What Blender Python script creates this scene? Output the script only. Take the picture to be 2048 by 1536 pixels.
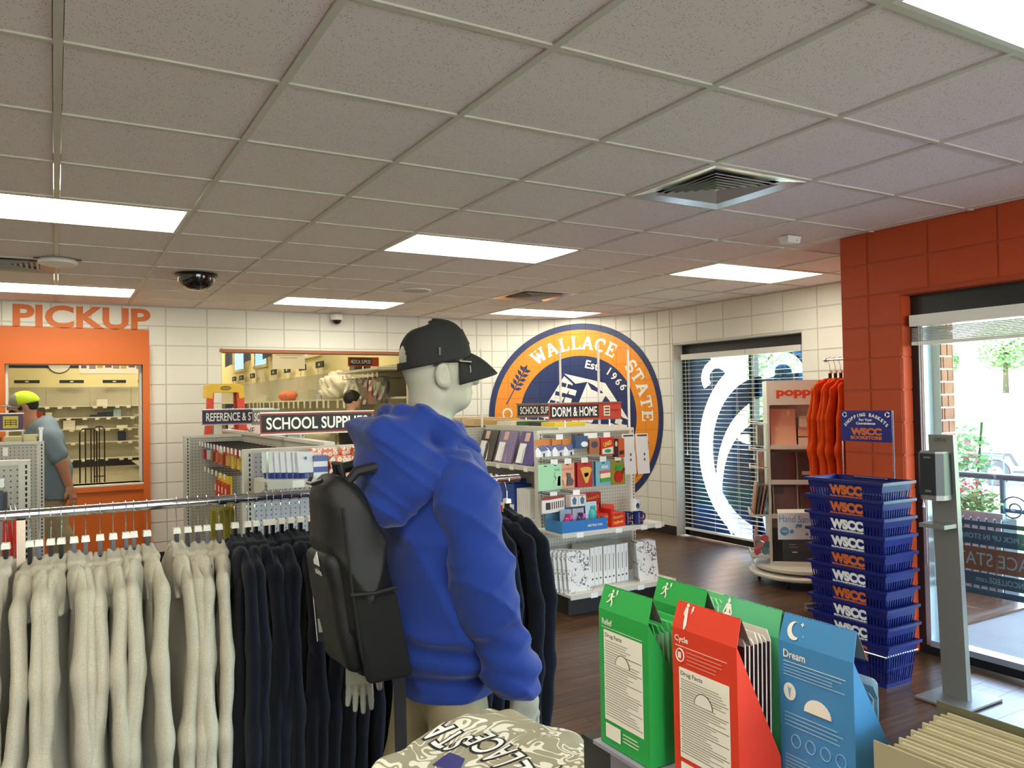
import bpy, bmesh, math, random
import numpy as np
from mathutils import Vector, Matrix
from math import pi, sin, cos, radians, sqrt, atan2
for o in list(bpy.data.objects): bpy.data.objects.remove(o)
S = bpy.context.scene
C = S.collection
rnd = random.Random(7)
# ------------------------------------------------------------------ camera, world, sun, exposure
CAMZ = 1.53
YAW, PIT, ROL, FPX = radians(30.041), radians(1.237), radians(-0.993), 1581.0
def camera():
    fw = Vector((sin(YAW)*cos(PIT), cos(YAW)*cos(PIT), sin(PIT)))
    r = Vector((cos(YAW), -sin(YAW), 0)); u = r.cross(fw)
    r2 = r*cos(ROL) + u*sin(ROL); u2 = -r*sin(ROL) + u*cos(ROL)
    cd = bpy.data.cameras.new('camera'); cd.sensor_width = 36; cd.lens = FPX/2048*36
    cd.clip_start = 0.02; cd.clip_end = 400
    co = bpy.data.objects.new('camera', cd); C.objects.link(co)
    m = Matrix.Identity(4)
    for i in range(3): m[i][0] = r2[i]; m[i][1] = u2[i]; m[i][2] = -fw[i]
    m[2][3] = CAMZ
    co.matrix_world = m; S.camera = co
camera()
W = bpy.data.worlds.new('sky'); S.world = W; W.use_nodes = True
wn = W.node_tree; bg = wn.nodes['Background']
sk = wn.nodes.new('ShaderNodeTexSky'); sk.sky_type = 'NISHITA'; sk.sun_disc = False
sk.sun_elevation = radians(52); sk.sun_rotation = radians(60); sk.air_density = 1.0; sk.dust_density = 0.6
wn.links.new(sk.outputs[0], bg.inputs[0]); bg.inputs[1].default_value = 2.2
sd = bpy.data.lights.new('sun', 'SUN'); sd.energy = 60.0; sd.angle = radians(0.6); sd.color = (1, .95, .86)
so = bpy.data.objects.new('sun', sd); C.objects.link(so)
so.rotation_euler = Vector((.42, -.28, -.86)).to_track_quat('-Z', 'Y').to_euler()
VS = S.view_settings; VS.view_transform = 'Standard'; VS.look = 'None'; VS.gamma = 1; VS.use_curve_mapping = False
VS.exposure = 0.22
LAMP_E = 10.5          # emission of the fluorescent troffer lenses
# ------------------------------------------------------------------ helpers
def lin(c): return c/12.92 if c <= .04045 else ((c+.055)/1.055)**2.4
def rgb(h):
    if isinstance(h, str): h = h.lstrip('#'); h = [int(h[i:i+2], 16)/255 for i in (0, 2, 4)]
    return (lin(h[0]), lin(h[1]), lin(h[2]), 1)
MATS = {}
def mat(name, col='#808080', rough=.6, metal=0, emit=0, bump=0, bscale=200, var=0, vscale=6, spec=.5, trans=0, alpha=1, sheen=0, coat=0):
    if name in MATS: return MATS[name]
    m = bpy.data.materials.new(name); m.use_nodes = True; MATS[name] = m
    nt = m.node_tree; b = nt.nodes['Principled BSDF']; I = b.inputs
    c = rgb(col); I['Base Color'].default_value = c; I['Roughness'].default_value = rough; I['Metallic'].default_value = metal
    I['Specular IOR Level'].default_value = spec; I['Transmission Weight'].default_value = trans; I['Alpha'].default_value = alpha
    I['Sheen Weight'].default_value = sheen; I['Coat Weight'].default_value = coat
    if emit: I['Emission Color'].default_value = c; I['Emission Strength'].default_value = emit
    if var or bump:
        tc = nt.nodes.new('ShaderNodeTexCoord')
    if var:
        n = nt.nodes.new('ShaderNodeTexNoise'); n.inputs['Scale'].default_value = vscale; n.inputs['Detail'].default_value = 5
        nt.links.new(tc.outputs['Object'], n.inputs['Vector'])
        mx = nt.nodes.new('ShaderNodeMix'); mx.data_type = 'RGBA'
        mx.inputs[6].default_value = tuple(x*(1-var) for x in c[:3])+(1,); mx.inputs[7].default_value = tuple(min(1, x*(1+var)) for x in c[:3])+(1,)
        mr = nt.nodes.new('ShaderNodeMapRange'); mr.inputs[1].default_value = .3; mr.inputs[2].default_value = .7
        nt.links.new(n.outputs[0], mr.inputs[0]); nt.links.new(mr.outputs[0], mx.inputs[0]); nt.links.new(mx.outputs[2], I['Base Color'])
    if bump:
        n2 = nt.nodes.new('ShaderNodeTexNoise'); n2.inputs['Scale'].default_value = bscale; n2.inputs['Detail'].default_value = 3
        nt.links.new(tc.outputs['Object'], n2.inputs['Vector'])
        bp = nt.nodes.new('ShaderNodeBump'); bp.inputs['Strength'].default_value = bump; bp.inputs['Distance'].default_value = .004
        nt.links.new(n2.outputs[0], bp.inputs['Height']); nt.links.new(bp.outputs[0], I['Normal'])
    return m
def flat(col, rough=.55): return mat('paint_'+col.lstrip('#')+('' if rough == .55 else str(rough)), col, rough)
class NT:           # tiny node-tree writer
    def __init__(s, m): s.m = m; s.t = m.node_tree; s.b = s.t.nodes['Principled BSDF']
    def n(s, ty, **k):
        x = s.t.nodes.new('ShaderNode'+ty)
        for a, v in k.items(): setattr(x, a, v)
        return x
    def l(s, a, b): s.t.links.new(a, b)
    def math(s, op, a, b=0):
        x = s.n('Math', operation=op)
        for i, v in enumerate((a, b)):
            if isinstance(v, (int, float)): x.inputs[i].default_value = v
            else: s.l(v, x.inputs[i])
        return x.outputs[0]
    def mix(s, f, a, b):
        x = s.n('Mix', data_type='RGBA')
        for i, v in ((0, f), (6, a), (7, b)):
            if isinstance(v, (int, float, tuple)): x.inputs[i].default_value = v
            else: s.l(v, x.inputs[i])
        return x.outputs[2]
    def ramp(s, f, pts):
        x = s.n('ValToRGB'); e = x.color_ramp.elements
        while len(e) < len(pts): e.new(.5)
        for q, (p, c) in zip(e, pts): q.position = p; q.color = c
        s.l(f, x.inputs[0]); return x.outputs[0]
    def coord(s, kind='Object'): return s.n('TexCoord').outputs[kind]
    def xyz(s, v):
        x = s.n('SeparateXYZ'); s.l(v, x.inputs[0]); return x.outputs
class MB:           # mesh collector
    def __init__(s): s.v = []; s.f = []
    def add(s, vs, fs):
        o = len(s.v); s.v += [tuple(v) for v in vs]; s.f += [tuple(i+o for i in f) for f in fs]; return s
    def box(s, x0, x1, y0, y1, z0, z1):
        return s.add([(x0,y0,z0),(x1,y0,z0),(x1,y1,z0),(x0,y1,z0),(x0,y0,z1),(x1,y0,z1),(x1,y1,z1),(x0,y1,z1)],
                     [(3,2,1,0),(4,5,6,7),(0,1,5,4),(1,2,6,5),(2,3,7,6),(3,0,4,7)])
    def hexa(s, p):     # 8 points, bottom ring then top ring
        return s.add(p, [(3,2,1,0),(4,5,6,7),(0,1,5,4),(1,2,6,5),(2,3,7,6),(3,0,4,7)])
    def cyl(s, p0, p1, r0, r1=None, n=12, caps=True):
        r1 = r0 if r1 is None else r1
        p0 = Vector(p0); p1 = Vector(p1); d = (p1-p0).normalized()
        a = d.orthogonal().normalized(); b = d.cross(a)
        vs = [p0+(a*cos(t)+b*sin(t))*r0 for t in [2*pi*k/n for k in range(n)]]+[p1+(a*cos(t)+b*sin(t))*r1 for t in [2*pi*k/n for k in range(n)]]
        fs = [(k, (k+1) % n, n+(k+1) % n, n+k) for k in range(n)]
        if caps: fs += [tuple(range(n-1, -1, -1)), tuple(range(n, 2*n))]
        return s.add(vs, fs)
    def tube(s, path, r, n=8, closed=False):
        P = [Vector(p) for p in path]; m = len(P)
        T = []
        for i in range(m):
            a = P[(i-1) % m] if (closed or i > 0) else P[i]; b = P[(i+1) % m] if (closed or i < m-1) else P[i]
            T.append((b-a).normalized())
        N = T[0].orthogonal().normalized(); vs = []
        for i in range(m):
            N = (N - T[i]*N.dot(T[i])).normalized(); B = T[i].cross(N)
            rr = r[i] if isinstance(r, (list, tuple)) else r
            vs += [P[i]+(N*cos(2*pi*k/n)+B*sin(2*pi*k/n))*rr for k in range(n)]
        fs = []
        for i in range(m if closed else m-1):
            j = (i+1) % m
            fs += [(i*n+k, i*n+(k+1) % n, j*n+(k+1) % n, j*n+k) for k in range(n)]
        if not closed: fs += [tuple(range(n-1, -1, -1)), tuple(range((m-1)*n, m*n))]
        return s.add(vs, fs)
    def lathe(s, prof, c=(0, 0, 0), n=24):   # prof: list of (r, z)
        m = len(prof); vs = []
        for r, z in prof: vs += [(c[0]+max(r, 1e-5)*cos(2*pi*k/n), c[1]+max(r, 1e-5)*sin(2*pi*k/n), c[2]+z) for k in range(n)]
        fs = [(i*n+k, i*n+(k+1) % n, (i+1)*n+(k+1) % n, (i+1)*n+k) for i in range(m-1) for k in range(n)]
        return s.add(vs, fs)
    def prism(s, poly, fn, t0, t1):       # poly 2-D, fn(a,b,t)->xyz
        n = len(poly)
        vs = [fn(a, b, t0) for a, b in poly]+[fn(a, b, t1) for a, b in poly]
        return s.add(vs, [tuple(range(n-1, -1, -1)), tuple(range(n, 2*n))]+[(k, (k+1) % n, n+(k+1) % n, n+k) for k in range(n)])
    def grid(s, fn, nu, nv):
        vs = [fn(i/nu, j/nv) for j in range(nv+1) for i in range(nu+1)]
        return s.add(vs, [(j*(nu+1)+i, j*(nu+1)+i+1, (j+1)*(nu+1)+i+1, (j+1)*(nu+1)+i) for j in range(nv) for i in range(nu)])
    def xf(s, M): s.v = [tuple(M @ Vector(v)) for v in s.v]; return s
    def mesh(s, name, off=(0, 0, 0), smooth=False, fix=True):
        me = bpy.data.meshes.new(name)
        me.from_pydata([(v[0]-off[0], v[1]-off[1], v[2]-off[2]) for v in s.v], [], s.f)
        if fix:
            bm = bmesh.new(); bm.from_mesh(me); bmesh.ops.recalc_face_normals(bm, faces=bm.faces); bm.to_mesh(me); bm.free()
        if smooth:
            me.polygons.foreach_set('use_smooth', [True]*len(me.polygons))
            if smooth != 'all': me.set_sharp_from_angle(angle=radians(38))
        me.update(); return me
    def build(s, name, m, parent=None, local=False, smooth=False, fix=True):
        return obj(name, s.mesh(name, (0, 0, 0) if local else wloc(parent), smooth, fix), m, parent)
def wloc(o):
    v = Vector((0, 0, 0))
    while o: v += o.location; o = o.parent
    return v
def obj(name, me, m, parent=None):
    o = bpy.data.objects.new(name, me); C.objects.link(o)
    if m is not None and not me.materials: me.materials.append(m)
    if parent: o.parent = parent
    return o
def tag(o, label, cat, group=None):
    o['label'] = label; o['category'] = cat
    if group: o['group'] = group
    return o
def thing(name, label, cat, loc=(0, 0, 0), rotz=0, group=None):
    o = bpy.data.objects.new(name, None); C.objects.link(o); o.empty_display_size = .05
    o.location = loc; o.rotation_euler = (0, 0, rotz)
    return tag(o, label, cat, group)
def struct(o): o['kind'] = 'structure'; return o
def dup(root, loc, rot=(0, 0, 0), label=None, group=None, scale=None):
    def cp(o, p):
        c = o.copy(); C.objects.link(c); c.parent = p
        for ch in KIDS.get(o.name, [k for k in bpy.data.objects if k.parent == o]): cp(ch, c)
        return c
    KIDS = {}
    for k in bpy.data.objects:
        if k.parent: KIDS.setdefault(k.parent.name, []).append(k)
    KIDS = {a: list(b) for a, b in KIDS.items()}
    r = cp(root, None); r.location = loc; r.rotation_euler = rot
    if scale: r.scale = scale
    if label: r['label'] = label
    if group: r['group'] = group
    return r
ORD = 'first second third fourth fifth sixth seventh eighth ninth tenth eleventh twelfth thirteenth fourteenth fifteenth sixteenth seventeenth eighteenth nineteenth twentieth'.split()
# text -> 2-D mesh data (verts, faces) centred on the origin in x, baseline at y=0
def text2d(t, size=1, bold=0, sx=1, align='CENTER', sp=1, extrude=0):
    cu = bpy.data.curves.new('t', 'FONT'); cu.body = t; cu.size = size; cu.offset = bold*size; cu.align_x = align; cu.space_character = sp
    cu.resolution_u = 4; cu.extrude = extrude
    o = bpy.data.objects.new('t', cu); C.objects.link(o)
    dg = bpy.context.evaluated_depsgraph_get(); me = bpy.data.meshes.new_from_object(o.evaluated_get(dg))
    vs = [(v.co.x*sx, v.co.y, v.co.z) for v in me.vertices]; fs = [tuple(p.vertices) for p in me.polygons]
    bpy.data.objects.remove(o); bpy.data.curves.remove(cu); bpy.data.meshes.remove(me)
    return vs, fs
def fit(vf, w=None, h=None):  # scale to width/height, centred
    vs, fs = vf
    if not vs: return vf
    xs = [v[0] for v in vs]; ys = [v[1] for v in vs]
    cx = (min(xs)+max(xs))/2; cy = (min(ys)+max(ys))/2
    kx = w/(max(xs)-min(xs)) if w else None; ky = h/(max(ys)-min(ys)) if h else None
    kx = kx or ky; ky = ky or kx
    return [((v[0]-cx)*kx, (v[1]-cy)*ky, v[2]) for v in vs], fs
def plane(o, ax, ay, off=0.0):     # map 2-D to 3-D: o + x*ax + y*ay (+ normal*off)
    o = Vector(o); ax = Vector(ax).normalized(); ay = Vector(ay).normalized(); n = ax.cross(ay)
    return lambda a, b, t=0: tuple(o+ax*a+ay*b+n*(off+t))
def lettering(t, w, h, fn, m, parent, name='lettering', bold=.01, sx=1, local=False, t3=0.0, sp=1):
    vs, fs = fit(text2d(t, 1, bold, sx, sp=sp), w, h)
    b = MB(); b.add([fn(x, y, t3) for x, y, z in vs], fs)
    return b.build(name, m, parent, local=local, fix=False)
# ------------------------------------------------------------------ implicit surfaces (surface nets)
def nets(fn, lo, hi, h):
    ax = [np.arange(lo[i], hi[i]+h, h, dtype=np.float32) for i in range(3)]
    X, Y, Z = np.meshgrid(*ax, indexing='ij')
    V = fn(X, Y, Z).astype(np.float32); ins = V < 0
    n = V.shape; cs = (n[0]-1, n[1]-1, n[2]-1)
    acc = np.zeros(cs+(3,), np.float32); cnt = np.zeros(cs, np.float32)
    off = [(i, j, k) for i in (0, 1) for j in (0, 1) for k in (0, 1)]
    def sl(A, o): return A[o[0]:o[0]+cs[0], o[1]:o[1]+cs[1], o[2]:o[2]+cs[2]]
    for a in off:
        for d in range(3):
            if a[d]: continue
            b = list(a); b[d] = 1
            va = sl(V, a); vb = sl(V, b); m = sl(ins, a) != sl(ins, b)
            t = np.where(m, va/np.where(va == vb, 1, va-vb), 0)
            for e in range(3):
                acc[..., e] += m*(a[e]+(t if e == d else 0))
            cnt += m
    act = cnt > 0; idx = -np.ones(cs, np.int64); idx[act] = np.arange(act.sum())
    ii = np.argwhere(act); P = ii+acc[act]/cnt[act][:, None]
    P = P*h+np.array(lo, np.float32)
    F = []
    for d in range(3):
        o1, o2 = (d+1) % 3, (d+2) % 3
        s0 = [slice(None)]*3; s1 = [slice(None)]*3; s0[d] = slice(0, -1); s1[d] = slice(1, None)
        A = ins[tuple(s0)]; B = ins[tuple(s1)]; E = np.argwhere(A != B)
        E = E[(E[:, o1] > 0) & (E[:, o2] > 0) & (E[:, o1] < n[o1]-1) & (E[:, o2] < n[o2]-1)]
        fl = A[tuple(E.T)]
        def g(u, v):
            q = E.copy(); q[:, o1] -= u; q[:, o2] -= v; return idx[tuple(q.T)]
        q = np.stack([g(1, 1), g(0, 1), g(0, 0), g(1, 0)], 1)
        q[~fl] = q[~fl][:, ::-1]; F.append(q)
    F = np.concatenate(F); F = F[(F >= 0).all(1)]
    return P, F
def nmesh(name, P, F):
    me = bpy.data.meshes.new(name); me.vertices.add(len(P)); me.vertices.foreach_set('co', np.asarray(P, np.float32).ravel())
    me.loops.add(F.size); me.loops.foreach_set('vertex_index', F.astype(np.int32).ravel())
    me.polygons.add(len(F)); me.polygons.foreach_set('loop_start', np.arange(0, F.size, 4, dtype=np.int32))
    me.polygons.foreach_set('use_smooth', np.ones(len(F), bool)); me.update(calc_edges=True); me.validate(); return me
def blob(name, fn, lo, hi, h, m, parent=None):
    return obj(name, nmesh(name, *nets(fn, lo, hi, h)), m, parent)
def cone(X, Y, Z, a, b, r1, r2):
    d = np.array(b, float)-np.array(a, float); L = (d**2).sum()
    t = np.clip(((X-a[0])*d[0]+(Y-a[1])*d[1]+(Z-a[2])*d[2])/L, 0, 1)
    return np.sqrt((X-a[0]-t*d[0])**2+(Y-a[1]-t*d[1])**2+(Z-a[2]-t*d[2])**2)-(r1+(r2-r1)*t)
def ell(X, Y, Z, c, r, rot=None):
    x, y, z = X-c[0], Y-c[1], Z-c[2]
    if rot is not None: x, y, z = [rot[i][0]*x+rot[i][1]*y+rot[i][2]*z for i in range(3)]
    k0 = np.sqrt((x/r[0])**2+(y/r[1])**2+(z/r[2])**2)+1e-6; k1 = np.sqrt((x/r[0]**2)**2+(y/r[1]**2)**2+(z/r[2]**2)**2)+1e-6
    return k0*(k0-1)/k1
def rbx(X, Y, Z, c, hf, r, rot=None):
    x, y, z = X-c[0], Y-c[1], Z-c[2]
    if rot is not None: x, y, z = [rot[i][0]*x+rot[i][1]*y+rot[i][2]*z for i in range(3)]
    qx, qy, qz = np.abs(x)-hf[0]+r, np.abs(y)-hf[1]+r, np.abs(z)-hf[2]+r
    return np.sqrt(np.maximum(qx, 0)**2+np.maximum(qy, 0)**2+np.maximum(qz, 0)**2)+np.minimum(np.maximum(qx, np.maximum(qy, qz)), 0)-r
def smin(a, b, k): 
    hh = np.clip(.5+.5*(b-a)/k, 0, 1); return b+(a-b)*hh-k*hh*(1-hh)
def smax(a, b, k): return -smin(-a, -b, k)
def chain(X, Y, Z, pts, rs, k=.03):
    d = None
    for i in range(len(pts)-1):
        e = cone(X, Y, Z, pts[i], pts[i+1], rs[i], rs[i+1]); d = e if d is None else smin(d, e, k)
    return d
# ------------------------------------------------------------------ structure materials
CEIL = 2.53; XW = 6.0; YP = 8.55; RC = 1.75; CX = XW-RC; CY = YP-RC; XO = 4.36; YO = 3.31
def m_tile():
    m = mat('ceiling_tile', '#cfc9c4', .9); t = NT(m); c = t.coord()
    v = t.n('TexVoronoi'); v.inputs['Scale'].default_value = 130; t.l(c, v.inputs['Vector'])
    n = t.n('TexNoise'); n.inputs['Scale'].default_value = 38; n.inputs['Detail'].default_value = 2; t.l(c, n.inputs['Vector'])
    f = t.math('MULTIPLY', t.math('LESS_THAN', v.outputs['Distance'], .22), t.math('GREATER_THAN', n.outputs[0], .47))
    t.l(t.mix(f, rgb('#efe5e1'), rgb('#8f8683')), t.b.inputs['Base Color'])
    b = t.n('Bump'); b.inputs['Strength'].default_value = .6; b.inputs['Distance'].default_value = .002; b.invert = True
    t.l(f, b.inputs['Height']); t.l(b.outputs[0], t.b.inputs['Normal']); return m
M_TILE = m_tile(); M_GRID = mat('grid_enamel', '#cfcdc0', .45)
def m_wood(base=False):
    m = mat('floor_plank' if not base else 'floor_wood', '#5b4636', .30); t = NT(m); c = t.coord()
    oi = t.n('ObjectInfo')
    mp = t.n('Mapping'); mp.inputs['Scale'].default_value = (1.6, 22, 1); t.l(c, mp.inputs['Vector'])
    cb = t.n('CombineXYZ'); t.l(t.math('MULTIPLY', oi.outputs['Random'], 37), cb.inputs[0]); t.l(t.math('MULTIPLY', oi.outputs['Random'], 91), cb.inputs[1]); t.l(cb.outputs[0], mp.inputs['Location'])
    n = t.n('TexNoise'); n.inputs['Scale'].default_value = 2.2; n.inputs['Detail'].default_value = 7; n.inputs['Distortion'].default_value = .6; t.l(mp.outputs[0], n.inputs['Vector'])
    g = t.ramp(n.outputs[0], [(.25, rgb('#38261a')), (.5, rgb('#543a27')), (.78, rgb('#75543a'))])
    hs = t.n('HueSaturation'); t.l(g, hs.inputs['Color']); t.l(t.math('ADD', t.math('MULTIPLY', oi.outputs['Random'], .45), .78), hs.inputs['Value'])
    t.l(hs.outputs[0], t.b.inputs['Base Color']); t.b.inputs['Specular IOR Level'].default_value = .42
    b = t.n('Bump'); b.inputs['Strength'].default_value = .15; b.inputs['Distance'].default_value = .002; t.l(n.outputs[0], b.inputs['Height']); t.l(b.outputs[0], t.b.inputs['Normal'])
    return m
M_WOOD = m_wood(); M_BLOCK = mat('white_block_paint', '#e4e1d6', .5, bump=.25, bscale=160, spec=.35)
M_OBLOCK = mat('orange_block_paint', '#b4461f', .5, bump=.3, bscale=140, spec=.35)
M_JOINT = mat('white_mortar_paint', '#c9c6be', .7); M_OJOINT = mat('orange_mortar_paint', '#a84420', .7)
M_ORG = mat('orange_paint', '#d5691b', .5); M_BLK = mat('black_aluminium', '#17181b', .4); M_BASE = mat('black_rubber_base', '#1b1b1c', .5)
M_WHT = mat('white_enamel', '#e6e4de', .4); M_CREAM = mat('cream_wall_paint', '#e9dfae', .7); M_CHROME = mat('chrome', '#c8c8cc', .12, 1)
M_GREY = mat('fixture_enamel', '#c4c1b6', .45); M_STEEL = mat('brushed_steel', '#a9a7a2', .35, .9)
# ------------------------------------------------------------------ floor
fl = struct(MB().box(-5.2, XO+.2, -4.7, YP, -.06, -.012).box(XO, XW+.2, YO-.2, YP, -.06, -.012).build('floor', M_WOOD))
pl = {}
y = 1.2; r = 0
while y < YP-.01:
    x = .9-(r*.4) % 1.22
    while x < XW:
        x0 = max(x, .6); x1 = min(x+1.22, XW if y > YO-.2 else XO); y1 = min(y+.152, YP)
        if x1-x0 > .05:
            k = (round(x1-x0, 3), round(y1-y, 3))
            if k not in pl: pl[k] = MB().box(.0008, k[0]-.0008, .0008, k[1]-.0008, -.012, 0).mesh('plank')
            o = obj('plank', pl[k], M_WOOD, fl); o.location = (x0, y, 0)
        x += 1.22
    y += .152; r += 1
# ------------------------------------------------------------------ ceiling
GX = lambda i: .011+.61*i
GY = lambda j: 2.467+.6096*j
ce = struct(MB().box(-5.2, XO+.3, -4.7, YP+.1, CEIL+.12, CEIL+.2).box(XO, XW+.3, YO-.1, YP+.1, CEIL+.12, CEIL+.2).build('ceiling', M_GRID))
LIGHTS = [(-1, 3), (3, 3), (7, 3), (-1, 8), (3, 8), (7, 8), (3, -3), (-1, -3), (-1, -8), (3, -8), (-6, 3), (-6, -3), (-6, 8), (-6, -8)]  # the last ones, out of view, are added for ambient light and ceiling bounce
lc = set(); 
for i, j in LIGHTS: lc |= {(i, j), (i+1, j)}
VENTS = [(4, 0), (6, 6), (-1, 6)]
tm = MB().box(.014, .596, .014, .596, .006, .02).mesh('tile')
for i in range(-4, 10):
    for j in range(-6, 10):
        if (i, j) in lc or (i, j) in VENTS: continue
        if GX(i) > XO+.1 and GY(j+1) < YO: continue
        o = obj('tile', tm, M_TILE, ce); o.location = (GX(i), GY(j), CEIL)
for i in range(-4, 11):
    y0 = -1.2 if GX(i) < XO else YO
    cuts = sorted(j for a, j in LIGHTS if a+1 == i and GY(j) > y0); segs = []; q = y0
    for j in cuts: segs.append((q, GY(j))); q = GY(j+1)
    for q0, q1 in segs+[(q, YP)]: MB().box(GX(i)-.012, GX(i)+.012, q0, q1, CEIL-.0005, CEIL+.008).box(GX(i)-.001, GX(i)+.001, q0, q1, CEIL+.008, CEIL+.04).build('grid_bar', M_GRID, ce)
for j in range(-6, 10):
    x1 = XO if GY(j) < YO else XW
    MB().box(-2.4, x1, GY(j)-.012, GY(j)+.012, CEIL, CEIL+.0075).box(-2.4, x1, GY(j)-.001, GY(j)+.001, CEIL+.008, CEIL+.04).build('grid_bar', M_GRID, ce)
# ------------------------------------------------------------------ block walls
BW, BH, JT = .39, .1946, .004
def rects(a0, a1, b0, b1, holes):        # split rect around holes
    R = [(a0, a1, b0, b1)]
    for h0, h1, g0, g1 in holes:
        Q = []
        for p0, p1, q0, q1 in R:
            if h0 >= p1 or h1 <= p0 or g0 >= q1 or g1 <= q0: Q.append((p0, p1, q0, q1)); continue
            if h0 > p0: Q.append((p0, h0, q0, q1))
            if h1 < p1: Q.append((h1, p1, q0, q1))
            m0, m1 = max(p0, h0), min(p1, h1)
            if g0 > q0: Q.append((m0, m1, q0, g0))
            if g1 < q1: Q.append((m0, m1, g1, q1))
        R = Q
    return R
def blockwall(par, fn, a0, a1, z0, z1, m, holes=(), bw=BW, phase=0, zph=0):   # fn(a,z,t): t outwards
    cache = {}
    a = a0-phase
    while a < a1:
        z = z0-zph
        while z < z1:
            for p0, p1, q0, q1 in rects(max(a, a0), min(a+bw, a1), max(z, z0), min(z+BH, z1), holes):
                if p1-p0 < .02 or q1-q0 < .02: continue
                e = JT
                vs = [fn(p0+e, q0+e, -.01), fn(p1-e, q0+e, -.01), fn(p1-e, q1-e, -.01), fn(p0+e, q1-e, -.01)]
                e2 = JT+.003
                vs += [fn(p0+e2, q0+e2, .004), fn(p1-e2, q0+e2, .004), fn(p1-e2, q1-e2, .004), fn(p0+e2, q1-e2, .004)]
                o = Vector(vs[0]); key = tuple(round(c, 4) for v in vs for c in (Vector(v)-o))
                if key not in cache: cache[key] = MB().hexa([tuple(Vector(v)-o) for v in vs]).mesh('block')
                b = obj('block', cache[key], m, par); b.location = o
            z += BH
        a += bw
ZPH = (BH-(CEIL % BH)) % BH      # full course under the ceiling
PO = (-.395, .745, .80, 1.95); OP2 = (1.49, 3.62, 0, 2.10)
wb = struct(MB().box(-5.2, PO[0], YP+.001, YP+.2, 0, 2.62).box(PO[0], PO[1], YP+.001, YP+.2, 0, PO[2]).box(PO[0], PO[1], YP+.001, YP+.2, PO[3], 2.62)
            .box(PO[1], OP2[0], YP+.001, YP+.2, 0, 2.62).box(OP2[0], OP2[1], YP+.001, YP+.2, OP2[3], 2.62).box(OP2[1], CX, YP+.001, YP+.2, 0, 2.62).build('wall_back', M_JOINT))
blockwall(wb, lambda a, z, t: (a, YP-t, z), .30, CX, 0, CEIL, M_BLOCK, [(.30, .80, 0, 2.30), OP2], phase=(.30-(.958-.39*2)) % BW, zph=ZPH)
blockwall(wb, lambda a, z, t: (a, YP-t, z), -1.2, .30, 2.295, CEIL, M_BLOCK, phase=.0, zph=(2.295-CEIL) % BH)
MB().box(OP2[0]-.02, OP2[1]+.02, YP-.012, YP+.2, OP2[3]-.012, OP2[3]+.02).build('lintel', mat('lintel_steel', '#a0603c', .5), wb)
def wallpt(s, z, t=0):      # position on back wall + rounded corner + right wall, s = arc length (s = X on the back wall)
    if s <= CX: return (s, YP-t, z)
    th = (s-CX)/RC
    if th <= pi/2: return (CX+(RC-t)*sin(th), CY+(RC-t)*cos(th), z)
    return (XW-t, CY-(s-CX-RC*pi/2), z)
wc = MB()
for k in range(28):
    s0 = CX+RC*pi/2*k/28; s1 = CX+RC*pi/2*(k+1)/28
    wc.hexa([wallpt(s0, 0, -.001), wallpt(s1, 0, -.001), wallpt(s1, 0, -.2), wallpt(s0, 0, -.2), wallpt(s0, 2.62, -.001), wallpt(s1, 2.62, -.001), wallpt(s1, 2.62, -.2), wallpt(s0, 2.62, -.2)])
wc = struct(wc.build('wall_corner', M_JOINT))
blockwall(wc, wallpt, CX, CX+RC*pi/2, 0, CEIL, M_BLOCK, bw=RC*pi/2/14, zph=ZPH)
WY0, WY1, WZ1 = 4.99, 6.76, 2.13
wr = struct(MB().box(XW+.001, XW+.3, WY1, CY, 0, 2.62).box(XW+.001, XW+.3, 4.2, WY0, 0, 2.62).box(XW+.001, XW+.3, WY0, WY1, WZ1, 2.62).build('wall_right', M_JOINT))
blockwall(wr, lambda a, z, t: (XW-t, CY-a, z), 0, CY-4.3, 0, CEIL, M_BLOCK, [(CY-WY1, CY-WY0, 0, WZ1)], phase=.35, zph=ZPH)
MB().box(XW+.003, XW+.13, WY1-.006, WY1, 0, WZ1).box(XW+.003, XW+.13, WY0, WY0+.006, 0, WZ1).box(XW+.003, XW+.13, WY0, WY1, WZ1-.006, WZ1).build('reveal', M_BLOCK, wr)
# orange entrance wall
DY1, DZ1 = 2.905, 2.12
wo = struct(MB().box(XO+.001, XO+.25, DY1, YO, 0, 2.62).box(XO+.001, XO+.25, -4.6, DY1, DZ1, 2.62).hexa([(XO+.2,YO-.1,0),(XW+.3,4.28,0),(XW+.3,4.42,0),(XO+.1,YO-.002,0),(XO+.2,YO-.1,2.62),(XW+.3,4.28,2.62),(XW+.3,4.42,2.62),(XO+.1,YO-.002,2.62)])
            .box(XO+.002, XO+.25, -4.6, .2, 0, DZ1).build('wall_entrance', M_OJOINT))
blockwall(wo, lambda a, z, t: (XO-t, YO-a, z), 0, YO-1.0, 0, CEIL, M_OBLOCK, [(YO-DY1, 9, 0, DZ1)], phase=.195, zph=ZPH)
blockwall(wo, lambda a, z, t: (XO+a, DY1-t, z), 0, .11, 0, DZ1, M_OBLOCK, phase=.0, zph=ZPH)
# unseen shell behind the camera; front wall opening added to let fill daylight in
struct(MB().box(-5.05, -5.0, -4.5, YP, 0, 2.62).build('wall_left', M_BLOCK)); struct(MB().box(-5, XO, -4.55, -4.5, 2.35, 2.62).box(-5, -2.2, -4.55, -4.5, 0, 2.35).box(4.2, XO, -4.55, -4.5, 0, 2.35).box(-2.2, -.6, -4.55, -4.5, 0, 2.35).build('wall_front', M_BLOCK))
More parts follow.
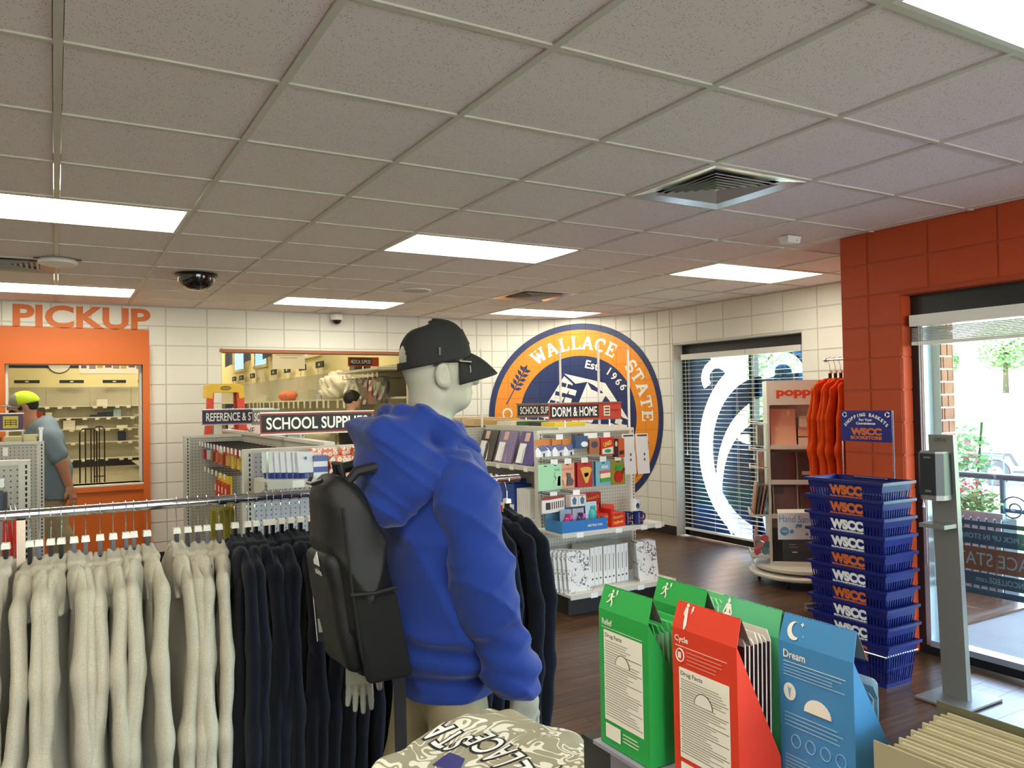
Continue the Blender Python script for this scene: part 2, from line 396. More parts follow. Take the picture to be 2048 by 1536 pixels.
# baseboards
def base(name, f, s0, s1, n=1):
    b = MB()
    for k in range(n):
        a, c = s0+(s1-s0)*k/n, s0+(s1-s0)*(k+1)/n
        b.hexa([f(a, 0, .004), f(c, 0, .004), f(c, 0, .014), f(a, 0, .014), f(a, .1, .004), f(c, .1, .004), f(c, .1, .012), f(a, .1, .012)])
    return struct(b.build(name, M_BASE))
base('baseboard_corner', wallpt, 3.63, CX+RC*pi/2+(CY-WY1), 24); base('baseboard_back', wallpt, .81, 1.48)
base('baseboard_entrance', lambda a, z, t: (XO-t, YO-a, z), 0, YO-DY1); base('baseboard_right', lambda a, z, t: (XW-t, CY-a, z), CY-WY0, CY-4.3)
# ------------------------------------------------------------------ ceiling fittings
M_LENS = mat('lit_lens', '#fffbe8', .5, emit=LAMP_E); M_LENSD = mat('dim_lens', '#fbf6dc', .5, emit=4.5)
def troffer(i, j, label):
    t = thing('ceiling_light', label, 'light', (GX(i), GY(j), CEIL), group='fluorescent ceiling lights')
    MB().box(.012, 1.208, .012, .03, 0, .03).box(.012, 1.208, .58, .598, 0, .03).box(.012, .03, .03, .58, 0, .03).box(1.19, 1.208, .03, .58, 0, .03).build('frame', M_WHT, t, local=True)
    MB().box(.03, 1.19, .03, .58, .008, .016).build('diffuser', M_LENSD if (i, j) == (3, -3) else M_LENS, t, local=True)
LL = ['ceiling light panel above the pickup counter side, nearer of the two at the left edge', 'ceiling light panel in the middle, above the mannequin\'s cap', 'ceiling light panel beside the orange column, above the tall window',
      'ceiling light panel nearest the pickup lettering', 'ceiling light panel just before the back wall, over the wide opening', 'ceiling light panel right above the round seal',
      'ceiling light panel in the top right corner, closest to the camera', 'ceiling light panel behind the left edge, over the hoodie rail']+['ceiling light panel out of view, %s of the row behind the camera' % q for q in ORD[:6]]
for (i, j), l in zip(LIGHTS, LL): troffer(i, j, l)
M_MIRR = mat('polished_vent_metal', '#eceef2', .2, 1); M_VENTW = mat('vent_enamel', '#a8a59e', .4)
def vent(i, j, label, m):
    t = thing('ceiling_vent', label, 'vent', (GX(i)+.305, GY(j)+.305, CEIL), group='square ceiling vents')
    def ring(a, b, za, zb):
        p = [(-a, -a), (a, -a), (a, a), (-a, a)]; q = [(-b, -b), (b, -b), (b, b), (-b, b)]
        k = MB()
        k.add([(x, y, za) for x, y in p]+[(x, y, zb) for x, y in q]+[(x, y, za+.004) for x, y in p]+[(x, y, zb+.004) for x, y in q],
              [(n, (n+1) % 4, 4+(n+1) % 4, 4+n) for n in range(4)]+[(8+n, 12+n, 12+(n+1) % 4, 8+(n+1) % 4) for n in range(4)]+[(n, 8+n, 8+(n+1) % 4, (n+1) % 4) for n in range(4)]+[(4+n, 4+(n+1) % 4, 12+(n+1) % 4, 12+n) for n in range(4)])
        return k
    ring(.293, .205, -.002, .012).build('frame', m, t, local=True)
    for n in range(6): ring(.200-n*.033, .184-n*.033, -.003, .004).build('louvre', M_VENTW, t, local=True)
    MB().box(-.012, .012, -.012, .012, -.003, .001).build('centre_plate', M_VENTW, t, local=True)
    MB().box(-.29, .29, -.29, .29, .022, .03).build('duct', M_BLK, t, local=True)
vent(4, 0, 'square polished metal air vent nearest the camera', M_MIRR)
vent(6, 6, 'square air vent farther back, above the round seal', M_MIRR); vent(-1, 6, 'square air vent at the left edge, beside the flat white detector', M_VENTW)
t = thing('security_camera', 'black dome security camera on the ceiling left of the mannequin', 'camera', (.93, 6.35, CEIL))
MB().lathe([(0, 0), (.15, 0), (.155, -.012), (.13, -.02), (0, -.02)], n=32).build('mount', mat('dome_base', '#1d1c1c', .4), t, local=True, smooth=True)
MB().lathe([(.135, -.018), (.132, -.05), (.115, -.085), (.08, -.11), (.04, -.122), (0, -.125)], n=32).build('dome', mat('smoked_dome', '#0a0a0b', .05, coat=1), t, local=True, smooth=True)
t = thing('access_point', 'flat white oval detector on the ceiling beside the left vent', 'detector', (.02, 6.05, CEIL))
MB().lathe([(0, -.045), (.09, -.045), (.115, -.035), (.12, -.02), (.11, -.008), (.08, 0), (0, 0)], n=28).build('housing', M_WHT, t, local=True, smooth=True)
MB().box(-.14, .14, -.012, .012, -.005, 0).build('bracket', M_BLK, t, local=True)
t = thing('motion_sensor', 'small white box sensor on the ceiling near the orange column', 'sensor', (4.0, 3.4, CEIL))
MB().hexa([(-.055, -.03, -.04), (.055, -.03, -.04), (.055, .03, -.04), (-.055, .03, -.04), (-.06, -.04, 0), (.06, -.04, 0), (.06, .04, 0), (-.06, .04, 0)]).build('housing', M_WHT, t, local=True)
MB().box(.02, .03, -.037, -.03, -.03, -.02).build('lens', M_GREY, t, local=True)
t = thing('ceiling_speaker', 'round white speaker grille set in a ceiling tile', 'speaker', (2.78, 6.5, CEIL))
MB().lathe([(0, -.004), (.10, -.004), (.115, -.007), (.125, 0)], n=32).build('grille', mat('speaker_grille', '#bcb6ae', .6, bump=.6, bscale=500), t, local=True, smooth=True)
MB().lathe([(.125, -.001), (.128, -.009), (.14, -.006), (.142, .004)], n=32).build('rim', M_WHT, t, local=True, smooth=True)
t = thing('wall_camera', 'small white dome camera on the back wall under the ceiling', 'camera', (2.68, YP-.09, 2.46))
MB().lathe([(0, .05), (.065, .05), (.07, .0), (.062, -.01)], n=24).build('housing', M_WHT, t, local=True, smooth=True)
MB().lathe([(.055, -.008), (.052, -.03), (.03, -.052), (0, -.058)], n=24).build('dome', mat('smoked_dome', '#0a0a0b', .05, coat=1), t, local=True, smooth=True)
MB().box(-.04, .04, .04, .088, .01, .05).build('bracket', M_WHT, t, local=True)
# ------------------------------------------------------------------ pickup counter surround
t = thing('pickup_counter', 'orange framed pickup counter with white ledge in the back wall', 'counter', (.18, YP, 0))
MB().box(.745, .805, YP-.05, YP+.06, 0, 2.13).box(-.455, -.395, YP-.05, YP+.06, 0, 2.13).box(-.395, .745, YP-.05, YP+.06, 1.95, 2.13).build('frame', M_ORG, t)
MB().box(-.395, .745, YP-.03, YP-.0, 0, .735).build('front_panel', M_ORG, t)
MB().box(-.395, .745, YP-.05, YP-.0, .735, .785).build('ledge_front', M_ORG, t)
MB().box(-.395, .745, YP-.05, YP+.2, .785, .80).build('ledge', M_WHT, t)
MB().box(.725, .7445, YP+.06, YP+.2, .80, 1.95).build('jamb', M_WHT, t); MB().box(-.3945, -.375, YP+.06, YP+.2, .80, 1.95).build('jamb', M_WHT, t)
sg = thing('pickup_lettering', 'orange PICKUP lettering and band painted above the pickup counter', 'sign', (.18, YP-.004, 2.13))
MB().box(-.9, .805, YP-.0075, YP-.0045, 2.131, 2.297).build('band', M_ORG, sg)
lettering('PICKUP', 1.155, .215, plane((.243, YP-.0075, 2.397), (1, 0, 0), (0, 0, 1)), M_ORG, sg, bold=.035)
# ------------------------------------------------------------------ round seal on the curved wall
def m_seal(name, col):
    m = mat(name, col, .45); t = NT(m); u = t.n('UVMap')
    b = t.n('TexBrick'); b.offset = 0; b.inputs['Scale'].default_value = 1; b.inputs['Mortar Size'].default_value = .004; b.inputs['Brick Width'].default_value = RC*pi/28; b.inputs['Row Height'].default_value = BH
    b.inputs['Mortar Smooth'].default_value = .3
    mp = t.n('Mapping'); mp.inputs['Location'].default_value = (-CX, -CEIL+BH*20, 0); t.l(u.outputs[0], mp.inputs[0]); t.l(mp.outputs[0], b.inputs['Vector'])
    bp = t.n('Bump'); bp.invert = True; bp.inputs['Strength'].default_value = .9; bp.inputs['Distance'].default_value = .004
    t.l(b.outputs['Fac'], bp.inputs['Height']); t.l(bp.outputs[0], t.b.inputs['Normal'])
    c = rgb(col); t.l(t.mix(b.outputs['Fac'], c, tuple(x*.8 for x in c[:3])+(1,)), t.b.inputs['Base Color']); return m
SC, SZ = 5.73, 1.325
M_NAVY = m_seal('seal_navy', '#192a5c'); M_SORG = m_seal('seal_orange', '#e58b18'); M_SWHT = m_seal('seal_white', '#eceae6')
seal = thing('wall_seal', 'round navy and orange school seal on the curved white corner wall', 'seal', wallpt(SC, SZ, 0))
def onseal(name, polys, m, off, parent=None):    # polys: list of (verts2d, faces) relative to the seal centre
    bm = bmesh.new()
    for vs, fs in polys:
        q = [bm.verts.new((a, b, 0)) for a, b in vs]
        for f in fs:
            try: bm.faces.new([q[i] for i in f])
            except ValueError: pass
    xs = [v.co.x for v in bm.verts]; x = math.ceil(min(xs)/.07)*.07
    bmesh.ops.triangulate(bm, faces=[f for f in bm.faces if len(f.verts) > 4])
    while x < max(xs):
        bmesh.ops.bisect_plane(bm, geom=bm.verts[:]+bm.edges[:]+bm.faces[:], plane_co=(x, 0, 0), plane_no=(1, 0, 0)); x += .07
    uv = bm.loops.layers.uv.new('UVMap')
    for f in bm.faces:
        for l in f.loops: l[uv].uv = (SC+l.vert.co.x, SZ+l.vert.co.y)
    L = wloc(seal)
    for v in bm.verts: v.co = Vector(wallpt(SC+v.co.x, SZ+v.co.y, off))-L
    me = bpy.data.meshes.new(name); bm.to_mesh(me); bm.free()
    return obj(name, me, m, parent or seal)
def ring2(r0, r1, a0=0, a1=2*pi, n=96):
    vs = []; fs = []
    for k in range(n+1):
        a = a0+(a1-a0)*k/n; vs += [(r0*cos(a), r0*sin(a)), (r1*cos(a), r1*sin(a))]
    return vs, [(2*k, 2*k+1, 2*k+3, 2*k+2) for k in range(n)]
R0 = 1.14
onseal('outer_ring', [ring2(1.065, R0)], M_NAVY, .0100); onseal('orange_ring', [ring2(.745, 1.065)], M_SORG, .0096); onseal('inner_disc', [ring2(.0, .745)], M_NAVY, .0100)
# slab letters, unit height, drawn as strokes (quads)
def strokes(segs, w=.2):
    vs = []; fs = []
    for x0, y0, x1, y1, *ww in segs:
        w2 = (ww[0] if ww else w)/2; d = sqrt((x1-x0)**2+(y1-y0)**2); nx, ny = -(y1-y0)/d*w2, (x1-x0)/d*w2
        o = len(vs); vs += [(x0+nx, y0+ny), (x1+nx, y1+ny), (x1-nx, y1-ny), (x0-nx, y0-ny)]; fs.append((o, o+1, o+2, o+3))
    return vs, fs
def arcs(cx, cy, rx, ry, a0, a1, w, n=14):
    vs = []; fs = []
    for k in range(n+1):
        a = radians(a0+(a1-a0)*k/n); vs += [(cx+(rx-w/2)*cos(a), cy+(ry-w/2)*sin(a)), (cx+(rx+w/2)*cos(a), cy+(ry+w/2)*sin(a))]
    return vs, [(2*k, 2*k+1, 2*k+3, 2*k+2) for k in range(n)]
sf = .1
GL = {'W': [strokes([(.1,.95,.32,.02),(.32,.02,.52,.75),(.52,.75,.72,.02),(.72,.02,.95,.95),(-.05,.95,.28,.95,sf),(.76,.95,1.1,.95,sf),(.38,.95,.6,.95,sf)])], 'A': [strokes([(.12,.05,.43,.95),(.43,.95,.76,.05),(.22,.33,.66,.33,.12),(-.03,.05,.3,.05,sf),(.58,.05,.92,.05,sf)])],
      'L': [strokes([(.25,.02,.25,.98),(.08,.95,.42,.95,sf),(.06,.06,.75,.06,.13),(.72,.0,.72,.3,.1)])], 'C': [arcs(.45,.5,.36,.42,50,310,.19), strokes([(.72,.62,.72,.95,.1)])],
      'E': [strokes([(.22,.02,.22,.98),(.05,.94,.72,.94,.12),(.05,.06,.75,.06,.12),(.2,.5,.52,.5,.12),(.7,.68,.7,.98,.1),(.73,.02,.73,.32,.1),(.52,.36,.52,.64,.09)])],
      'S': [arcs(.4,.72,.25,.2,30,270,.18), arcs(.4,.29,.27,.21,-150,90,.18), strokes([(.66,.68,.66,.96,.1),(.12,.06,.12,.32,.1)])], 'T': [strokes([(.42,.02,.42,.95),(.02,.92,.82,.92,.14),(.22,.06,.62,.06,.1),(.05,.62,.05,.95,.1),(.79,.62,.79,.95,.1)])]}
GW = {'W': 1.08, 'A': .92, 'L': .8, 'C': .85, 'E': .82, 'S': .74, 'T': .86, ' ': .5}
def ringtext(txt, r, hgt, a_mid, step, m, off, gl=True):
    tot = sum(GW[c]+step for c in txt)*hgt/r; a = a_mid+tot/2; out = []
    for c in txt:
        da = (GW[c]+step)*hgt/r; am = a-da/2
        if c != ' ':
            for vs, fs in GL[c]:
                q = []
                for x, y in vs:
                    lx = (x-GW[c]/2+.04)*hgt; ly = (y-.5)*hgt
                    q.append(((r+ly)*cos(am)+lx*sin(am), (r+ly)*sin(am)-lx*cos(am)))
                out.append((q, fs))
        a -= da
    onseal('lettering', out, m, off)
ringtext('WALLACE', .905, .165, radians(94), .1, M_SWHT, .0125); ringtext('STATE', .905, .165, radians(21), .12, M_SWHT, .0125)
def tpoly(t, w=None, h=None, ang=0, c=(0, 0), bold=.02):
    vs, fs = fit(text2d(t, 1, bold), w, h)
    return [(c[0]+x*cos(ang)-y*sin(ang), c[1]+x*sin(ang)+y*cos(ang)) for x, y, z in vs], fs
onseal('founding_text', [tpoly('Est.', .2, .10, radians(-14), (.18, .62))]+[tpoly(ch, None, .095, radians(-35-k*8), (.385+k*.062, .545-k*.065)) for k, ch in enumerate('1966')], M_SWHT, .0128)
onseal('lettering', [tpoly(ch, None, .13, radians(268+k*11), (.905*cos(radians(176+k*11)), .905*sin(radians(176+k*11))), .01) for k, ch in enumerate('CO')], M_SWHT, .0128)
def sprig(cx, cy, ang, s):
    P = []
    def T(x, y): return (cx+(x*cos(ang)-y*sin(ang))*s, cy+(x*sin(ang)+y*cos(ang))*s)
    P.append(([T(-.012, -.55), T(.012, -.55), T(.012, .35), T(-.012, .35)], [(0, 1, 2, 3)]))
    for k in range(5):
        for sd in (-1, 1):
            y = -.15+k*.12; P.append(([T(0, y), T(sd*.05, y+.09), T(sd*.15, y+.1), T(sd*.1, y+.02)], [(0, 1, 2, 3)]))
    P.append(([T(0, .33), T(.04, .42), T(0, .52), T(-.04, .42)], [(0, 1, 2, 3)])); return P
onseal('laurel_sprig', sprig(-.775, .415, radians(-29), .52), M_NAVY, .0128); onseal('laurel_sprig', sprig(.80, -.47, radians(-17), .46), M_NAVY, .0128)
Pb = lambda *p: (list(p), [tuple(range(len(p)))])
# building and scroll emblem
onseal('building_emblem', [Pb((-.188,.53),(.331,.402),(.637,-.043),(.553,-.013),(.29,.30),(.178,.383),(.1,.423),(-.05,.404),(-.12,.47))], M_SWHT, .0128)
onseal('building_emblem', [Pb((-.19,.50),(-.08,.40),(-.46,-.16),(-.62,-.16))], M_SWHT, .0128)
onseal('scroll', [Pb((.10,.42),(.15,.33),(.27,.28),(.362,.296),(.30,.2),(.2,.0),(.06,-.2),(-.2,-.2),(-.06,.02),(.0,.2))], M_SWHT, .0128)
onseal('scroll_end', [Pb((.19,.40),(.24,.41),(.33,.38),(.36,.31),(.25,.32))], M_SWHT, .0128)
for a, b in ((-.085, .30), (-.145, .20), (-.215, .085), (.50, -.06), (.41, -.12), (.56, -.13)): onseal('emblem_panel', [Pb((a-.035, b+.045), (a+.05, b+.02), (a+.03, b-.045), (a-.055, b-.02))], M_SWHT, .0128)
for k in range(6):
    for q, wd in ((-.23, .065), (-.15, .05)): onseal('emblem_window', [strokes([(q-k*.072+.0, .40-k*.105+(-.02 if q > -.2 else .0), q+wd-k*.072, .385-k*.105+(-.02 if q > -.2 else .0), .05)])], M_NAVY, .0150)
onseal('scroll_lines', [strokes([(.02-k*.04, .18-k*.055, .10-k*.035, .12-k*.06, .007), (.10-k*.035, .12-k*.06, .26-k*.035, .10-k*.06, .007)]) for k in range(5)], M_NAVY, .0150)['kind'] = 'stuff'
# ------------------------------------------------------------------ glass
def m_glass(name, tint=(1, 1, 1, 1), refl=.08):
    m = bpy.data.materials.new(name); m.use_nodes = True; nt = m.node_tree; nt.nodes.remove(nt.nodes['Principled BSDF'])
    a = nt.nodes.new('ShaderNodeBsdfTransparent'); a.inputs[0].default_value = tint; g = nt.nodes.new('ShaderNodeBsdfGlossy'); g.inputs['Roughness'].default_value = .02
    x = nt.nodes.new('ShaderNodeMixShader'); x.inputs[0].default_value = refl
    nt.links.new(a.outputs[0], x.inputs[1]); nt.links.new(g.outputs[0], x.inputs[2]); nt.links.new(x.outputs[0], nt.nodes['Material Output'].inputs[0]); return m
M_GLASS = m_glass('clear_glass', (.93, .97, .96, 1), .05)
def m_film(name, col, tr, tint=None):
    m = bpy.data.materials.new(name); m.use_nodes = True; nt = m.node_tree; b = nt.nodes['Principled BSDF']; b.inputs['Base Color'].default_value = rgb(col); b.inputs['Roughness'].default_value = .4
    a = nt.nodes.new('ShaderNodeBsdfTransparent'); x = nt.nodes.new('ShaderNodeMixShader'); x.inputs[0].default_value = 1-tr
    a.inputs[0].default_value = tint or tuple(min(1, .35+c) for c in rgb(col)[:3])+(1,)
    nt.links.new(a.outputs[0], x.inputs[1]); nt.links.new(b.outputs[0], x.inputs[2]); nt.links.new(x.outputs[0], nt.nodes['Material Output'].inputs[0]); return m
# ------------------------------------------------------------------ tall window with blinds and printed film
XG = XW+.16; MUL = 5.74
w1 = struct(MB().box(XG-.03, XG+.05, WY0, WY1, 2.02, WZ1).box(XG-.03, XG+.05, WY1-.06, WY1, .0, 2.02).box(XG-.03, XG+.05, WY0, WY0+.06, 0, 2.02).box(XG-.03, XG+.05, MUL-.03, MUL+.03, 0, 2.02).box(XG-.03, XG+.05, WY0, WY1, 0, .06).build('window_1', M_BLK))
MB().box(XG+.006, XG+.012, MUL+.03, WY1-.06, .06, 2.02).build('pane', M_GLASS, w1); MB().box(XG+.006, XG+.012, WY0+.06, MUL-.03, .06, 2.02).build('pane', M_GLASS, w1)
# film: dark blue sheet with large clear curved shapes
def film_smooth():
    # contour the same layout finely with marching on a fine grid: clear shapes as a signed field
    y0, y1, z0, z1 = WY0+.06, WY1-.06, .06, 2.02; Wd = y1-y0; Hh = z1-z0
    N, M = 150, 190
    U, V = np.meshgrid(np.linspace(0, 1, N+1), np.linspace(0, 1, M+1), indexing='ij')
    def band(cx, cy, r0, r1, a0, a1, sx=1, sy=1, taper=0):
        x = (U-cx)/sx; y = (V-cy)/sy*1.16; R = np.hypot(x, y); A = np.degrees(np.arctan2(y, x)) % 360
        t = np.clip((A-a0)/(a1-a0), 0, 1); rr0 = r0+(r1-r0)*taper*t
        return np.maximum(np.maximum(rr0-R, R-r1), np.maximum((a0-A), (A-a1))*R*.0174)
    F = np.full(U.shape, 9.)
    for s in [band(.66, .46, .45, .575, 80, 262, 1, 1.02), band(.78, .30, .40, .54, 100, 225, 1, 1.0, .95), band(.27, .86, .075, .15, 20, 215, 1, .8), band(.80, .86, .075, .16, 0, 190, 1, .8),
              band(.5, 1.05, -1, .27, 190, 350, 1.2, .8), band(.52, .555, -1, .085, 185, 355, 1.2, .7), band(.98, .18, .24, .36, 95, 210, 1, 1.1, .9)]: F = np.minimum(F, s)
    b = MB(); cache = {}
    def pt(u, v): return (XG+.0145, y1-Wd*u, z0+Hh*v)
    for i in range(N):
        for j in range(M):
            q = [(i, j), (i+1, j), (i+1, j+1), (i, j+1)]; f = [F[a] for a in q]
            if all(x <= 0 for x in f): continue
            poly = []
            for k in range(4):
                a, c = q[k], q[(k+1) % 4]; fa, fc = f[k], f[(k+1) % 4]
                if fa > 0: poly.append(a)
                if (fa > 0) != (fc > 0): t = fa/(fa-fc); poly.append((a[0]+(c[0]-a[0])*t, a[1]+(c[1]-a[1])*t))
            if len(poly) < 3: continue
            ids = []
            for p in poly:
                key = (round(p[0], 4), round(p[1], 4))
                if key not in cache: cache[key] = len(b.v); b.v.append(pt(p[0]/N, p[1]/M))
                ids.append(cache[key])
            if len(set(ids)) >= 3: b.f.append(tuple(dict.fromkeys(ids)))
    return b.build('printed_film', m_film('blue_film', '#14396f', .45, (.003, .024, .075, 1)), w1, fix=False)
film_smooth()
M_SLAT = mat('blind_slat', '#dcdcd6', .4)
def blind(y0, y1, label):
    x = XG-.075; t = thing('window_blind', label, 'blind', (x, (y0+y1)/2, 2.0), group='white blinds in the tall window')
    MB().box(x-.03, x+.03, y0, y1, 1.955, 2.015).build('headrail', M_WHT, t)
    sm = MB().add([(-.016, 0, -.003), (.0, 0, .002), (.016, 0, -.003), (-.016, y1-y0, -.003), (0, y1-y0, .002), (.016, y1-y0, -.003), (-.016, 0, -.0045), (0, 0, .0005), (.016, 0, -.0045), (-.016, y1-y0, -.0045), (0, y1-y0, .0005), (.016, y1-y0, -.0045)],
                  [(0,1,4,3),(1,2,5,4),(6,9,10,7),(7,10,11,8),(0,3,9,6),(2,8,11,5),(0,6,7,1),(1,7,8,2),(3,4,10,9),(4,5,11,10)]).mesh('slat')
    z = 1.93
    while z > .12:
        o = obj('slat', sm, M_SLAT, t); o.location = (0, y0-(y0+y1)/2, z-2.0); z -= .0445
    MB().box(x-.024, x+.024, y0, y1, .075, .095).build('bottom_rail', M_WHT, t)
    c = MB()
    for q in (.12, .14, .5, .86, .88): c.cyl((x-.023, y0+(y1-y0)*q, .09), (x-.023, y0+(y1-y0)*q, 1.96), .0014, n=5)
    c.build('cord', M_WHT, t)
    MB().cyl((x-.034, y1-.08, .95), (x-.034, y1-.08, 1.95), .002, n=6).cyl((x-.034, y1-.08, .9), (x-.034, y1-.08, .95), .009, .004, n=8).build('pull', M_WHT, t)
blind(MUL+.01, WY1-.065, 'white slatted blind over the pane beside the round seal'); blind(WY0+.065, MUL-.005, 'white slatted blind over the pane behind the rotating display')
# ------------------------------------------------------------------ entrance glazing
XD = XO+.13
d1 = struct(MB().box(XD-.04, XD+.05, DY1-.045, DY1, 0, DZ1).box(XD-.04, XD+.05, .2, DY1-.045, 2.0, DZ1).box(XD-.04, XD+.05, .2, DY1-.045, 0, .05).box(XD-.04, XD+.05, 1.35, 1.43, .05, 2.0).build('door_1', M_BLK))
MB().box(XD-.035, XD+.045, DY1-.075, DY1-.0452, .05, 2.0).box(XD-.05, XD+.045, 1.43, DY1-.075, .05, .085).build('inner_frame', mat('satin_aluminium', '#b9c3cc', .35, .6), d1)
MB().box(XD+.01, XD+.018, 1.43, DY1-.0755, .085, 2.0).build('pane', M_GLASS, d1); MB().box(XD+.01, XD+.018, .2, 1.35, .05, 2.0).build('pane', M_GLASS, d1)
G = m_film('grey_band_film', '#4d5a68', .25); B2 = m_film('brown_band_film', '#8a5a3c', .25); M_TX = mat('film_lettering', '#8fa0ad', .6); M_TXW = mat('film_lettering_light', '#c3ccd2', .6)
def bandfilm(z0, z1, m): return MB().box(XD+.019, XD+.0205, 1.45, DY1-.08, z0, z1).build('film_band', m, d1)
for z0, z1, m in ((.782, .808, G), (.676, .764, G), (.530, .662, B2), (.446, .520, G), (.395, .43, G)): bandfilm(z0, z1, m)
# wording reads from outside, so it is seen mirrored from in here (runs along +Y)
def glasstext(t, yc, zc, w, h, m, bold=0.0): lettering(t, w, h, plane((XD+.0186, yc, zc), (0, 1, 0), (0, 0, 1)), m, d1, bold=bold)
glasstext('ORDER ONLINE, PICK UP IN STORE', 2.36, .72, .62, .034, M_TX, .01); glasstext('WALLACE STATE', 2.40, .595, .68, .072, M_TX, .0); glasstext('WALLACESTATE.BNCOLLEGE.com', 2.31, .484, .56, .032, M_TX, .01)
t = thing('raised_blind', 'white blind pulled up at the top of the entrance glass', 'blind', (XD-.08, 2.0, 1.96))
MB().box(XD-.11, XD-.05, .3, DY1-.04, 1.93, 1.995).build('headrail', M_WHT, t); 
for k in range(9): MB().box(XD-.105, XD-.055, .3, DY1-.05, 1.842+k*.009, 1.846+k*.009).build('slat', mat('stacked_slat', '#b9b9b6', .4), t)
MB().box(XD-.108, XD-.052, .3, DY1-.05, 1.818, 1.838).build('bottom_rail', M_WHT, t)
MB().cyl((XD-.112, DY1-.10, .9), (XD-.112, DY1-.10, 1.93), .0015, n=5).cyl((XD-.112, DY1-.115, .55), (XD-.112, DY1-.115, 1.93), .0015, n=5).cyl((XD-.112, DY1-.10, .87), (XD-.112, DY1-.10, .9), .008, .003, n=8).build('cord', M_WHT, t)
# ------------------------------------------------------------------ outside
struct(MB().box(XO+.18, 8.2, -14, 22, -.14, -.03).build('pavement', mat('concrete_walk', '#74787c', .8, var=.12, vscale=3, bump=.3, bscale=60)))
M_GRASS = mat('grass', '#5f8f3c', .95, var=.35, vscale=3, bump=.6, bscale=80)
struct(MB().box(8.2, 12, -30, 60, -.55, -.06).hexa([(12, -30, -1.6), (16, -30, -1.6), (16, 60, -1.6), (12, 60, -1.6), (12, -30, -.06), (16, -30, -1.29), (16, 60, -1.29), (12, 60, -.06)]).build('lawn', M_GRASS))
struct(MB().box(16, 36, -30, 70, -1.5, -1.29).build('car_park', mat('pale_asphalt', '#b5b2ac', .9, var=.08, vscale=2)))
struct(MB().hexa([(34, -30, -1.6), (90, -30, -1.6), (90, 90, -1.6), (34, 90, -1.6), (34, -30, -1.28), (40, -30, 1.5), (40, 90, 1.5), (34, 90, -1.28)]).box(40, 90, -30, 90, -1.5, 1.5).build('far_bank', M_GRASS))
struct(MB().box(-12, XO+.17, -18, -4.75, -.14, -.03).build('forecourt', mat('concrete', '#9a9a98', .8)))  # unseen pale ground, added to bounce daylight up through the front opening
struct(MB().box(XO+.2, 6.9, .4, 4.0, 2.64, 2.72).box(XW+.3, 7.2, 4.0, 9, 2.64, 2.72).build('roof_overhang', M_WHT))
M_BRICK = mat('red_brown_brick', '#a87258', .85, bump=.5, bscale=90, var=.25, vscale=9); M_MORT = mat('pale_mortar', '#d8d2c8', .9)
bp = struct(MB().box(XD+.055, 4.705, 2.831, 3.1, 0, 2.64).box(XD+.055, 4.665, 2.786, 2.831, 0, 2.64).cyl((4.665, 2.831, 0), (4.665, 2.831, 2.64), .042, n=16).build('brick_pier', M_MORT))
bh = .0762; z = 0; r = 0
while z < 2.6:
    for a0, a1 in (((XD+.055, 4.605), (4.61, 4.66)) if r % 2 else ((XD+.055, 4.565), (4.57, 4.66))):
        MB().box(a0+.004, min(a1, 4.662)-.002, 2.779, 2.80, z+.005, z+bh-.005).build('brick', M_BRICK, bp)
    b = MB(); n = 6
    for k in range(n):
        t0, t1 = -pi/2+pi/2*k/n, -pi/2+pi/2*(k+1)/n; q = []
        for zz in (z+.005, z+bh-.005):
            for rr, tt in ((.04, t0), (.04, t1), (.05, t1), (.05, t0)): q.append((4.665+rr*cos(tt), 2.831+rr*sin(tt), zz))
        b.hexa(q)
    b.build('brick', M_BRICK, bp); z += bh; r += 1
M_RAIL = mat('grey_blue_rail', '#59687a', .4, .3)
t = thing('handrail', 'grey metal handrail on posts outside the entrance glass', 'railing', (6.5, 2.9, -.03))
MB().cyl((6.5, 4.05, .86), (6.5, -.5, .86), .026, n=12).build('top_rail', M_RAIL, t); MB().cyl((6.5, 3.5, .60), (6.5, -.5, .60), .018, n=10).build('lower_rail', M_RAIL, t)
for y in (3.5, 1.9, .3): MB().cyl((6.5, y, -.03), (6.5, y, .86), .024, n=12).build('post', M_RAIL, t)
sc = [(6.46, 3.40-.11*(1-k/40)*cos(k*.32)*1.0, .62+.11*(1-k/40)*sin(k*.32)) for k in range(36)]
MB().tube(sc, .007, 6).build('scroll', M_RAIL, t)
t = thing('planter', 'slatted white planter box with flowers outside the entrance glass', 'planter', (6.3, 3.6, -.03))
for k in range(9): MB().box(6.20, 6.215, 3.36+k*.06, 3.40+k*.06, -.03, .58).build('slat', mat('planter_slat', '#8b98a6', .6), t)
MB().box(6.19, 6.23, 3.34, 3.92, .57, .61).build('rim', mat('planter_slat', '#8b98a6', .6), t); MB().box(6.23, 6.42, 3.36, 3.90, -.03, .55).build('tub', mat('planter_tub', '#4a4f52', .8), t)
def foliage(name, parent, c, r, n, m, size=.03, seed=1, flat_=1.0):
    rg = random.Random(seed); b = MB()
    for k in range(n):
        d = Vector((rg.gauss(0, 1), rg.gauss(0, 1), rg.gauss(0, 1))).normalized()*(rg.random()**.4)
        p = Vector((c[0]+d.x*r[0], c[1]+d.y*r[1], c[2]+d.z*r[2]*flat_)); a = Vector((rg.gauss(0, 1), rg.gauss(0, 1), rg.gauss(0, .6))).normalized(); q = a.orthogonal().normalized()
        s = size*rg.uniform(.6, 1.3); b.add([p-a*s, p+q*s*.45, p+a*s, p-q*s*.45], [(0, 1, 2, 3)])
    o = b.build(name, m, parent, fix=False); return o
M_LEAF = mat('leaf_green', '#7f9f63', .7, var=.3, vscale=20); M_FLW = mat('pink_flower', '#d8456a', .6); M_LEAFD = mat('leaf_dark', '#3c5a2c', .7)
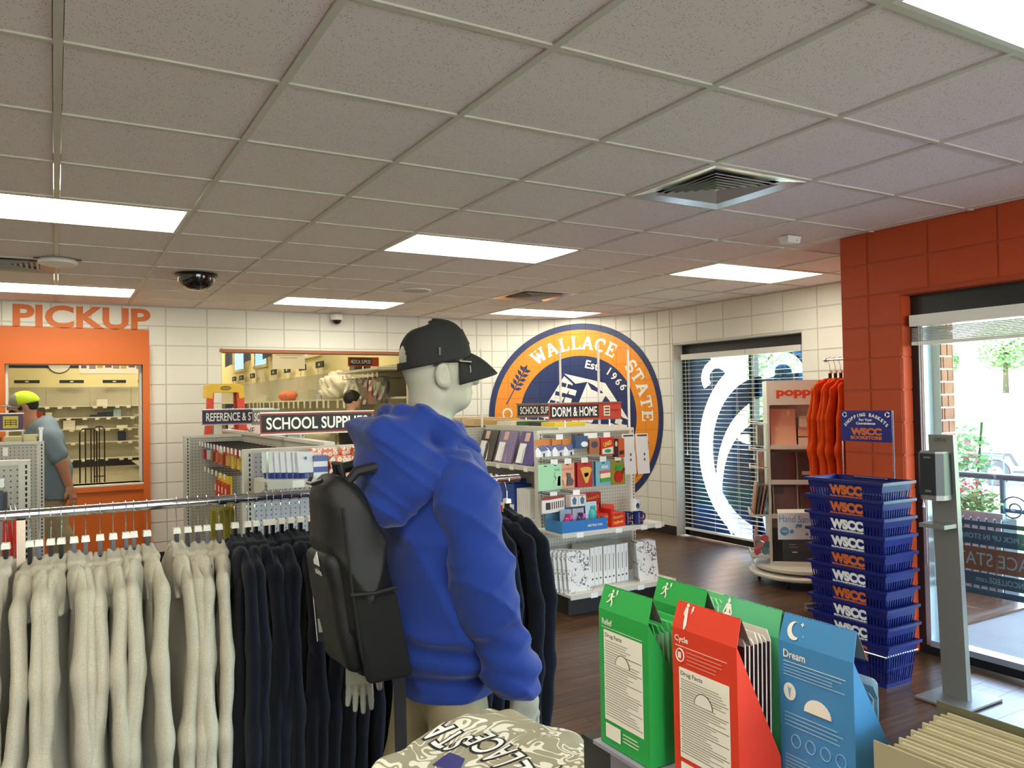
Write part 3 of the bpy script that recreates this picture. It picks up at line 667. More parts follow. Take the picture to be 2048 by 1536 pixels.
pf = foliage('leaves', t, (6.3, 3.65, .68), (.11, .27, .10), 420, M_LEAF, .03, 3); pf['kind'] = 'stuff'
pf = foliage('blossoms', t, (6.3, 3.7, .74), (.10, .22, .10), 70, M_FLW, .02, 4); pf['kind'] = 'stuff'
t = thing('rose_bush', 'tall bush with pink flowers beyond the handrail', 'bush', (7.6, 4.42, -.03))
for a, b_, z in ((-.15, .1, 1.1), (.1, -.1, 1.25), (.05, .2, .95)): MB().tube([(7.6, 4.42, -.03), (7.6+a*.5, 4.42+b_*.5, .5), (7.6+a, 4.42+b_, z)], .012, 6).build('stem', M_LEAFD, t)
pf = foliage('leaves', t, (7.6, 4.42, .90), (.22, .22, .34), 380, M_LEAF, .04, 5); pf['kind'] = 'stuff'; pf = foliage('blossoms', t, (7.6, 4.42, .90), (.24, .24, .34), 80, M_FLW, .028, 6); pf['kind'] = 'stuff'
# white off-road car in the car park
def jeep(loc, rz):
    t = thing('parked_car', 'white off-road car with black wheel arches parked outside', 'car', loc, rz)
    Wm = mat('car_white', '#f2f2f2', .3, coat=.6); Bm = mat('car_black_trim', '#2c2f36', .6); Gm = mat('car_glass', '#26323a', .08)
    MB().prism([(-2, .5), (2.0, .5), (2.0, .95), (1.9, 1.08), (.55, 1.16), (-2, 1.16)], lambda a, b, s: (a, s, b), -.75, .75).build('body', Wm, t, local=True)
    MB().prism([(-2, 1.16), (.55, 1.16), (.2, 1.75), (-1.95, 1.78)], lambda a, b, s: (a, s, b), -.7, .7).build('cabin', Wm, t, local=True)
    for s in (-1, 1):
        MB().prism([(-.75, 1.22), (.38, 1.22), (.12, 1.66), (-.75, 1.68)], lambda a, b, q: (a, s*.705+q*.01, b), -.5, .5).build('side_window', Gm, t, local=True)
        for x in (-1.3, 1.35):
            MB().lathe([(.2, -.13), (.37, -.13), (.4, -.08), (.4, .08), (.37, .13), (.2, .13)], n=28).xf(Matrix.Translation((x, s*.72, .4))@Matrix.Rotation(pi/2, 4, 'X')).build('tyre', Bm, t, local=True, smooth=True)
            MB().lathe([(0, -.1), (.21, -.11), (.22, .11), (0, .1)], n=24).xf(Matrix.Translation((x, s*.72, .4))@Matrix.Rotation(pi/2, 4, 'X')).build('wheel_rim', M_STEEL, t, local=True, smooth=True)
            MB().prism([(x-.62, .62), (x-.5, .62), (x-.36, .9), (x+.36, .9), (x+.5, .6), (x+.62, .6), (x+.42, 1.0), (x-.42, 1.0)], lambda a, b, q: (a, s*(.78+q*.1), b), -1, 1).build('wheel_arch', Bm, t, local=True)
    MB().box(2.0, 2.2, -.75, .75, .5, .7).build('bumper', Bm, t, local=True)
    MB().box(-1.0, .9, -.9, -.75, .4, .48).box(-1.0, .9, .75, .9, .4, .48).build('side_step', Bm, t, local=True)
    MB().prism([(.5, 1.17), (.55, 1.17), (.2, 1.72), (.16, 1.72)], lambda a, b, s: (a, s, b), -.66, .66).build('windscreen', Gm, t, local=True)
jeep((25.98, 12.67, -1.29), radians(119))
def tree(loc, hgt, cr, label, seed):
    t = thing('tree', label, 'tree', loc, group='trees beyond the car park'); rg = random.Random(seed)
    MB().tube([loc, (loc[0]+.05, loc[1], loc[2]+hgt*.35), (loc[0], loc[1]+.1, loc[2]+hgt*.7)], [.16, .12, .05], 8).build('trunk', mat('bark', '#5a4a3c', .9), t)
    for k in range(5):
        a = k*1.3; MB().tube([(loc[0], loc[1], loc[2]+hgt*(.3+.07*k)), (loc[0]+cos(a)*cr*.6, loc[1]+sin(a)*cr*.6, loc[2]+hgt*(.5+.08*k))], [.06, .02], 6).build('branch', mat('bark', '#5a4a3c', .9), t)
    b = foliage('leaves', t, (loc[0], loc[1], loc[2]+hgt*.66), (cr, cr, hgt*.36), 1900, M_LEAF, .15, seed); b['kind'] = 'stuff'
tree((41.6, 22.1, 1.5), 3.7, 1.5, 'leafy tree beyond the car park seen through the entrance glass', 11); tree((46, 22.0, 1.5), 5.2, 1.9, 'taller tree at the far right beyond the car park', 12)
tree((17, 16.2, -1.29), 5.2, 1.7, 'small tree on the lawn seen through the tall window', 13); tree((44, 27.0, 1.5), 3.0, 1.0, 'distant small tree beside the brick pier', 14)
t = thing('yard_fence', 'dark metal picket fence on the lawn outside the tall window', 'fence', (8.4, 7.5, -.06))
MB().box(8.39, 8.41, 4.5, 10.5, .86, .89).build('top_rail', M_RAIL, t); MB().box(8.39, 8.41, 4.5, 10.5, .1, .13).build('bottom_rail', M_RAIL, t)
for k in range(50): MB().box(8.395, 8.405, 4.5+k*.12, 4.512+k*.12, -.06, .9).build('picket', M_RAIL, t)
struct(MB().box(10.5, 10.8, 10.2, 11.6, -.06, 3.2).build('brick_wall_outside', mat('pink_brick_far', '#b58a78', .9)))
# ------------------------------------------------------------------ back room behind the openings
RX, RY, RZ = 4.05, 23.9, 3.5
M_VINYL = mat('pale_vinyl_tile', '#cfc7ae', .15, var=.06, vscale=4); M_SHW = mat('shelf_white', '#dcd8c8', .5); M_SLW = mat('slatwall_grey', '#b9b6a4', .6); M_SIGNB = mat('sign_black', '#22262a', .6)
struct(MB().box(-6, RX, YP+.2, RY, -.05, 0).build('floor_back_room', M_VINYL))
struct(MB().box(-6, RX, RY, RY+.1, 0, RZ).build('wall_back_room_far', M_CREAM)); struct(MB().box(RX, RX+.1, YP+.2, RY, 0, RZ).build('wall_back_room_right', M_CREAM))
struct(MB().box(-6.1, -6, YP+.2, RY, 0, RZ).build('wall_back_room_left', M_CREAM)); cb = struct(MB().box(-6, RX, YP+.2, RY, RZ, RZ+.1).build('ceiling_back_room', M_WHT))
struct(MB().box(-6, PO[0], YP+.2, YP+.22, 0, RZ).box(PO[1], OP2[0], YP+.2, YP+.22, 0, RZ).box(OP2[1], RX, YP+.2, YP+.22, 0, RZ).box(PO[0], PO[1], YP+.2, YP+.22, PO[3], RZ).box(OP2[0], OP2[1], YP+.2, YP+.22, OP2[3], RZ).box(PO[0], PO[1], YP+.2, YP+.22, 0, PO[2]).build('wall_back_room_near', M_CREAM))
M_LENS2 = mat('lit_lens_back_room', '#ffefc8', .5, emit=15.0)
for k, (x, y) in enumerate([(-2.6, 11), (.2, 11), (2.4, 11), (-2.6, 15), (.2, 15), (2.4, 15), (-2.6, 19), (.2, 19), (2.4, 19), (.2, 22.4), (2.4, 22.4)]):
    t = thing('ceiling_light', 'ceiling light panel in the back room, %s from the doorway' % ORD[k], 'light', (x, y, RZ), group='back room ceiling lights')
    MB().box(0, 1.2, 0, .6, -.02, 0).build('frame', M_WHT, t, local=True); MB().box(.03, 1.17, .03, .57, -.026, -.021).build('diffuser', M_LENS2, t, local=True)
# far wall shelving
t = thing('wall_shelving', 'long white wall shelving on the far wall behind the pickup window', 'shelving', (.8, RY, 0))
for k in range(6):
    x0 = -2.2+k*1.0
    MB().box(x0+.004, x0+.996, RY-.03, RY-.001, .2, 2.1).build('back_panel', M_SLW, t)
    for z in (.22, .65, 1.0, 1.3, 1.6):
        MB().box(x0+.003, x0+.997, RY-(.5 if z < .3 else .34), RY-.03, z-.025, z).build('shelf', M_SHW, t)
MB().box(-2.2, 3.8, RY-.42, RY-.03, 0, .19).build('plinth', M_BASE, t)
tg = MB().box(-.05, .05, -.004, 0, -.07, 0).mesh('ticket')
for z in (.22, .65, 1.0, 1.3, 1.6):
    for k in range(9):
        if rnd.random() < .8: o = obj('ticket', tg, M_WHT, t); o.location = (Vector((-.2+k*.28+rnd.uniform(-.06, .06), RY-(.51 if z < .3 else .35), z))-Vector(t.location))
for k, (x, l, cl) in enumerate([(-.9, 'left', 0), (.1, 'middle', 1), (1.1, 'right', 2), (1.95, 'rightmost', 3)]):
    s = thing('category_sign', 'black category sign above the far shelving, %s of the four' % l, 'sign', (x+.3, RY-.2, 2.1), group='black signs over the far shelving')
    MB().box(x, x+.56, RY-.22, RY-.2, 2.2, 2.28).build('board', M_SIGNB, s); MB().box(x+.24, x+.32, RY-.224, RY-.221, 2.225, 2.255).build('lettering', M_WHT, s)
    for q in (.08, .46): MB().box(x+q, x+q+.012, RY-.212, RY-.2, 2.1, 2.2).build('stem', M_SHW, s)
st = MB().box(-3, .55, RY-.008, RY-.001, 2.6, 3.0).build('trim_1', mat('navy_paint', '#232c4c', .6)); struct(st)
t = thing('wall_clock', 'white round emblem on the navy stripe of the far wall', 'emblem', (.1, RY-.02, 2.74)); MB().lathe([(0, -.012), (.26, -.012), (.26, .01)], n=32).xf(Matrix.Translation((.1, RY-.02, 2.74))@Matrix.Rotation(pi/2, 4, 'X')).build('disc', M_WHT, t)
MB().lathe([(.26, -.014), (.28, -.014), (.28, .01), (.26, .01)], n=32).xf(Matrix.Translation((.1, RY-.02, 2.74))@Matrix.Rotation(pi/2, 4, 'X')).build('rim', M_SIGNB, t)
t = thing('wall_poster', 'pale poster with purple pictures high on the far wall', 'poster', (1.3, RY-.01, 2.5)); MB().box(.56, 2.4, RY-.014, RY-.002, 2.46, 3.0).build('sheet', M_WHT, t)
for k in range(9): MB().box(.6+k*.19, .72+k*.19+rnd.uniform(0, .04), RY-.017, RY-.015, 2.58+rnd.uniform(0, .05), 2.75).build('picture', flat(['#6b4a78', '#8a7f92', '#b59a62'][k % 3]), t)
def stack(name, label, cat, x, y, z, w, d, hs, cols, group=None):
    for k, (hh, c) in enumerate(zip(hs, cols)):
        nm = name; o = MB().box(x, x+w, y-d, y, z, z+hh-.004).box(x-.004, x+w+.004, y-d-.004, y+.004, z+hh-.02, z+hh-.004).build(nm, flat(c)); tag(o, label % (ORD[k] if len(hs) > 1 else ''), cat, group); z += hh
yb = RY-.08
stack('box', '%s small navy box up in the stack of four on the far shelf', 'box', .98, yb, 1.301, .17, .2, [.065]*2, ['#28324f']*2, 'navy boxes on the far shelf')
stack('box', '%s small navy box up beside the pale blue box on the far shelf', 'box', 1.16, yb, 1.301, .17, .2, [.065]*2, ['#28324f']*2, 'navy boxes on the far shelf')
stack('box', 'small navy box at the left end of the boxes on the far shelf%s', 'box', .80, yb, 1.301, .16, .2, [.065], ['#28324f'])
stack('box', 'pale blue box standing on the far shelf beside navy boxes%s', 'box', 1.35, yb, 1.301, .18, .15, [.2], ['#a9c6cc'])
stack('box', 'white box on the top far shelf right of the middle%s', 'box', .95, yb, 1.601, .26, .2, [.17], ['#e3dfd2'])
stack('box', 'red box with white lid behind the man on the far shelf%s', 'box', -.52, yb, 1.301, .26, .2, [.16], ['#b03a30'])
stack('box', 'white box beside the red box on the far shelf%s', 'box', -.22, yb, 1.301, .15, .2, [.15], ['#d8d5ca'])
stack('box', '%s white carton up in the left pile on the far shelf', 'box', .18, yb, 1.001, .27, .22, [.08, .08, .07], ['#e8e4d4']*3, 'white cartons on the far shelf'); stack('box', 'low white carton right of the pile on the far shelf%s', 'box', .47, yb, 1.001, .27, .22, [.09], ['#e8e4d4'])
stack('box', 'white carton at the right end of the far shelf%s', 'box', 1.42, yb, 1.001, .26, .22, [.07], ['#e8e4d4'])
stack('box', '%s navy box up in the low pile at the right of the far shelves', 'box', 1.46, yb, .651, .18, .2, [.08, .08, .08], ['#28324f']*3, 'navy boxes low on the far shelving')
# gondola in the back room seen at the right of the pickup window
t = thing('gondola_shelf', 'white gondola shelving with clear bins at the right of the pickup window', 'shelving', (2.0, 19, 0))
MB().box(1.98, 2.02, 14.6, 22.8, 0, 1.45).build('spine', M_SHW, t)
for z in (.16, .5, .8, 1.1, 1.35): MB().box(1.72 if z < .2 else 1.78, 1.98, 14.6, 22.8, z-.02, z).build('shelf', M_SHW, t)
for k in range(14): MB().box(1.768, 1.774, 14.8+k*.56, 14.9+k*.56, .42, .5).build('ticket', M_WHT, t)
for k in range(16):
    z = (.16, .5, .8, 1.1)[k % 4]; o = MB().box(1.8, 1.96, 15+k*.47, 15.3+k*.47, z+.001, z+.12+.1*rnd.random()).build('storage_bin', flat(['#cfd0c6', '#b8bdb8', '#d9d4c2', '#8d8d86'][k % 4])); tag(o, 'pale storage bin on the gondola seen through the pickup window, %s from the near end' % ORD[k], 'bin', 'bins on the back room gondola')
# black wheeled cart with tube ends
t = thing('stock_cart', 'black tubular stock cart standing behind the pickup window', 'cart', (.50, 13.8, 0))
for yy, x0, x1 in ((13.2, .31, .53), (14.6, .55, .70)):
    p = [(x0, yy, .2), (x0, yy, 1.19), (x0+.04, yy, 1.23), (x1-.04, yy, 1.23), (x1, yy, 1.19), (x1, yy, .2)]
    MB().tube(p, .011, 8).build('end_frame', M_BLK, t)
    for q in ((.33, .66) if yy < 14 else (.5,)): MB().cyl((x0+(x1-x0)*q, yy, .2), (x0+(x1-x0)*q, yy, 1.23), .009, n=8).build('bar', M_BLK, t)
    MB().cyl((x0, yy, .42), (x1, yy, .42), .011, n=8).build('cross_bar', M_BLK, t)
MB().box(.3, .72, 13.2, 14.6, .16, .2).build('deck', M_BLK, t)
for x, y in ((.34, 13.3), (.66, 13.3), (.34, 14.5), (.66, 14.5)): MB().cyl((x-.02, y, .08), (x+.02, y, .08), .08, n=14).build('castor', M_BASE, t)
# right wall of the back room: panels, shelf, signs, windows, flags
t = thing('wall_shelving', 'long grey panelled wall shelving along the right wall of the back room', 'shelving', (RX, 15, 0))
for k in range(12):
    y0 = 9.0+k*1.22; MB().box(RX-.03, RX-.001, y0+.005, y0+1.215, .2, 2.06).build('back_panel', M_SLW, t)
for k in range(6):
    MB().box(RX-.4, RX-.03, 9+k*2.44, 9+k*2.44+2.43, 1.585, 1.61).build('shelf', M_SHW, t); MB().box(RX-.4, RX-.03, 9+k*2.44, 9+k*2.44+2.43, 1.1, 1.12).build('shelf', M_SHW, t)
tk = MB().box(-.003, 0, -.05, .05, -.13, 0).mesh('ticket')
for k in range(26): o = obj('ticket', tk, M_WHT, t); o.location = (-.404, 10.5+k*.36+rnd.uniform(-.1, .1)-15, 1.6)
for k, y in enumerate([20.9, 20.0, 18.76, 17.9, 16.7, 15.6, 14.5, 13.4]):
    s = thing('category_sign', 'category sign on the right wall of the back room, %s from the near end' % ORD[7-k], 'sign', (RX-.1, y, 2.06), group='signs on the back room right wall')
    MB().box(RX-.12, RX-.1, y-.22, y+.22, 2.16, 2.27).build('board', M_SIGNB if k != 3 else M_SHW, s); MB().box(RX-.124, RX-.121, y-.04, y+.04, 2.195, 2.235).build('lettering', M_WHT, s)
    for q in (-.15, .13): MB().box(RX-.112, RX-.1, y+q, y+q+.015, 2.06, 2.16).build('stem', M_SHW, s)
M_SKYB = mat('window_daylight', '#8fc0f0', .5, emit=1.6)
for k, y in enumerate((20.6, 18.2, 14.2, 10.8)):
    w = struct(MB().box(RX-.06, RX-.005, y-.55, y+.75, 2.38, 2.44).box(RX-.03, RX-.005, y-.5, y-.45, 2.44, 3.2).box(RX-.03, RX-.005, y+.65, y+.7, 2.44, 3.2).build('window_%d' % (k+2), M_CREAM))
    MB().box(RX-.02, RX-.006, y-.45, y+.65, 2.44, 3.2).build('pane', M_SKYB, w)
    for q in range(14): MB().box(RX-.045, RX-.025, y-.45, y+.65, 2.46+q*.053, 2.466+q*.053).build('slat', M_SLAT, w)
def flag(x, y, top, bot, z, label, wd=.95):
    t = thing('pennant', label, 'pennant', (x, y, z), group='orange and navy pennants in the back room')
    for nm, c, z0, z1 in (('upper_band', top, .32, .62), ('lower_band', bot, 0, .32)):
        MB().grid(lambda u, v: (x+.02*sin(u*7), y+(u-.5)*wd, z+z0+(z1-z0)*v+.02*sin(u*6)), 10, 1).grid(lambda u, v: (x+.012+.02*sin(u*7), y+(u-.5)*wd, z+z0+(z1-z0)*v+.02*sin(u*6)), 10, 1).build(nm, flat(c), t, fix=False)
    for q in (-.45, .45): MB().cyl((x+.006, y+q*wd, z+.6), (x+.006, y+q*wd, RZ), .003, n=5).build('string', M_BLK, t)
flag(3.6, 19.83, '#d9562c', '#232c55', 2.49, 'orange over navy pennant at the left of the back room doorway'); flag(3.8, 18.7, '#d9562c', '#232c55', 2.54, 'orange over navy pennant beside the blue back room window', .8); flag(3.9, 17.2, '#3a3f52', '#232c55', 2.54, 'navy pennant left of the hanging pale sign', .8)
t = thing('hanging_sign', 'pale blank-looking hanging sign in the back room doorway', 'sign', (3.2, 12.6, 2.1)); MB().box(2.956, 3.465, 12.6, 12.61, 2.10, 2.45).build('panel', mat('pale_sign', '#d2ccbb', .7), t)
for z, w in ((2.31, .5), (2.27, .32)): MB().box(3.21-w*.42, 3.21+w*.42, 12.597, 12.6, z, z+.012).build('text_line', mat('faint_text', '#9a948a', .7), t)
for x in (3.0, 3.42): MB().cyl((x, 12.605, 2.45), (x, 12.605, 3.5), .003, n=5).build('wire', M_BLK, t)
# goods on the right wall shelf
tag(MB().box(3.7, 3.9, 17.2, 17.5, 1.611, 1.75).box(3.695, 3.905, 17.19, 17.51, 1.72, 1.745).build('box', flat('#d8d4c4')), 'pale box on the right wall shelf of the back room, left of the orange fabric', 'box')
tag(MB().box(3.7, 3.9, 13.3, 13.9, 1.611, 1.78).box(3.695, 3.905, 13.29, 13.91, 1.74, 1.77).build('box', flat('#cfd0c0')), 'long pale box on the right wall shelf right of the orange fabric', 'box')
tag(MB().box(3.7, 3.9, 12.4, 12.55, 1.611, 1.72).box(3.7, 3.9, 12.5, 12.7, 1.611, 1.8).box(3.7, 3.9, 12.7, 12.82, 1.611, 1.7).build('box', flat('#b8b4c4')), 'stepped lilac boxes on the right wall shelf', 'box')
def cloth(name, label, cat, c, r, col, seed, hres=.02, par=None, flatb=True):
    rg = random.Random(seed); k = [rg.uniform(14, 30) for _ in range(6)]; ph = [rg.uniform(0, 6) for _ in range(6)]
    def fn(X, Y, Z):
        x, y, z = X-c[0], Y-c[1], Z-c[2]
        d = ell(x, y, z, (0, 0, 0), r)+.12*min(r)*(np.sin(x*k[0]+z*k[1]+ph[0])+np.sin(y*k[2]-z*k[3]+ph[1])+.6*np.sin((x+y)*k[4]*1.7+ph[2]))
        return np.maximum(d, -z-r[2]*.9) if flatb else d
    e = .3*max(r)*0+.05
    o = blob(name, fn, (c[0]-r[0]-e, c[1]-r[1]-e, c[2]-r[2]-e), (c[0]+r[0]+e, c[1]+r[1]+e, c[2]+r[2]+e), hres, mat(name+col, col, .8), par)
    return tag(o, label, cat) if label else o
cloth('fabric_bundle', 'orange and white fabric bundle on the right wall shelf', 'fabric', (3.8, 15.0, 1.70), (.14, .4, .1), '#e08060', 3)
cloth('bagged_garments', 'pile of clear bagged white garments on the upper back room shelf behind the boy', 'garments', (3.72, 11.7, 1.80), (.22, .55, .2), '#d6d3c6', 5, .025)
cloth('bagged_garments', 'lower pile of clear bagged garments beside the boy', 'garments', (3.72, 11.4, 1.25), (.22, .7, .16), '#cfccbe', 6, .025)
t = thing('low_table', 'low table under the pale bagged garments in the back room', 'table', (3.1, 10.6, 0)); MB().box(2.8, 3.4, 10.15, 11.05, .90, .93).build('table_top', M_SHW, t)
for x, y in ((2.84, 10.2), (3.36, 10.2), (2.84, 11.0), (3.36, 11.0)): MB().box(x-.02, x+.02, y-.02, y+.02, 0, .90).build('leg', M_SHW, t)
cloth('bagged_garments', 'pale bagged garments low behind the SCHOOL SUPPLIES sign', 'garments', (3.1, 10.6, 1.08), (.25, .4, .16), '#c3bf9f', 8, .025)
# upper rack with hanging clear packets beside the mannequin's cap
t = thing('upper_rack', 'white upper shelf rack with hooks in the back room beside the mannequin\'s cap', 'rack', (3.7, 10.2, 1.5))
MB().box(3.45, 4.04, 9.3, 10.9, 1.95, 1.98).build('shelf', M_SHW, t); MB().box(3.99, 4.04, 9.3, 10.9, 1.0, 1.95).build('back_panel', M_SLW, t)
for k in range(9): MB().cyl((3.5, 9.4+k*.17, 1.87), (4.0, 9.4+k*.17, 1.87), .005, n=5).build('hook', M_CHROME, t)
for k in range(9): MB().box(3.49, 3.493, 9.38+k*.17, 9.43+k*.17, 1.86, 1.92).build('ticket', M_WHT, t)
for k in range(9):
    c = ['#dfe0e2', '#c9d0da', '#d4d4d0', '#6a6a6c', '#77706e', '#8a6a70', '#b05a6a', '#70757c', '#5a5c60'][8-k]; y = 9.4+k*.17
    o = MB().grid(lambda u, v: (3.54+.03*sin(v*5+k), y-.06+.12*u+.01*sin(v*8), 1.86-.34*v), 3, 6).grid(lambda u, v: (3.62+.02*sin(v*5+k), y-.06+.12*u, 1.86-.33*v), 3, 6).build('hanging_packet', mat('packet'+c, c, .25), fix=False)
    tag(o, 'clear hanging packet on the upper rack, %s from the right' % ORD[k], 'packet', 'packets on the upper rack')
t = thing('department_sign', 'small red and black MEDICAL SUPPLIES sign on the upper rack', 'sign', (3.5, 10.1, 1.98))
MB().box(3.30, 3.72, 9.95, 9.965, 2.02, 2.14).build('board', flat('#b8402f'), t); MB().box(3.32, 3.62, 9.945, 9.949, 2.035, 2.125).build('panel', M_SIGNB, t); lettering('MEDICAL SUPPLIES', .27, .05, plane((3.47, 9.944, 2.08), (1, 0, 0), (0, 0, 1)), M_WHT, t)
MB().cyl((3.5, 9.957, 1.98), (3.5, 9.957, 2.02), .006, n=6).build('stem', M_CHROME, t)
tag(MB().box(3.1, 3.24, 10.3, 10.5, 1.985, 2.16).box(3.25, 3.33, 10.3, 10.45, 1.985, 2.08).build('gadget_box', flat('#5a6068')), 'grey boxed gadgets on the upper rack beside the sign', 'box').location.x += .4
# ------------------------------------------------------------------ store gondolas
def m_peg(name, col, axes, hole='#2a2a28', sp=.0254, r=.13):
    m = mat(name, col, .5); t = NT(m); q = t.xyz(t.coord()); d = None
    for a in axes:
        f = t.math('SUBTRACT', t.math('FRACT', t.math('DIVIDE', q[a], sp)), .5); f = t.math('MULTIPLY', f, f); d = f if d is None else t.math('ADD', d, f)
    t.l(t.mix(t.math('LESS_THAN', d, r*r), rgb(col), rgb(hole)), t.b.inputs['Base Color']); return m
PEG_XZ = m_peg('pegboard_front', '#b4b1a6', (0, 2)); PEG_YZ = m_peg('pegboard_side', '#b4b1a6', (1, 2)); PEG_BL = m_peg('pegboard_pale', '#c3c8d2', (0, 2))
def m_slot():
    m = mat('slotted_upright', '#cdcabf', .45); t = NT(m); q = t.xyz(t.coord())
    f = t.math('LESS_THAN', t.math('FRACT', t.math('DIVIDE', q[2], .0254)), .55); x = t.math('LESS_THAN', t.math('ABSOLUTE', t.math('SUBTRACT', t.math('FRACT', t.math('DIVIDE', q[0], 10)), 0)), .00025)
    return m
M_UPR = mat('upright_enamel', '#cfccc1', .45); M_SLOT = mat('slot_black', '#111111', .7); M_TICK = mat('price_ticket', '#f1f0ec', .5); M_WIRE = mat('black_wire', '#1a1a1a', .4)
def endpanel(name, label, x0, x1, y, H, left=True, right=True, peg=None, thick=.05, run=0, xs=None):
    """end panel facing -Y with slotted uprights; run = length of gondola behind it"""
    t = thing(name, label, 'gondola', (x0, y, 0))
    MB().box(x0+.045, x1-.045, y+.006, y+thick, .0, H-.02).build('pegboard', peg or PEG_XZ, t)
    for s, xx in ((left, x0), (right, x1-.045)):
        if s:
            u = MB().box(xx, xx+.045, y, y+thick, 0, H).build('upright', M_UPR, t)
            sl = MB(); z = .12
            while z < H-.03: sl.box(xx+.026, xx+.034, y-.0006, y+.002, z, z+.016); z += .0254
            sl.build('slots', M_SLOT, u)['kind'] = 'stuff'
    MB().box(x0+.0455, x1-.0455, y-.004, y+thick+.004, H-.02, H+.002).build('top_rail', M_UPR, t)
    if run:
        xs = xs or (x0+x1)/2
        MB().box(xs-.02, xs+.02, y+thick, y+run, .12, H).build('spine', PEG_YZ, t); MB().box(xs-.03, xs+.03, y+thick, y+run, H, H+.02).build('spine_cap', M_UPR, t)
        MB().box(x0+.02, x1-.02, y+thick, y+run, 0, .12).build('plinth', M_BASE, t)
    return t
H0 = 1.30
dorm = endpanel('gondola', 'grey pegboard end gondola under the DORM & HOME sign', 3.13, 4.05, 5.05, H0)
MB().box(3.15, 4.03, 4.70, 5.05, 0, .135).build('plinth', M_BASE, dorm)
def shelf(par, x0, x1, y0, y1, z, m=None, lip=.03, tickets=()):
    s = MB().box(x0, x1, y0, y1, z-.018, z).box(x0, x1, y0-.006, y0, z-lip, z+.004).build('shelf', m or M_UPR, par)
    for q in tickets: MB().box(q-.03, q+.03, y0-.009, y0-.0065, z-.036, z-.002).build('ticket', M_TICK, s)
    return s
shelf(dorm, 3.10, 4.06, 4.60, 5.05, .165, tickets=(3.3, 3.72)); shelf(dorm, 3.12, 4.06, 4.72, 5.05, .575, tickets=(3.27, 3.62, 3.86, 4.0))
def hook(par, x, y, z, L=.22, tk=True):
    h = MB().cyl((x, y, z), (x, y-L, z), .003, n=5).cyl((x, y, z+.012), (x, y-L-.01, z+.012), .002, n=5).build('hook', M_WIRE, par)
    if tk: MB().box(x-.03, x+.03, y-L-.014, y-L-.011, z-.012, z+.026).build('ticket', M_TICK, h)
for x in (3.19, 3.44, 3.5, 3.62): hook(dorm, x, 5.05, 1.255, .2)
for x in (3.14, 3.26, 3.41, 3.58, 3.72): hook(dorm, x, 5.05, 1.075, .2)
for x in (3.13, 3.33): hook(dorm, x, 5.05, .84, .2)
def product(name, label, cat, loc, parts, group=None, rz=0):
    t = thing(name, label, cat, loc, rz, group)
    for nm, b, m in parts: b.build(nm, m if not isinstance(m, str) else flat(m, .4), t, local=True)
    return t
def P2(poly, t0, t1): return MB().prism(poly, lambda a, b, s: (a, s, b), t0, t1)
def oval(cx, cz, rx, rz, n=16, a0=0, a1=360): return [(cx+rx*cos(radians(a0+(a1-a0)*k/(n if a1-a0 == 360 else n-1))), cz+rz*sin(radians(a0+(a1-a0)*k/(n if a1-a0 == 360 else n-1)))) for k in range(n)]
# row 1
for k in range(5):
    x, y = (3.06, 4.83) if k == 0 else [(3.06, 4.88), (3.10, 4.88), (3.145, 4.88), (3.20, 4.88), (3.285, 4.87)][k]
    t = product('house_tag', 'hanging white house with plaid roof, %s from the left on the end gondola' % ORD[k], 'novelty', (x, y+.02*(3-k)*(k < 4), 1.25),
        [('card', P2([(-.05, -.005), (.05, -.005), (.05, -.05), (-.05, -.05)], -.002, 0), '#c87a30'), ('front_wall', P2([(-.05, -.13), (-.008, -.13), (-.008, -.088), (-.029, -.062), (-.05, -.088)], -.016, -.003), '#f0f1f4'),
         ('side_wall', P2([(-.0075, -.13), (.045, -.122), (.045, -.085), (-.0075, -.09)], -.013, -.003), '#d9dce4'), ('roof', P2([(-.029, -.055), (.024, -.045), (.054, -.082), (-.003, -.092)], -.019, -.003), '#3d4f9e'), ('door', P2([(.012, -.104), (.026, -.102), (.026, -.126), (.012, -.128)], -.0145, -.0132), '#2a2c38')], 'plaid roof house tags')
    for q in range(4): P2([(-.024+q*.014, -.057+q*.0028), (-.021+q*.014, -.0565+q*.0028), (.006+q*.014, -.0895+q*.0024), (.003+q*.014, -.09+q*.0024)], -.0198, -.0192).build('plaid_line', flat('#dfe3ee'), t, local=True)
    for q in range(3): P2([(-.022+q*.008, -.066-q*.009), (.031+q*.008, -.056-q*.009), (.033+q*.008, -.0585-q*.009), (-.020+q*.008, -.0685-q*.009)], -.0199, -.0193).build('plaid_line', flat('#22305f'), t, local=True)
product('hanging_pack', 'navy blister pack with white cloud on the top row of the end gondola', 'pack', (3.37, 4.86, 1.262), [('card', P2([(-.055, 0), (.055, 0), (.055, -.09), (-.055, -.09)], -.05, 0), '#31507c'), ('cloud', P2(oval(.02, -.06, .03, .02)+[], -.056, -.051), '#e8eef2')])
product('hanging_pack', 'brown snack-shaped pack beside the red card game', 'pack', (3.482, 4.84, 1.235), [('card', P2([(-.045, 0), (.045, 0), (.05, -.03), (.045, -.108), (-.045, -.108)], -.03, 0), '#a8683c'), ('print', P2(oval(.0, -.04, .03, .025), -.033, -.031), '#4a3a58')])
t = product('card_game', 'red card game box with yellow lettering hanging on the end gondola', 'card game', (3.60, 4.83, 1.243), [('box', P2([(-.06, 0), (.06, 0), (.06, -.13), (-.06, -.13)], -.025, 0), '#c62a22'), ('picture', P2([(-.05, -.085), (.05, -.07), (.05, -.122), (-.05, -.122)], -.0275, -.0255), '#d8dccf'), ('picture_patch', P2(oval(0, -.1, .03, .014), -.03, -.028), '#2f8a4a')])
lettering('UNO', .075, .035, plane((0, -.0265, -.045), Vector((1, 0, .3)), Vector((-.3, 0, 1))), flat('#e8c23a'), t, local=True, bold=.04)
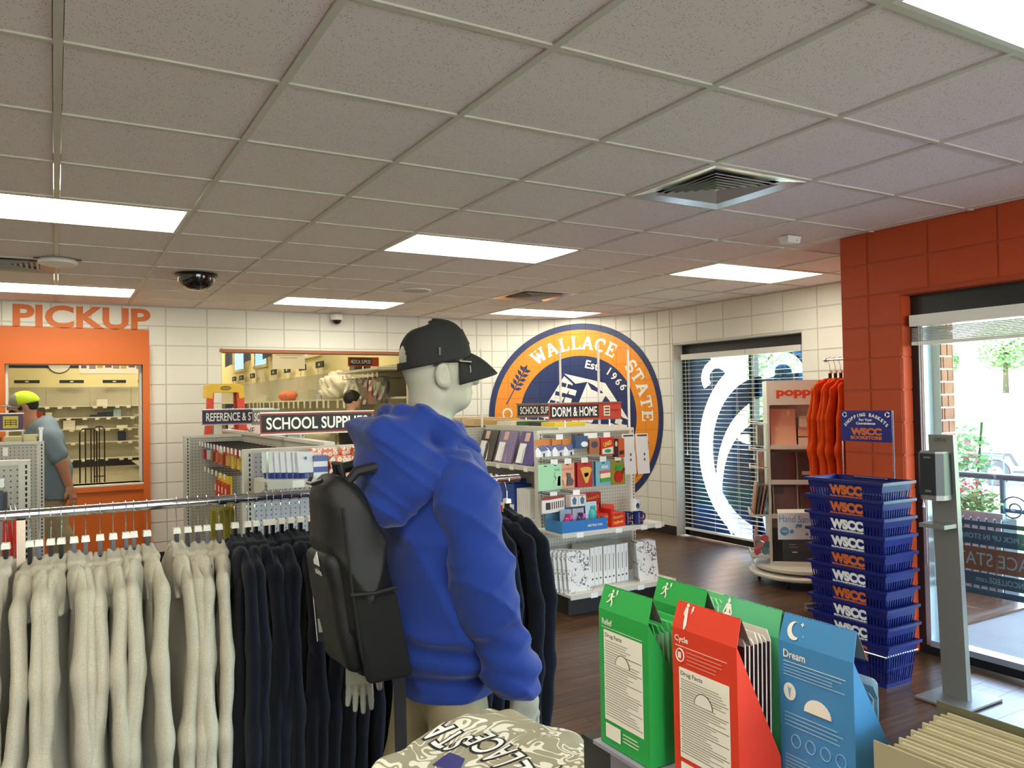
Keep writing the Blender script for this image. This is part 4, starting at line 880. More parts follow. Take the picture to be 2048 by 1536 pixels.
product('hanging_pack', 'black snack pack with orange label beside the red card game', 'pack', (3.685, 4.83, 1.232), [('pouch', P2([(-.02, 0), (.02, 0), (.02, -.14), (-.02, -.14)], -.02, 0), '#26221f'), ('print', P2(oval(0, -.04, .012, .02), -.023, -.021), '#c9b89a')])
product('hanging_pack', 'orange and brown wafer pack at the right of the top row', 'pack', (3.735, 4.83, 1.232), [('pouch', P2([(-.028, 0), (.028, 0), (.03, -.145), (-.03, -.145)], -.02, 0), '#c4552a'), ('print', P2([(-.022, -.095), (.022, -.09), (.022, -.12), (-.022, -.125)], -.023, -.021), '#3a2620')])
for k, (x, r) in enumerate(((3.815, -4), (3.925, -4))):
    t = product('planner_sheet', ('left' if k == 0 else 'right')+' white hanging planner pad at the right of the end gondola', 'paper pad', (x, 4.84-.03*k, 1.262), [('pad', P2([(-.055, 0), (.06, 0), (.075, -.31), (-.035, -.31)], -.012, 0), '#dddbd8'), ('header', P2([(-.045, -.008), (.05, -.008), (.05, -.02), (-.045, -.02)], -.0135, -.0125), '#3a3a3c')], 'hanging planner pads')
    for z in (-.17, -.21): MB().box(.015, .03, -.0136, -.0125, z, z+.02).build('printed_mark', flat('#5a5a5a'), t, local=True)
    MB().box(.058, .061, -.0136, -.0125, -.13, -.05).build('printed_line', flat('#8a8a8a'), t, local=True)
# row 2 sock cards
def sockcard(label, x, y, z, col, txt, deco, w=.13, h=.185, group=None, off=0):
    t = product('sock_card', label, 'card', (x, y, z), [('card', P2([(-w/2, 0), (w/2, 0), (w/2, -h), (-w/2, -h)], -.006, 0), col)], group)
    MB().cyl((-.012, -.0065, -.012), (.012, -.0065, -.012), .0035, n=6).build('hang_slot', M_SLOT, t, local=True)
    if txt: lettering(txt, w*.75, .014, plane((0, -.0068, -.045), (1, 0, 0), (0, 0, 1)), flat('#33473a' if txt.startswith('DOG') else '#a8452f'), t, local=True)
    for nm, p, c in deco: P2(p, -.022, -.007).build(nm, flat(c, .3), t, local=True)
    return t
doga = [('toy', [(-.03, -.165), (.05, -.165), (.05, -.09), (.03, -.07), (.0, -.06), (-.01, -.08), (.005, -.11), (-.02, -.13)], '#a9d6ae'), ('toy_light', [(.012, -.16), (.04, -.16), (.04, -.09), (.02, -.09)], '#dfe8e0')]
for k in range(5): sockcard('mint green DOG SOCKS card, %s in the row from the left' % ORD[k], 3.055+k*.0225, 4.80+k*.012, 1.068, '#a3d8ac', 'DOG SOCKS' if k == 4 else '', doga if k == 4 else [], .125, .187, 'mint green sock cards')
for o in [o for o in C.objects if o.get('group') == 'mint green sock cards'][:4]: o.location.y += .03
sockcard('peach CAT SOCKS card with a grey cat', 3.262, 4.855, 1.067, '#e3a184', 'CAT SOCKS', [('toy', [(-.015, -.165), (.035, -.165), (.045, -.13), (.02, -.1), (.02, -.075), (-.012, -.07), (-.005, -.11)], '#5a5450'), ('toy_light', [(-.04, -.16), (-.02, -.16), (-.02, -.1), (-.045, -.12)], '#e8b8a0')], .122)
sockcard('red sock card with a pizza slice', 3.415, 4.85, 1.065, '#b32a26', '', [('toy', [(-.05, -.045), (-.02, -.035), (.03, -.035), (.055, -.05), (.015, -.15), (-.005, -.155)], '#e0a94e'), ('topping', [(-.02, -.08), (.02, -.075), (.022, -.1), (-.01, -.11)], '#e8d9b8')], .135)
sockcard('second red sock card tucked behind the pizza slice card', 3.385, 4.875, 1.066, '#a82622', '', [], .12)
sockcard('light blue sock card with layered cake', 3.585, 4.85, 1.062, '#7fb4c4', '', [('layer_pink', [(-.035, -.07), (.055, -.065), (.055, -.085), (-.035, -.09)], '#d8566a'), ('layer_cream', [(-.035, -.09), (.055, -.085), (.055, -.12), (-.035, -.125)], '#e9ddb0'), ('layer_green', [(-.035, -.125), (.055, -.12), (.05, -.15), (-.03, -.155)], '#4f9a48'), ('lettering', [(-.03, -.03), (.035, -.028), (.035, -.05), (-.03, -.052)], '#bcd6dc')], .14)
sockcard('teal edged card behind the layered cake card', 3.545, 4.88, 1.062, '#5f96a8', '', [], .12)
sockcard('olive sock card with a red tomato and green top', 3.722, 4.85, 1.064, '#8f8a30', '', [('toy', oval(-.0, -.125, .036, .045), '#c22a20'), ('toy_top', [(-.022, -.04), (.022, -.04), (.026, -.075), (-.026, -.075)], '#2f9a48'), ('toy_arm', [(.03, -.09), (.055, -.06), (.06, -.07), (.04, -.11)], '#8a3a20')], .14)
# row 3
for k in range(7):
    product('candy_card', 'small white and brown candy card, %s from the left in the third row' % ORD[k], 'card', (3.03+k*.025, 4.80+.01*k, .838), [('header', P2([(-.03, 0), (.05, 0), (.05, -.022), (-.03, -.022)], -.004, 0), '#8a3a30'), ('sleeve', P2([(-.03, -.022), (.05, -.022), (.05, -.115), (-.03, -.115)], -.012, 0), '#e6ded6'), ('window', P2([(.0, -.04), (.04, -.04), (.04, -.09), (.0, -.09)], -.0135, -.0125), '#3b2a24')], 'small candy cards')
for k, x in enumerate((3.30, 3.37)):
    t = product('playing_cards', ('left' if k == 0 else 'right')+' boxed deck of playing cards with blue ornament', 'cards', (x, 4.84, .832), [('box', P2([(-.033, 0), (.033, 0), (.033, -.085), (-.033, -.085)], -.02, 0), '#e2ddd6'), ('ornament', P2([(0, -.012), (.02, -.035), (.012, -.07), (-.012, -.07), (-.02, -.035)], -.0215, -.0205), '#4d6a8a'), ('border', P2([(-.03, -.003), (.03, -.003), (.03, -.008), (-.03, -.008)], -.0215, -.0205), '#b0524a')], 'playing card decks')
for k in range(3): product('playing_cards', 'edge-on deck of playing cards, %s left of the two front decks' % ORD[k], 'cards', (3.255+k*.013-.01, 4.845, .832), [('box', P2([(-.005, 0), (.005, 0), (.005, -.085), (-.005, -.085)], -.02, 0), '#d8d2ca'), ('stripe', P2([(-.0052, -.002), (-.001, -.002), (-.001, -.083), (-.0052, -.083)], -.0215, -.0202), '#b05a4a')], 'edge-on card decks')
t = product('candy_box', 'tall red candy box standing against the pegboard behind the misting fans', 'candy box', (3.55, 5.02, .576), [('box', P2([(-.1, 0), (.1, 0), (.1, .24), (-.1, .24)], -.05, 0), '#9c2620'), ('print', P2(oval(.02, .14, .04, .025), -.0525, -.0505), '#d8a03a')]); lettering('Reese\'s', .13, .03, plane((.02, -.0515, .205), (1, 0, .15), (-.15, 0, 1)), flat('#d9762a'), t, local=True, bold=.02)
# mid shelf: misting fan tray
t = product('display_tray', 'blue cardboard MISTING FAN tray on the middle shelf', 'tray', (3.32, 4.72, .576), [('base', MB().box(-.2, .2, .0, .22, .001, .006), '#2f6fae'), ('front', MB().box(-.2, .2, .0, .005, .006, .085), '#2f74b8'), ('side', MB().box(-.2, -.195, .006, .22, .006, .085), '#3a80c2'), ('side', MB().box(.195, .2, .006, .22, .006, .085), '#2f6fae'), ('back', MB().box(-.2, .2, .22, .225, .006, .17), '#5b88a8')])
lettering('MISTING FAN', .13, .018, plane((.09, -.001, .04), (1, 0, 0), (0, 0, 1)), M_TICK, t, local=True)
for k, (x, c, bc) in enumerate(((3.215, '#b3246c', '#8d9cae'), (3.325, '#33265c', '#a8a4b4'), (3.44, '#3aa7a8', '#b9cfd8'))):
    z0 = .584+.04*(k == 2)
    product('misting_fan', ['magenta', 'dark purple', 'teal'][k]+' hand fan on a card in the blue tray', 'fan', (x, 4.79, z0), [('card', MB().box(-.05, .05, .02, .024, 0, .15), bc), ('bottle', MB().lathe([(0, .005), (.026, .005), (.028, .06), (.02, .085), (.012, .095), (0, .1)], n=14), mat('fan'+c, c, .25)), ('nozzle', MB().box(-.008, .02, -.012, .008, .09, .12), mat('fan'+c, c, .25))]+([('blade', MB().box(.015, .05, -.004, 0, .08, .11), '#d85a9a')] if k < 2 else []))
for k, (x, y) in enumerate(((3.545, 4.80), (3.655, 4.76))):
    t = product('candy_box', ('left' if k == 0 else 'right')+' red open candy carton beside the mugs', 'candy box', (x, y, .576), [('box', MB().box(-.065, .065, 0, .14, 0, .10), '#c8301f'), ('back_flap', P2([(-.065, .1), (.065, .1), (.055, .15), (-.045, .16)], .13, .14), '#d8442a'), ('side_flap', MB().box(-.067, -.0655, 0, .14, .0, .135), '#b82a1c')], 'red candy cartons')
    lettering('Reese\'s', .09, .026, plane((0, -.001, .075), (1, 0, .1), (-.1, 0, 1)), flat('#e0a030'), t, local=True, bold=.02); lettering('FastBreak', .09, .022, plane((0, -.001, .035), (1, 0, .1), (-.1, 0, 1)), flat('#e8c030'), t, local=True, bold=.02)
def mug(label, loc, col, deco):
    t = thing('mug', label, 'mug', loc, 0, 'mugs on the end gondola')
    MB().lathe([(0, .003), (.036, .003), (.04, .006), (.041, .094), (.038, .094), (.037, .01), (0, .009)], n=24).build('cup', mat('mug'+col, col, .2), t, local=True, smooth=True)
    MB().tube([(.038, 0, .075), (.058, 0, .078), (.068, 0, .06), (.064, 0, .035), (.04, 0, .022)], .006, 8).build('handle', mat('mug'+col, col, .2), t, local=True, smooth=True)
    for nm, p, c in deco: MB().prism(p, lambda a, b, s: ((.0415+s)*sin(a/.0415), -(.0415+s)*cos(a/.0415), b), .0002, .001).build(nm, flat(c), t, local=True)
mug('navy mug with orange letter beside the red cartons', (3.765, 4.80, .576), '#1c2552', [('emblem', [(-.02, .07), (.015, .07), (.005, .04), (-.01, .05)], '#b0602e'), ('letters', [(-.015, .034), (.015, .034), (.015, .024), (-.015, .024)], '#b0602e')])
mug('navy mug with orange emblem and handle to the right', (3.845, 4.765, .576), '#1d2a66', [('emblem', [(-.022, .075), (.015, .07), (.008, .04), (-.012, .05)], '#b0602e'), ('letters', [(-.015, .034), (.015, .034), (.015, .024), (-.015, .024)], '#8a5a4a')])
mug('white mug with dark blue print stacked on the navy mugs', (3.842, 4.80, .671), '#d9d8d6', [('emblem', oval(.0, .045, .017, .022, 12), '#26345f')])
# base shelf: notebooks and binders
M_PAPER = mat('paper_white', '#e4e2de', .6)
def m_floral():
    m = mat('floral_cover', '#e0dedb', .5); t = NT(m); v = t.n('TexVoronoi', feature='DISTANCE_TO_EDGE'); v.inputs['Scale'].default_value = 32
    n = t.n('TexNoise'); n.inputs['Scale'].default_value = 14; n.inputs['Detail'].default_value = 4; t.l(t.coord(), n.inputs['Vector']); vm = t.n('VectorMath', operation='ADD'); t.l(t.coord(), vm.inputs[0]); sc = t.n('VectorMath', operation='SCALE'); sc.inputs['Scale'].default_value = .12; t.l(n.outputs['Color'], sc.inputs[0]); t.l(sc.outputs[0], vm.inputs[1]); t.l(vm.outputs[0], v.inputs['Vector'])
    f = t.math('MULTIPLY', t.math('LESS_THAN', v.outputs['Distance'], .07), t.math('GREATER_THAN', n.outputs[0], .49))
    t.l(t.mix(f, rgb('#e0dedb'), rgb('#5b4f55')), t.b.inputs['Base Color']); return m
M_FLOR = m_floral()
def notebook(label, loc, w, h, th, tilt, m, group=None, coil=True, rz=0):
    t = thing('notebook', label, 'notebook', loc, rz, group); R = Matrix.Rotation(-tilt, 4, 'X')
    MB().box(-w/2, w/2, 0, .0015, 0, h).xf(R).build('cover', m, t, local=True); MB().box(-w/2+.003, w/2-.003, .0016, th, .003, h-.003).xf(R).build('pages', M_PAPER, t, local=True)
    if coil:
        b = MB()
        for k in range(int(h/.012)): b.tube([(-w/2-.004+.006*cos(a), th/2+.008*sin(a), .008+k*.012) for a in [q*pi/3 for q in range(6)]], .0009, 4, True)
        b.xf(R).build('spiral', M_STEEL, t, local=True)['kind'] = 'stuff'
    return t
for k in range(7): notebook('white spiral notebook, %s from the front of the left row on the base shelf' % ORD[k], (3.235-k*.021, 4.665+k*.024, .166), .20, .285, .014, radians(7), M_FLOR, 'floral notebooks on the base shelf')
for k in range(4): notebook('white floral notebook, %s from the front of the right row on the base shelf' % ORD[k], (3.86+k*.006, 4.665+k*.026, .166), .19, .29, .014, radians(7), M_FLOR, 'floral notebooks at the right end')
for k in range(9):
    x = 3.40+k*.04
    t = product('binder', 'white ring binder with a dark ring mark, %s from the left on the base shelf' % ORD[k], 'binder', (x, 4.75+.005*(k % 3), .166), [('spine', MB().box(-.017, .017, 0, .004, 0, .28), M_PAPER), ('side', MB().box(-.017, -.014, .004, .24, 0, .28), M_PAPER), ('side', MB().box(.014, .017, .004, .24, 0, .28), M_PAPER), ('paper_block', MB().box(-.0138, .0138, .02, .23, .003, .272), M_PAPER), ('finger_ring', MB().cyl((0, -.001, .05), (0, .003, .05), .007, n=12), M_SIGNB), ('spine_text', MB().box(-.004, .004, -.0006, 0, .1, .22), mat('faint_text', '#9a948a', .7))], 'white ring binders')
t = thing('wire_easel', 'small chrome wire easel holding the left floral notebooks', 'stand', (3.235, 4.63, .166)); MB().tube([(3.16, 4.70, .168), (3.16, 4.63, .168), (3.16, 4.628, .185)], .002, 6).build('prong', M_CHROME, t); MB().tube([(3.31, 4.70, .168), (3.31, 4.63, .168), (3.31, 4.628, .185)], .002, 6).build('prong', M_CHROME, t)
# west side of this gondola
west = dorm
MB().box(3.40, 4.03, 5.11, 6.30, 0, H0-.02).build('core', M_UPR, west); MB().box(3.17, 3.40, 5.11, 6.29, 0, .12).build('plinth', M_BASE, west); MB().box(3.36, 4.03, 5.11, 6.30, H0-.019, H0+.02).build('top_board', M_UPR, west)
MB().box(3.36, 3.385, 5.11, 6.30, .12, H0-.02).build('pegboard', PEG_YZ, west)
MB().box(3.13, 3.36, 6.30, 6.32, .12, H0).build('divider_pegboard', PEG_XZ, west); MB().box(3.11, 3.13, 6.295, 6.325, 0, H0).build('upright', M_UPR, west); MB().box(3.58, 3.62, 6.31, 7.6, 0, H0).build('far_spine', PEG_YZ, west); MB().box(3.13, 3.58, 6.32, 6.35, H0-.02, H0).build('top_rail', M_UPR, west)
for z in (1.02, .62, .2):
    s = MB().box(3.14, 3.36, 5.11, 6.29, z-.015, z).box(3.134, 3.14, 5.11, 6.29, z-.028, z+.004).build('shelf', M_UPR, west)
    for k in range(5): MB().box(3.131, 3.1335, 5.2+k*.22, 5.26+k*.22, z-.036, z-.004).build('ticket', M_TICK, s)
for k in range(3): MB().tube([(3.32, 5.62+k*.03, .9), (3.16, 5.62+k*.1, .9)], .003, 5).build('hook', M_WIRE, west); MB().box(3.15, 3.152, 5.6+k*.1, 5.65+k*.1, .88, .93).build('ticket', M_TICK, west)
for k, (y, c) in enumerate([(6.05, '#26272a'), (5.72, '#7b6a9a'), (5.38, '#4a3f8a')]):
    t = thing('poster_folder', ['black', 'pale purple', 'deep purple'][k]+' folder with a torch picture on the side shelf', 'folder', (3.22, y, 1.021), 0, 'torch picture folders'); R = Matrix.Translation((3.20, y, 1.026))@Matrix.Rotation(radians(18), 4, 'Y')
    MB().box(0, .012, -.14, .14, 0, .27).xf(R).build('cover', flat(c, .3), t); MB().box(-.0015, -.0003, .0, .07, .19, .26).xf(R).build('picture', flat('#d8b0a0'), t); MB().box(-.004, -.0003, .02, .12, .01, .17).xf(R).build('card', M_TICK, t)
    MB().tube([tuple(R @ Vector(p)) for p in ((-.008, -.06, .0), (-.008, -.05, .12), (-.008, -.01, .16), (-.008, .03, .12), (-.008, .03, 0))], .002, 5).build('wire_clip', M_CHROME, t)
for k, (y, c) in enumerate([(6.15, '#1f3f8c'), (6.0, '#1f3f8c'), (5.85, '#a82c2c'), (5.7, '#21489a'), (5.55, '#21489a')]):
    tag(MB().box(3.18, 3.34, y-.06, y+.06, .621, .86).box(3.20, 3.32, y-.015, y+.015, .86, .9).build('gift_bag', flat(c, .5)), ['blue', 'second blue', 'red', 'blue wide', 'last blue'][k]+' flat hanging bag on the side shelf', 'bag')
for k in range(6): tag(MB().box(3.16, 3.3, 5.22+k*.034, 5.248+k*.034, .621, .84).box(3.159, 3.301, 5.219+k*.034, 5.2215+k*.034, .623, .838).build('paper_pad', M_PAPER), 'white paper pad on the lower side shelf, %s from the post' % ORD[k], 'paper pad', 'white pads on the side shelf')
t = thing('box', 'white and red box on the lower side shelf under the blue bags', 'box', (3.2, 5.6, .621)); MB().box(3.12, 3.3, 5.50, 5.72, .6215, .70).build('carton', M_PAPER, t); MB().box(3.118, 3.1198, 5.58, 5.72, .63, .69).build('print', flat('#c8402f'), t)
for k in range(6): tag(MB().box(3.16, 3.34, 5.2+k*.16, 5.34+k*.16, .201, .201+.07+.02*(k % 3)).box(3.159, 3.341, 5.199+k*.16, 5.341+k*.16, .22, .224).build('paper_ream', flat(['#d8d6d0', '#c9c4be'][k % 2])), 'white paper pack low on the side shelf, %s from the post' % ORD[k], 'paper', 'paper packs on the low side shelf')
# stuff standing on top of the gondola
for k, (y, hgt, c) in enumerate([(6.9, .05, '#c8a878'), (6.6, .045, '#d0b48a'), (6.2, .035, '#c9a35c'), (5.9, .03, '#e0d8c0')]): tag(MB().box(3.4, 3.8, y, y+.26, H0+.021 if y < 6.3 else H0+.002, H0+.021+hgt).box(3.41, 3.79, y+.01, y+.25, H0+.03, H0+.026+hgt).build('envelope_pack', flat(c)), 'brown envelope pack on top of the gondola, %s from the back' % ORD[k], 'pack', 'packs on top of the gondola')
for k, (y, c) in enumerate([(5.75, '#2f6a38'), (5.5, '#26302a'), (5.3, '#d8c22f')]): tag(MB().box(3.45, 3.75, y, y+.2, H0+.021, H0+.05).box(3.46, 3.74, y+.005, y+.195, H0+.045, H0+.053).build('paper_pack', flat(c)), ['green', 'black', 'yellow'][k]+' pack lying on top of the gondola under the sign', 'pack')
for k, (x, y, z) in enumerate([(3.34, 6.33, 2.0), (3.68, 5.55, 1.97), (3.82, 5.2, 1.97), (4.045, 5.1, 1.93)]):
    t = thing('slotted_pole', 'thin white slotted pole rising in front of the seal, %s from the left' % ORD[k], 'pole', (x, y, H0), 0, 'thin white poles'); zb = H0+.021 if k in (1, 2) else (H0 if k == 0 else .8)
    MB().box(x-.008, x+.008, y-.006, y+.006, zb, z).build('pole', M_WHT, t); MB().cyl((x, y, z), (x, y, z+.05), .002, n=5).build('tip', M_WHT, t)
def sign(name, label, x0, x1, y, z0, z1, edge, panel, txt, tw, stems, zst, extra=None, tcol=None):
    t = thing(name, label, 'sign', ((x0+x1)/2, y, z0))
    MB().box(x0, x1, y, y+.012, z0, z1).build('board', flat(edge), t); MB().box(x0+.006, x0+.006+tw, y-.002, y, z0+.012, z1-.012).build('panel', panel, t)
    MB().box(x0-.004, x1+.004, y-.006, y+.018, z1, z1+.008).build('frame_top', M_STEEL, t); MB().box(x0-.004, x1+.004, y-.006, y+.018, z0-.008, z0).build('frame_bottom', M_STEEL, t)
    lettering(txt, tw*.92, (z1-z0)*.6, plane((x0+.006+tw/2, y-.003, (z0+z1)/2), (1, 0, 0), (0, 0, 1)), M_TICK, t, bold=.02)
    for x in stems: MB().cyl((x, y+.006, zst), (x, y+.006, z0-.008), .007, n=8).build('stem', M_CHROME, t)
    return t
s = sign('department_sign', 'red bordered DORM & HOME sign above the end gondola', 3.275, 3.965, 5.1, 1.378, 1.503, '#b8402f', M_SIGNB, 'DORM & HOME', .46, (3.42, 3.85), H0+.02)
MB().box(3.79, 3.85, 5.096, 5.099, 1.40, 1.48).build('icon', flat('#e8e0cc'), s)
for k in range(3): MB().box(3.797, 3.843, 5.094, 5.0955, 1.412+k*.023, 1.424+k*.023).build('icon_line', flat('#5a4a3a'), s)
lettering('Dormitory', .08, .02, plane((3.905, 5.0965, 1.445), (1, 0, 0), (0, 0, 1)), flat('#7a2a20'), s)
sign('department_sign', 'grey framed SCHOOL SUPPLIES sign behind the DORM & HOME sign', 3.51, 4.0, 5.98, 1.39, 1.50, '#8a7468', M_SIGNB, 'SCHOOL SUPPLIES', .44, (3.6,), H0+.02)
# ------------------------------------------------------------------ school supplies gondola
gA = endpanel('gondola', 'pale pegboard end gondola holding wipes behind the hoodie rail', .847, 1.79, 4.263, H0, peg=PEG_BL, run=2.35)
shelf(gA, .90, 1.74, 3.97, 4.263, 1.155, M_GREY, .04, tickets=(1.05,)); MB().hexa([(.893, 4.0, 1.115), (.899, 4.0, 1.115), (.899, 4.26, 1.05), (.893, 4.26, 1.05), (.893, 4.0, 1.15), (.899, 4.0, 1.15), (.899, 4.26, 1.15), (.893, 4.26, 1.15)]).build('bracket', M_GREY, gA)
b = MB()
for k in range(9): b.tube([(.905+.012*k*.6, 4.0+k*.028, 1.158), (.905+.012*k*.6, 4.0+k*.028, 1.30)], .0022, 5)
b.tube([(.905, 4.0, 1.30), (.97, 4.226, 1.30)], .0022, 5); b.build('wire_divider', M_CHROME, gA)
M_TUBW = mat('tube_white', '#dfe3e8', .3); M_TUBB = mat('tube_blue', '#233f95', .3)
def lotion(label, x, y, z, c1, c2, group, w=.028):
    t = thing('lotion_tube', label, 'tube', (x, y, z), 0, group)
    MB().cyl((0, 0, 0), (0, 0, .028), w*.75, n=14).build('cap', c2, t, local=True)
    MB().hexa([(-w, -w*.6, .03), (w, -w*.6, .03), (w, w*.6, .03), (-w, w*.6, .03), (-w*1.15, -.003, .135), (w*1.15, -.003, .135), (w*1.15, .003, .135), (-w*1.15, .003, .135)]).build('tube', c1, t, local=True, smooth=True)
    MB().box(-.005, .005, -w*.45, -w*.4, .095, .11).build('print', M_TUBB, t, local=True)
for k in range(6): lotion('white and blue lotion tube, %s from the left behind the wire divider' % ORD[k], .945+k*.026, 4.05+.02*(5-k), 1.156, M_TUBW, M_TUBB, 'white and blue lotion tubes')
lotion('large white and blue lotion tube at the front of the row', 1.10, 4.02, 1.156, M_TUBW, M_TUBB, 'white and blue lotion tubes', .036)
t = thing('wipes_tub', 'blue and white striped pack stacked beside the orange wipes', 'pack', (1.175, 4.03, 1.156))
for k in range(4): MB().box(-.037, .037, -.03, .03, k*.028, k*.028+.0275).build('band', [M_TUBW, M_TUBB][k % 2], t, local=True)
def m_wipes():
    m = mat('orange_wipes_print', '#e0702e', .3); t = NT(m); v = t.n('TexVoronoi'); v.inputs['Scale'].default_value = 36; v.inputs['Randomness'].default_value = .35; t.l(t.coord(), v.inputs['Vector'])
    t.l(t.ramp(v.outputs['Distance'], [(.0, rgb('#d98a50')), (.28, rgb('#f0e6d8')), (.42, rgb('#f0e6d8')), (.46, rgb('#e2682a'))]), t.b.inputs['Base Color']); return m
M_WIPE = m_wipes()
def wipes(label, x, y, z, w, h, d, lab=None):
    t = thing('wipes_pack', label, 'wipes', (x, y, z), 0, 'orange wipes packs'); hx = .012
    MB().prism([(-w/2, h*.1), (-w/2+hx, 0), (w/2-hx, 0), (w/2, h*.15), (w/2-hx*.6, h*.5), (w/2, h*.85), (w/2-hx, h), (-w/2+hx, h), (-w/2, h*.8), (-w/2+hx*.6, h*.5)], lambda a, b, s: (a, s, b), -d/2, d/2).build('pouch', M_WIPE, t, local=True)
    if lab:
        MB().prism([(-.045, .035), (-.035, .025), (.04, .025), (.05, .04), (.05, .06), (.04, .075), (-.035, .075), (-.045, .06)], lambda a, b, s: (a, s, b), -d/2-.002, -d/2).build('sticker', flat('#55a636'), t, local=True); MB().cyl((-.05, -d/2-.004, .07), (-.05, -d/2-.002, .07), .012, n=12).build('badge', M_TICK, t, local=True)
        for q in range(3): MB().box(-.03, .035, -d/2-.003, -d/2-.0022, .037+q*.011, .040+q*.011).build('sticker_line', flat('#9a6a2a'), t, local=True)
wipes('orange wipes pack with a green sticker on the school supplies shelf', 1.29, 4.01, 1.156, .15, .105, .05, True); wipes('orange wipes pack right of the green sticker pack', 1.44, 4.03, 1.156, .15, .075, .05); wipes('orange wipes pack lying on top of the right wipes pack', 1.44, 4.03, 1.232, .15, .065, .05)
wipes('orange wipes pack standing behind the green sticker pack', 1.22, 4.11, 1.156, .15, .145, .05); wipes('orange wipes pack in the back row beside the yellow packs', 1.38, 4.12, 1.156, .13, .145, .05)
for k in range(3): lotion('yellow sunscreen tube, %s from the left beside the orange wipes' % ORD[k], 1.47+k*.055, 4.09-.03*k, 1.156, mat('tube_yellow', '#e6a72a', .35), mat('tube_orange', '#dd5a24', .35), 'yellow sunscreen tubes', .03)
# west side hooks and goods
for r, z in enumerate((1.245, 1.06, .88)):
    for k in range(16 if r == 0 else (6 if r == 1 else 3)):
        y = 4.95+k*.13
        if r: y = 5.6+k*.16
        h = MB().cyl((1.30, y, z), (1.0, y, z), .003, n=5).build('hook', M_WIRE, gA); MB().box(.985, .988, y-.02, y+.02, z-.025, z+.012).build('ticket', M_TICK, h)
cols = ['#a8c8a8', '#c8b84a', '#c9b24a', '#5a7a9a', '#3f5f8a', '#6f8aa0', '#b8343a', '#d8d8d6', '#c05a3a', '#8a4a3a', '#c86a3a', '#b04a30', '#a83a30', '#c8a25a']
for k in range(14):
    y = 6.95-k*.13
    t = product('hanging_pack', 'small hanging stationery pack on the side of the wipes gondola, %s from the far end' % ORD[k], 'pack', (1.02+.012*(k % 3), y, 1.238), [('card', MB().box(-.0, .012, -.05, .05, -.13, 0), cols[k]), ('blister', MB().box(-.022, -.0005, -.035, .035, -.115, -.045), mat('blister'+cols[(k+3) % 14], cols[(k+3) % 14], .15))], 'hanging packs on the wipes gondola')
for k in range(4):
    y = 6.0-k*.13; product('glue_pack', 'yellow and red hanging pack low on the wipes gondola side, %s from the far end' % ORD[k], 'pack', (1.02, y, 1.05), [('card', MB().box(0, .01, -.045, .045, -.2, 0), '#d8c22f'), ('bottle', MB().box(-.025, -.0005, -.03, .03, -.17, -.05), '#c23a28'), ('label', MB().box(-.0265, -.0255, -.02, .02, -.12, -.08), '#ece6d8')], 'yellow and red packs')
for k in range(4): product('pencil_pack', 'olive yellow pencil pack low on the far panel, %s from the left' % ORD[k], 'pack', (.98+k*.045, 6.0, .80), [('card', MB().box(-.02, .02, 0, .008, -.22, 0), '#b5a83a'), ('pencils', MB().box(-.012, .012, -.012, -.001, -.2, -.02), '#8a8430')], 'pencil packs')
gB = endpanel('gondola', 'grey pegboard end panel under the REFERENCE sign', .875, 1.83, 6.69, H0, run=.9)
s = sign('department_sign', 'large SCHOOL SUPPLIES sign left of the mannequin', 1.14, 1.90, 5.2, 1.345, 1.477, '#a3423a', M_SIGNB, 'SCHOOL SUPPLIES', .74, (1.305,), H0+.02)
M_PURP = mat('sign_purple', '#4a2f5c', .5)
sign('department_sign', 'purple REFERENCE & STUDY sign in front of the ladder', 1.02, 1.58, 6.72, 1.385, 1.50, '#5a3a6a', mat('sign_dark_purple', '#2c1f33', .5), 'REFERENCE & STUDY', .53, (1.1,), H0)
sign('department_sign', 'grey edged sign between the REFERENCE and SCHOOL SUPPLIES signs', 1.30, 1.50, 6.2, 1.388, 1.495, '#8f8a82', mat('sign_grey', '#7c7a72', .5), 'SCHOOL', .16, (1.40,), H0+.02)
# ------------------------------------------------------------------ gondolas at the left edge
gC = endpanel('gondola', 'grey pegboard gondola end beside the man', -1.0, -.07, 6.65, H0, run=.42)
MB().box(-.10, -.08, 6.66, 6.70, H0, H0+.08).build('sign_post', M_STEEL, gC); MB().box(-.105, -.075, 6.655, 6.705, H0+.08, H0+.10).build('post_cap', M_TICK, gC)
tag(MB().box(-.32, -.12, 6.72, 6.95, H0+.003, H0+.035).box(-.20, -.11, 6.74, 6.9, H0+.03, H0+.045).build('book', flat('#d8cf9a')), 'cream booklets lying on top of the left gondola', 'booklet')
tag(MB().box(-.52, -.34, 6.72, 6.9, H0+.003, H0+.03).box(-.5, -.36, 6.74, 6.88, H0+.03, H0+.034).build('book', flat('#7a2a2c')), 'dark red booklet lying on top of the left gondola', 'booklet')
for k in range(2): MB().box(-.36+k*.05, -.33+k*.05, 6.4, 6.403, 1.215, 1.275).build('ticket', M_TICK, gC); MB().cyl((-.345+k*.05, 6.65, 1.27), (-.345+k*.05, 6.40, 1.27), .003, n=5).build('hook', M_WIRE, gC)
t = thing('department_sign', 'purple sign with a yellow picture panel at the left edge', 'sign', (-.45, 6.62, 1.38)); MB().box(-.9, -.195, 6.56, 6.572, 1.388, 1.50).build('board', M_PURP, t); MB().box(-.315, -.225, 6.556, 6.5595, 1.40, 1.485).build('picture', flat('#c9b83a'), t)
for z0, z1, x0, x1 in ((1.425, 1.43, -.305, -.235), (1.44, 1.445, -.305, -.235), (1.455, 1.46, -.305, -.235), (1.415, 1.462, -.305, -.301), (1.415, 1.462, -.239, -.235), (1.415, 1.462, -.272, -.268)): MB().box(x0, x1, 6.554, 6.5555, z0, z1).build('picture_line', flat('#2a2418'), t)
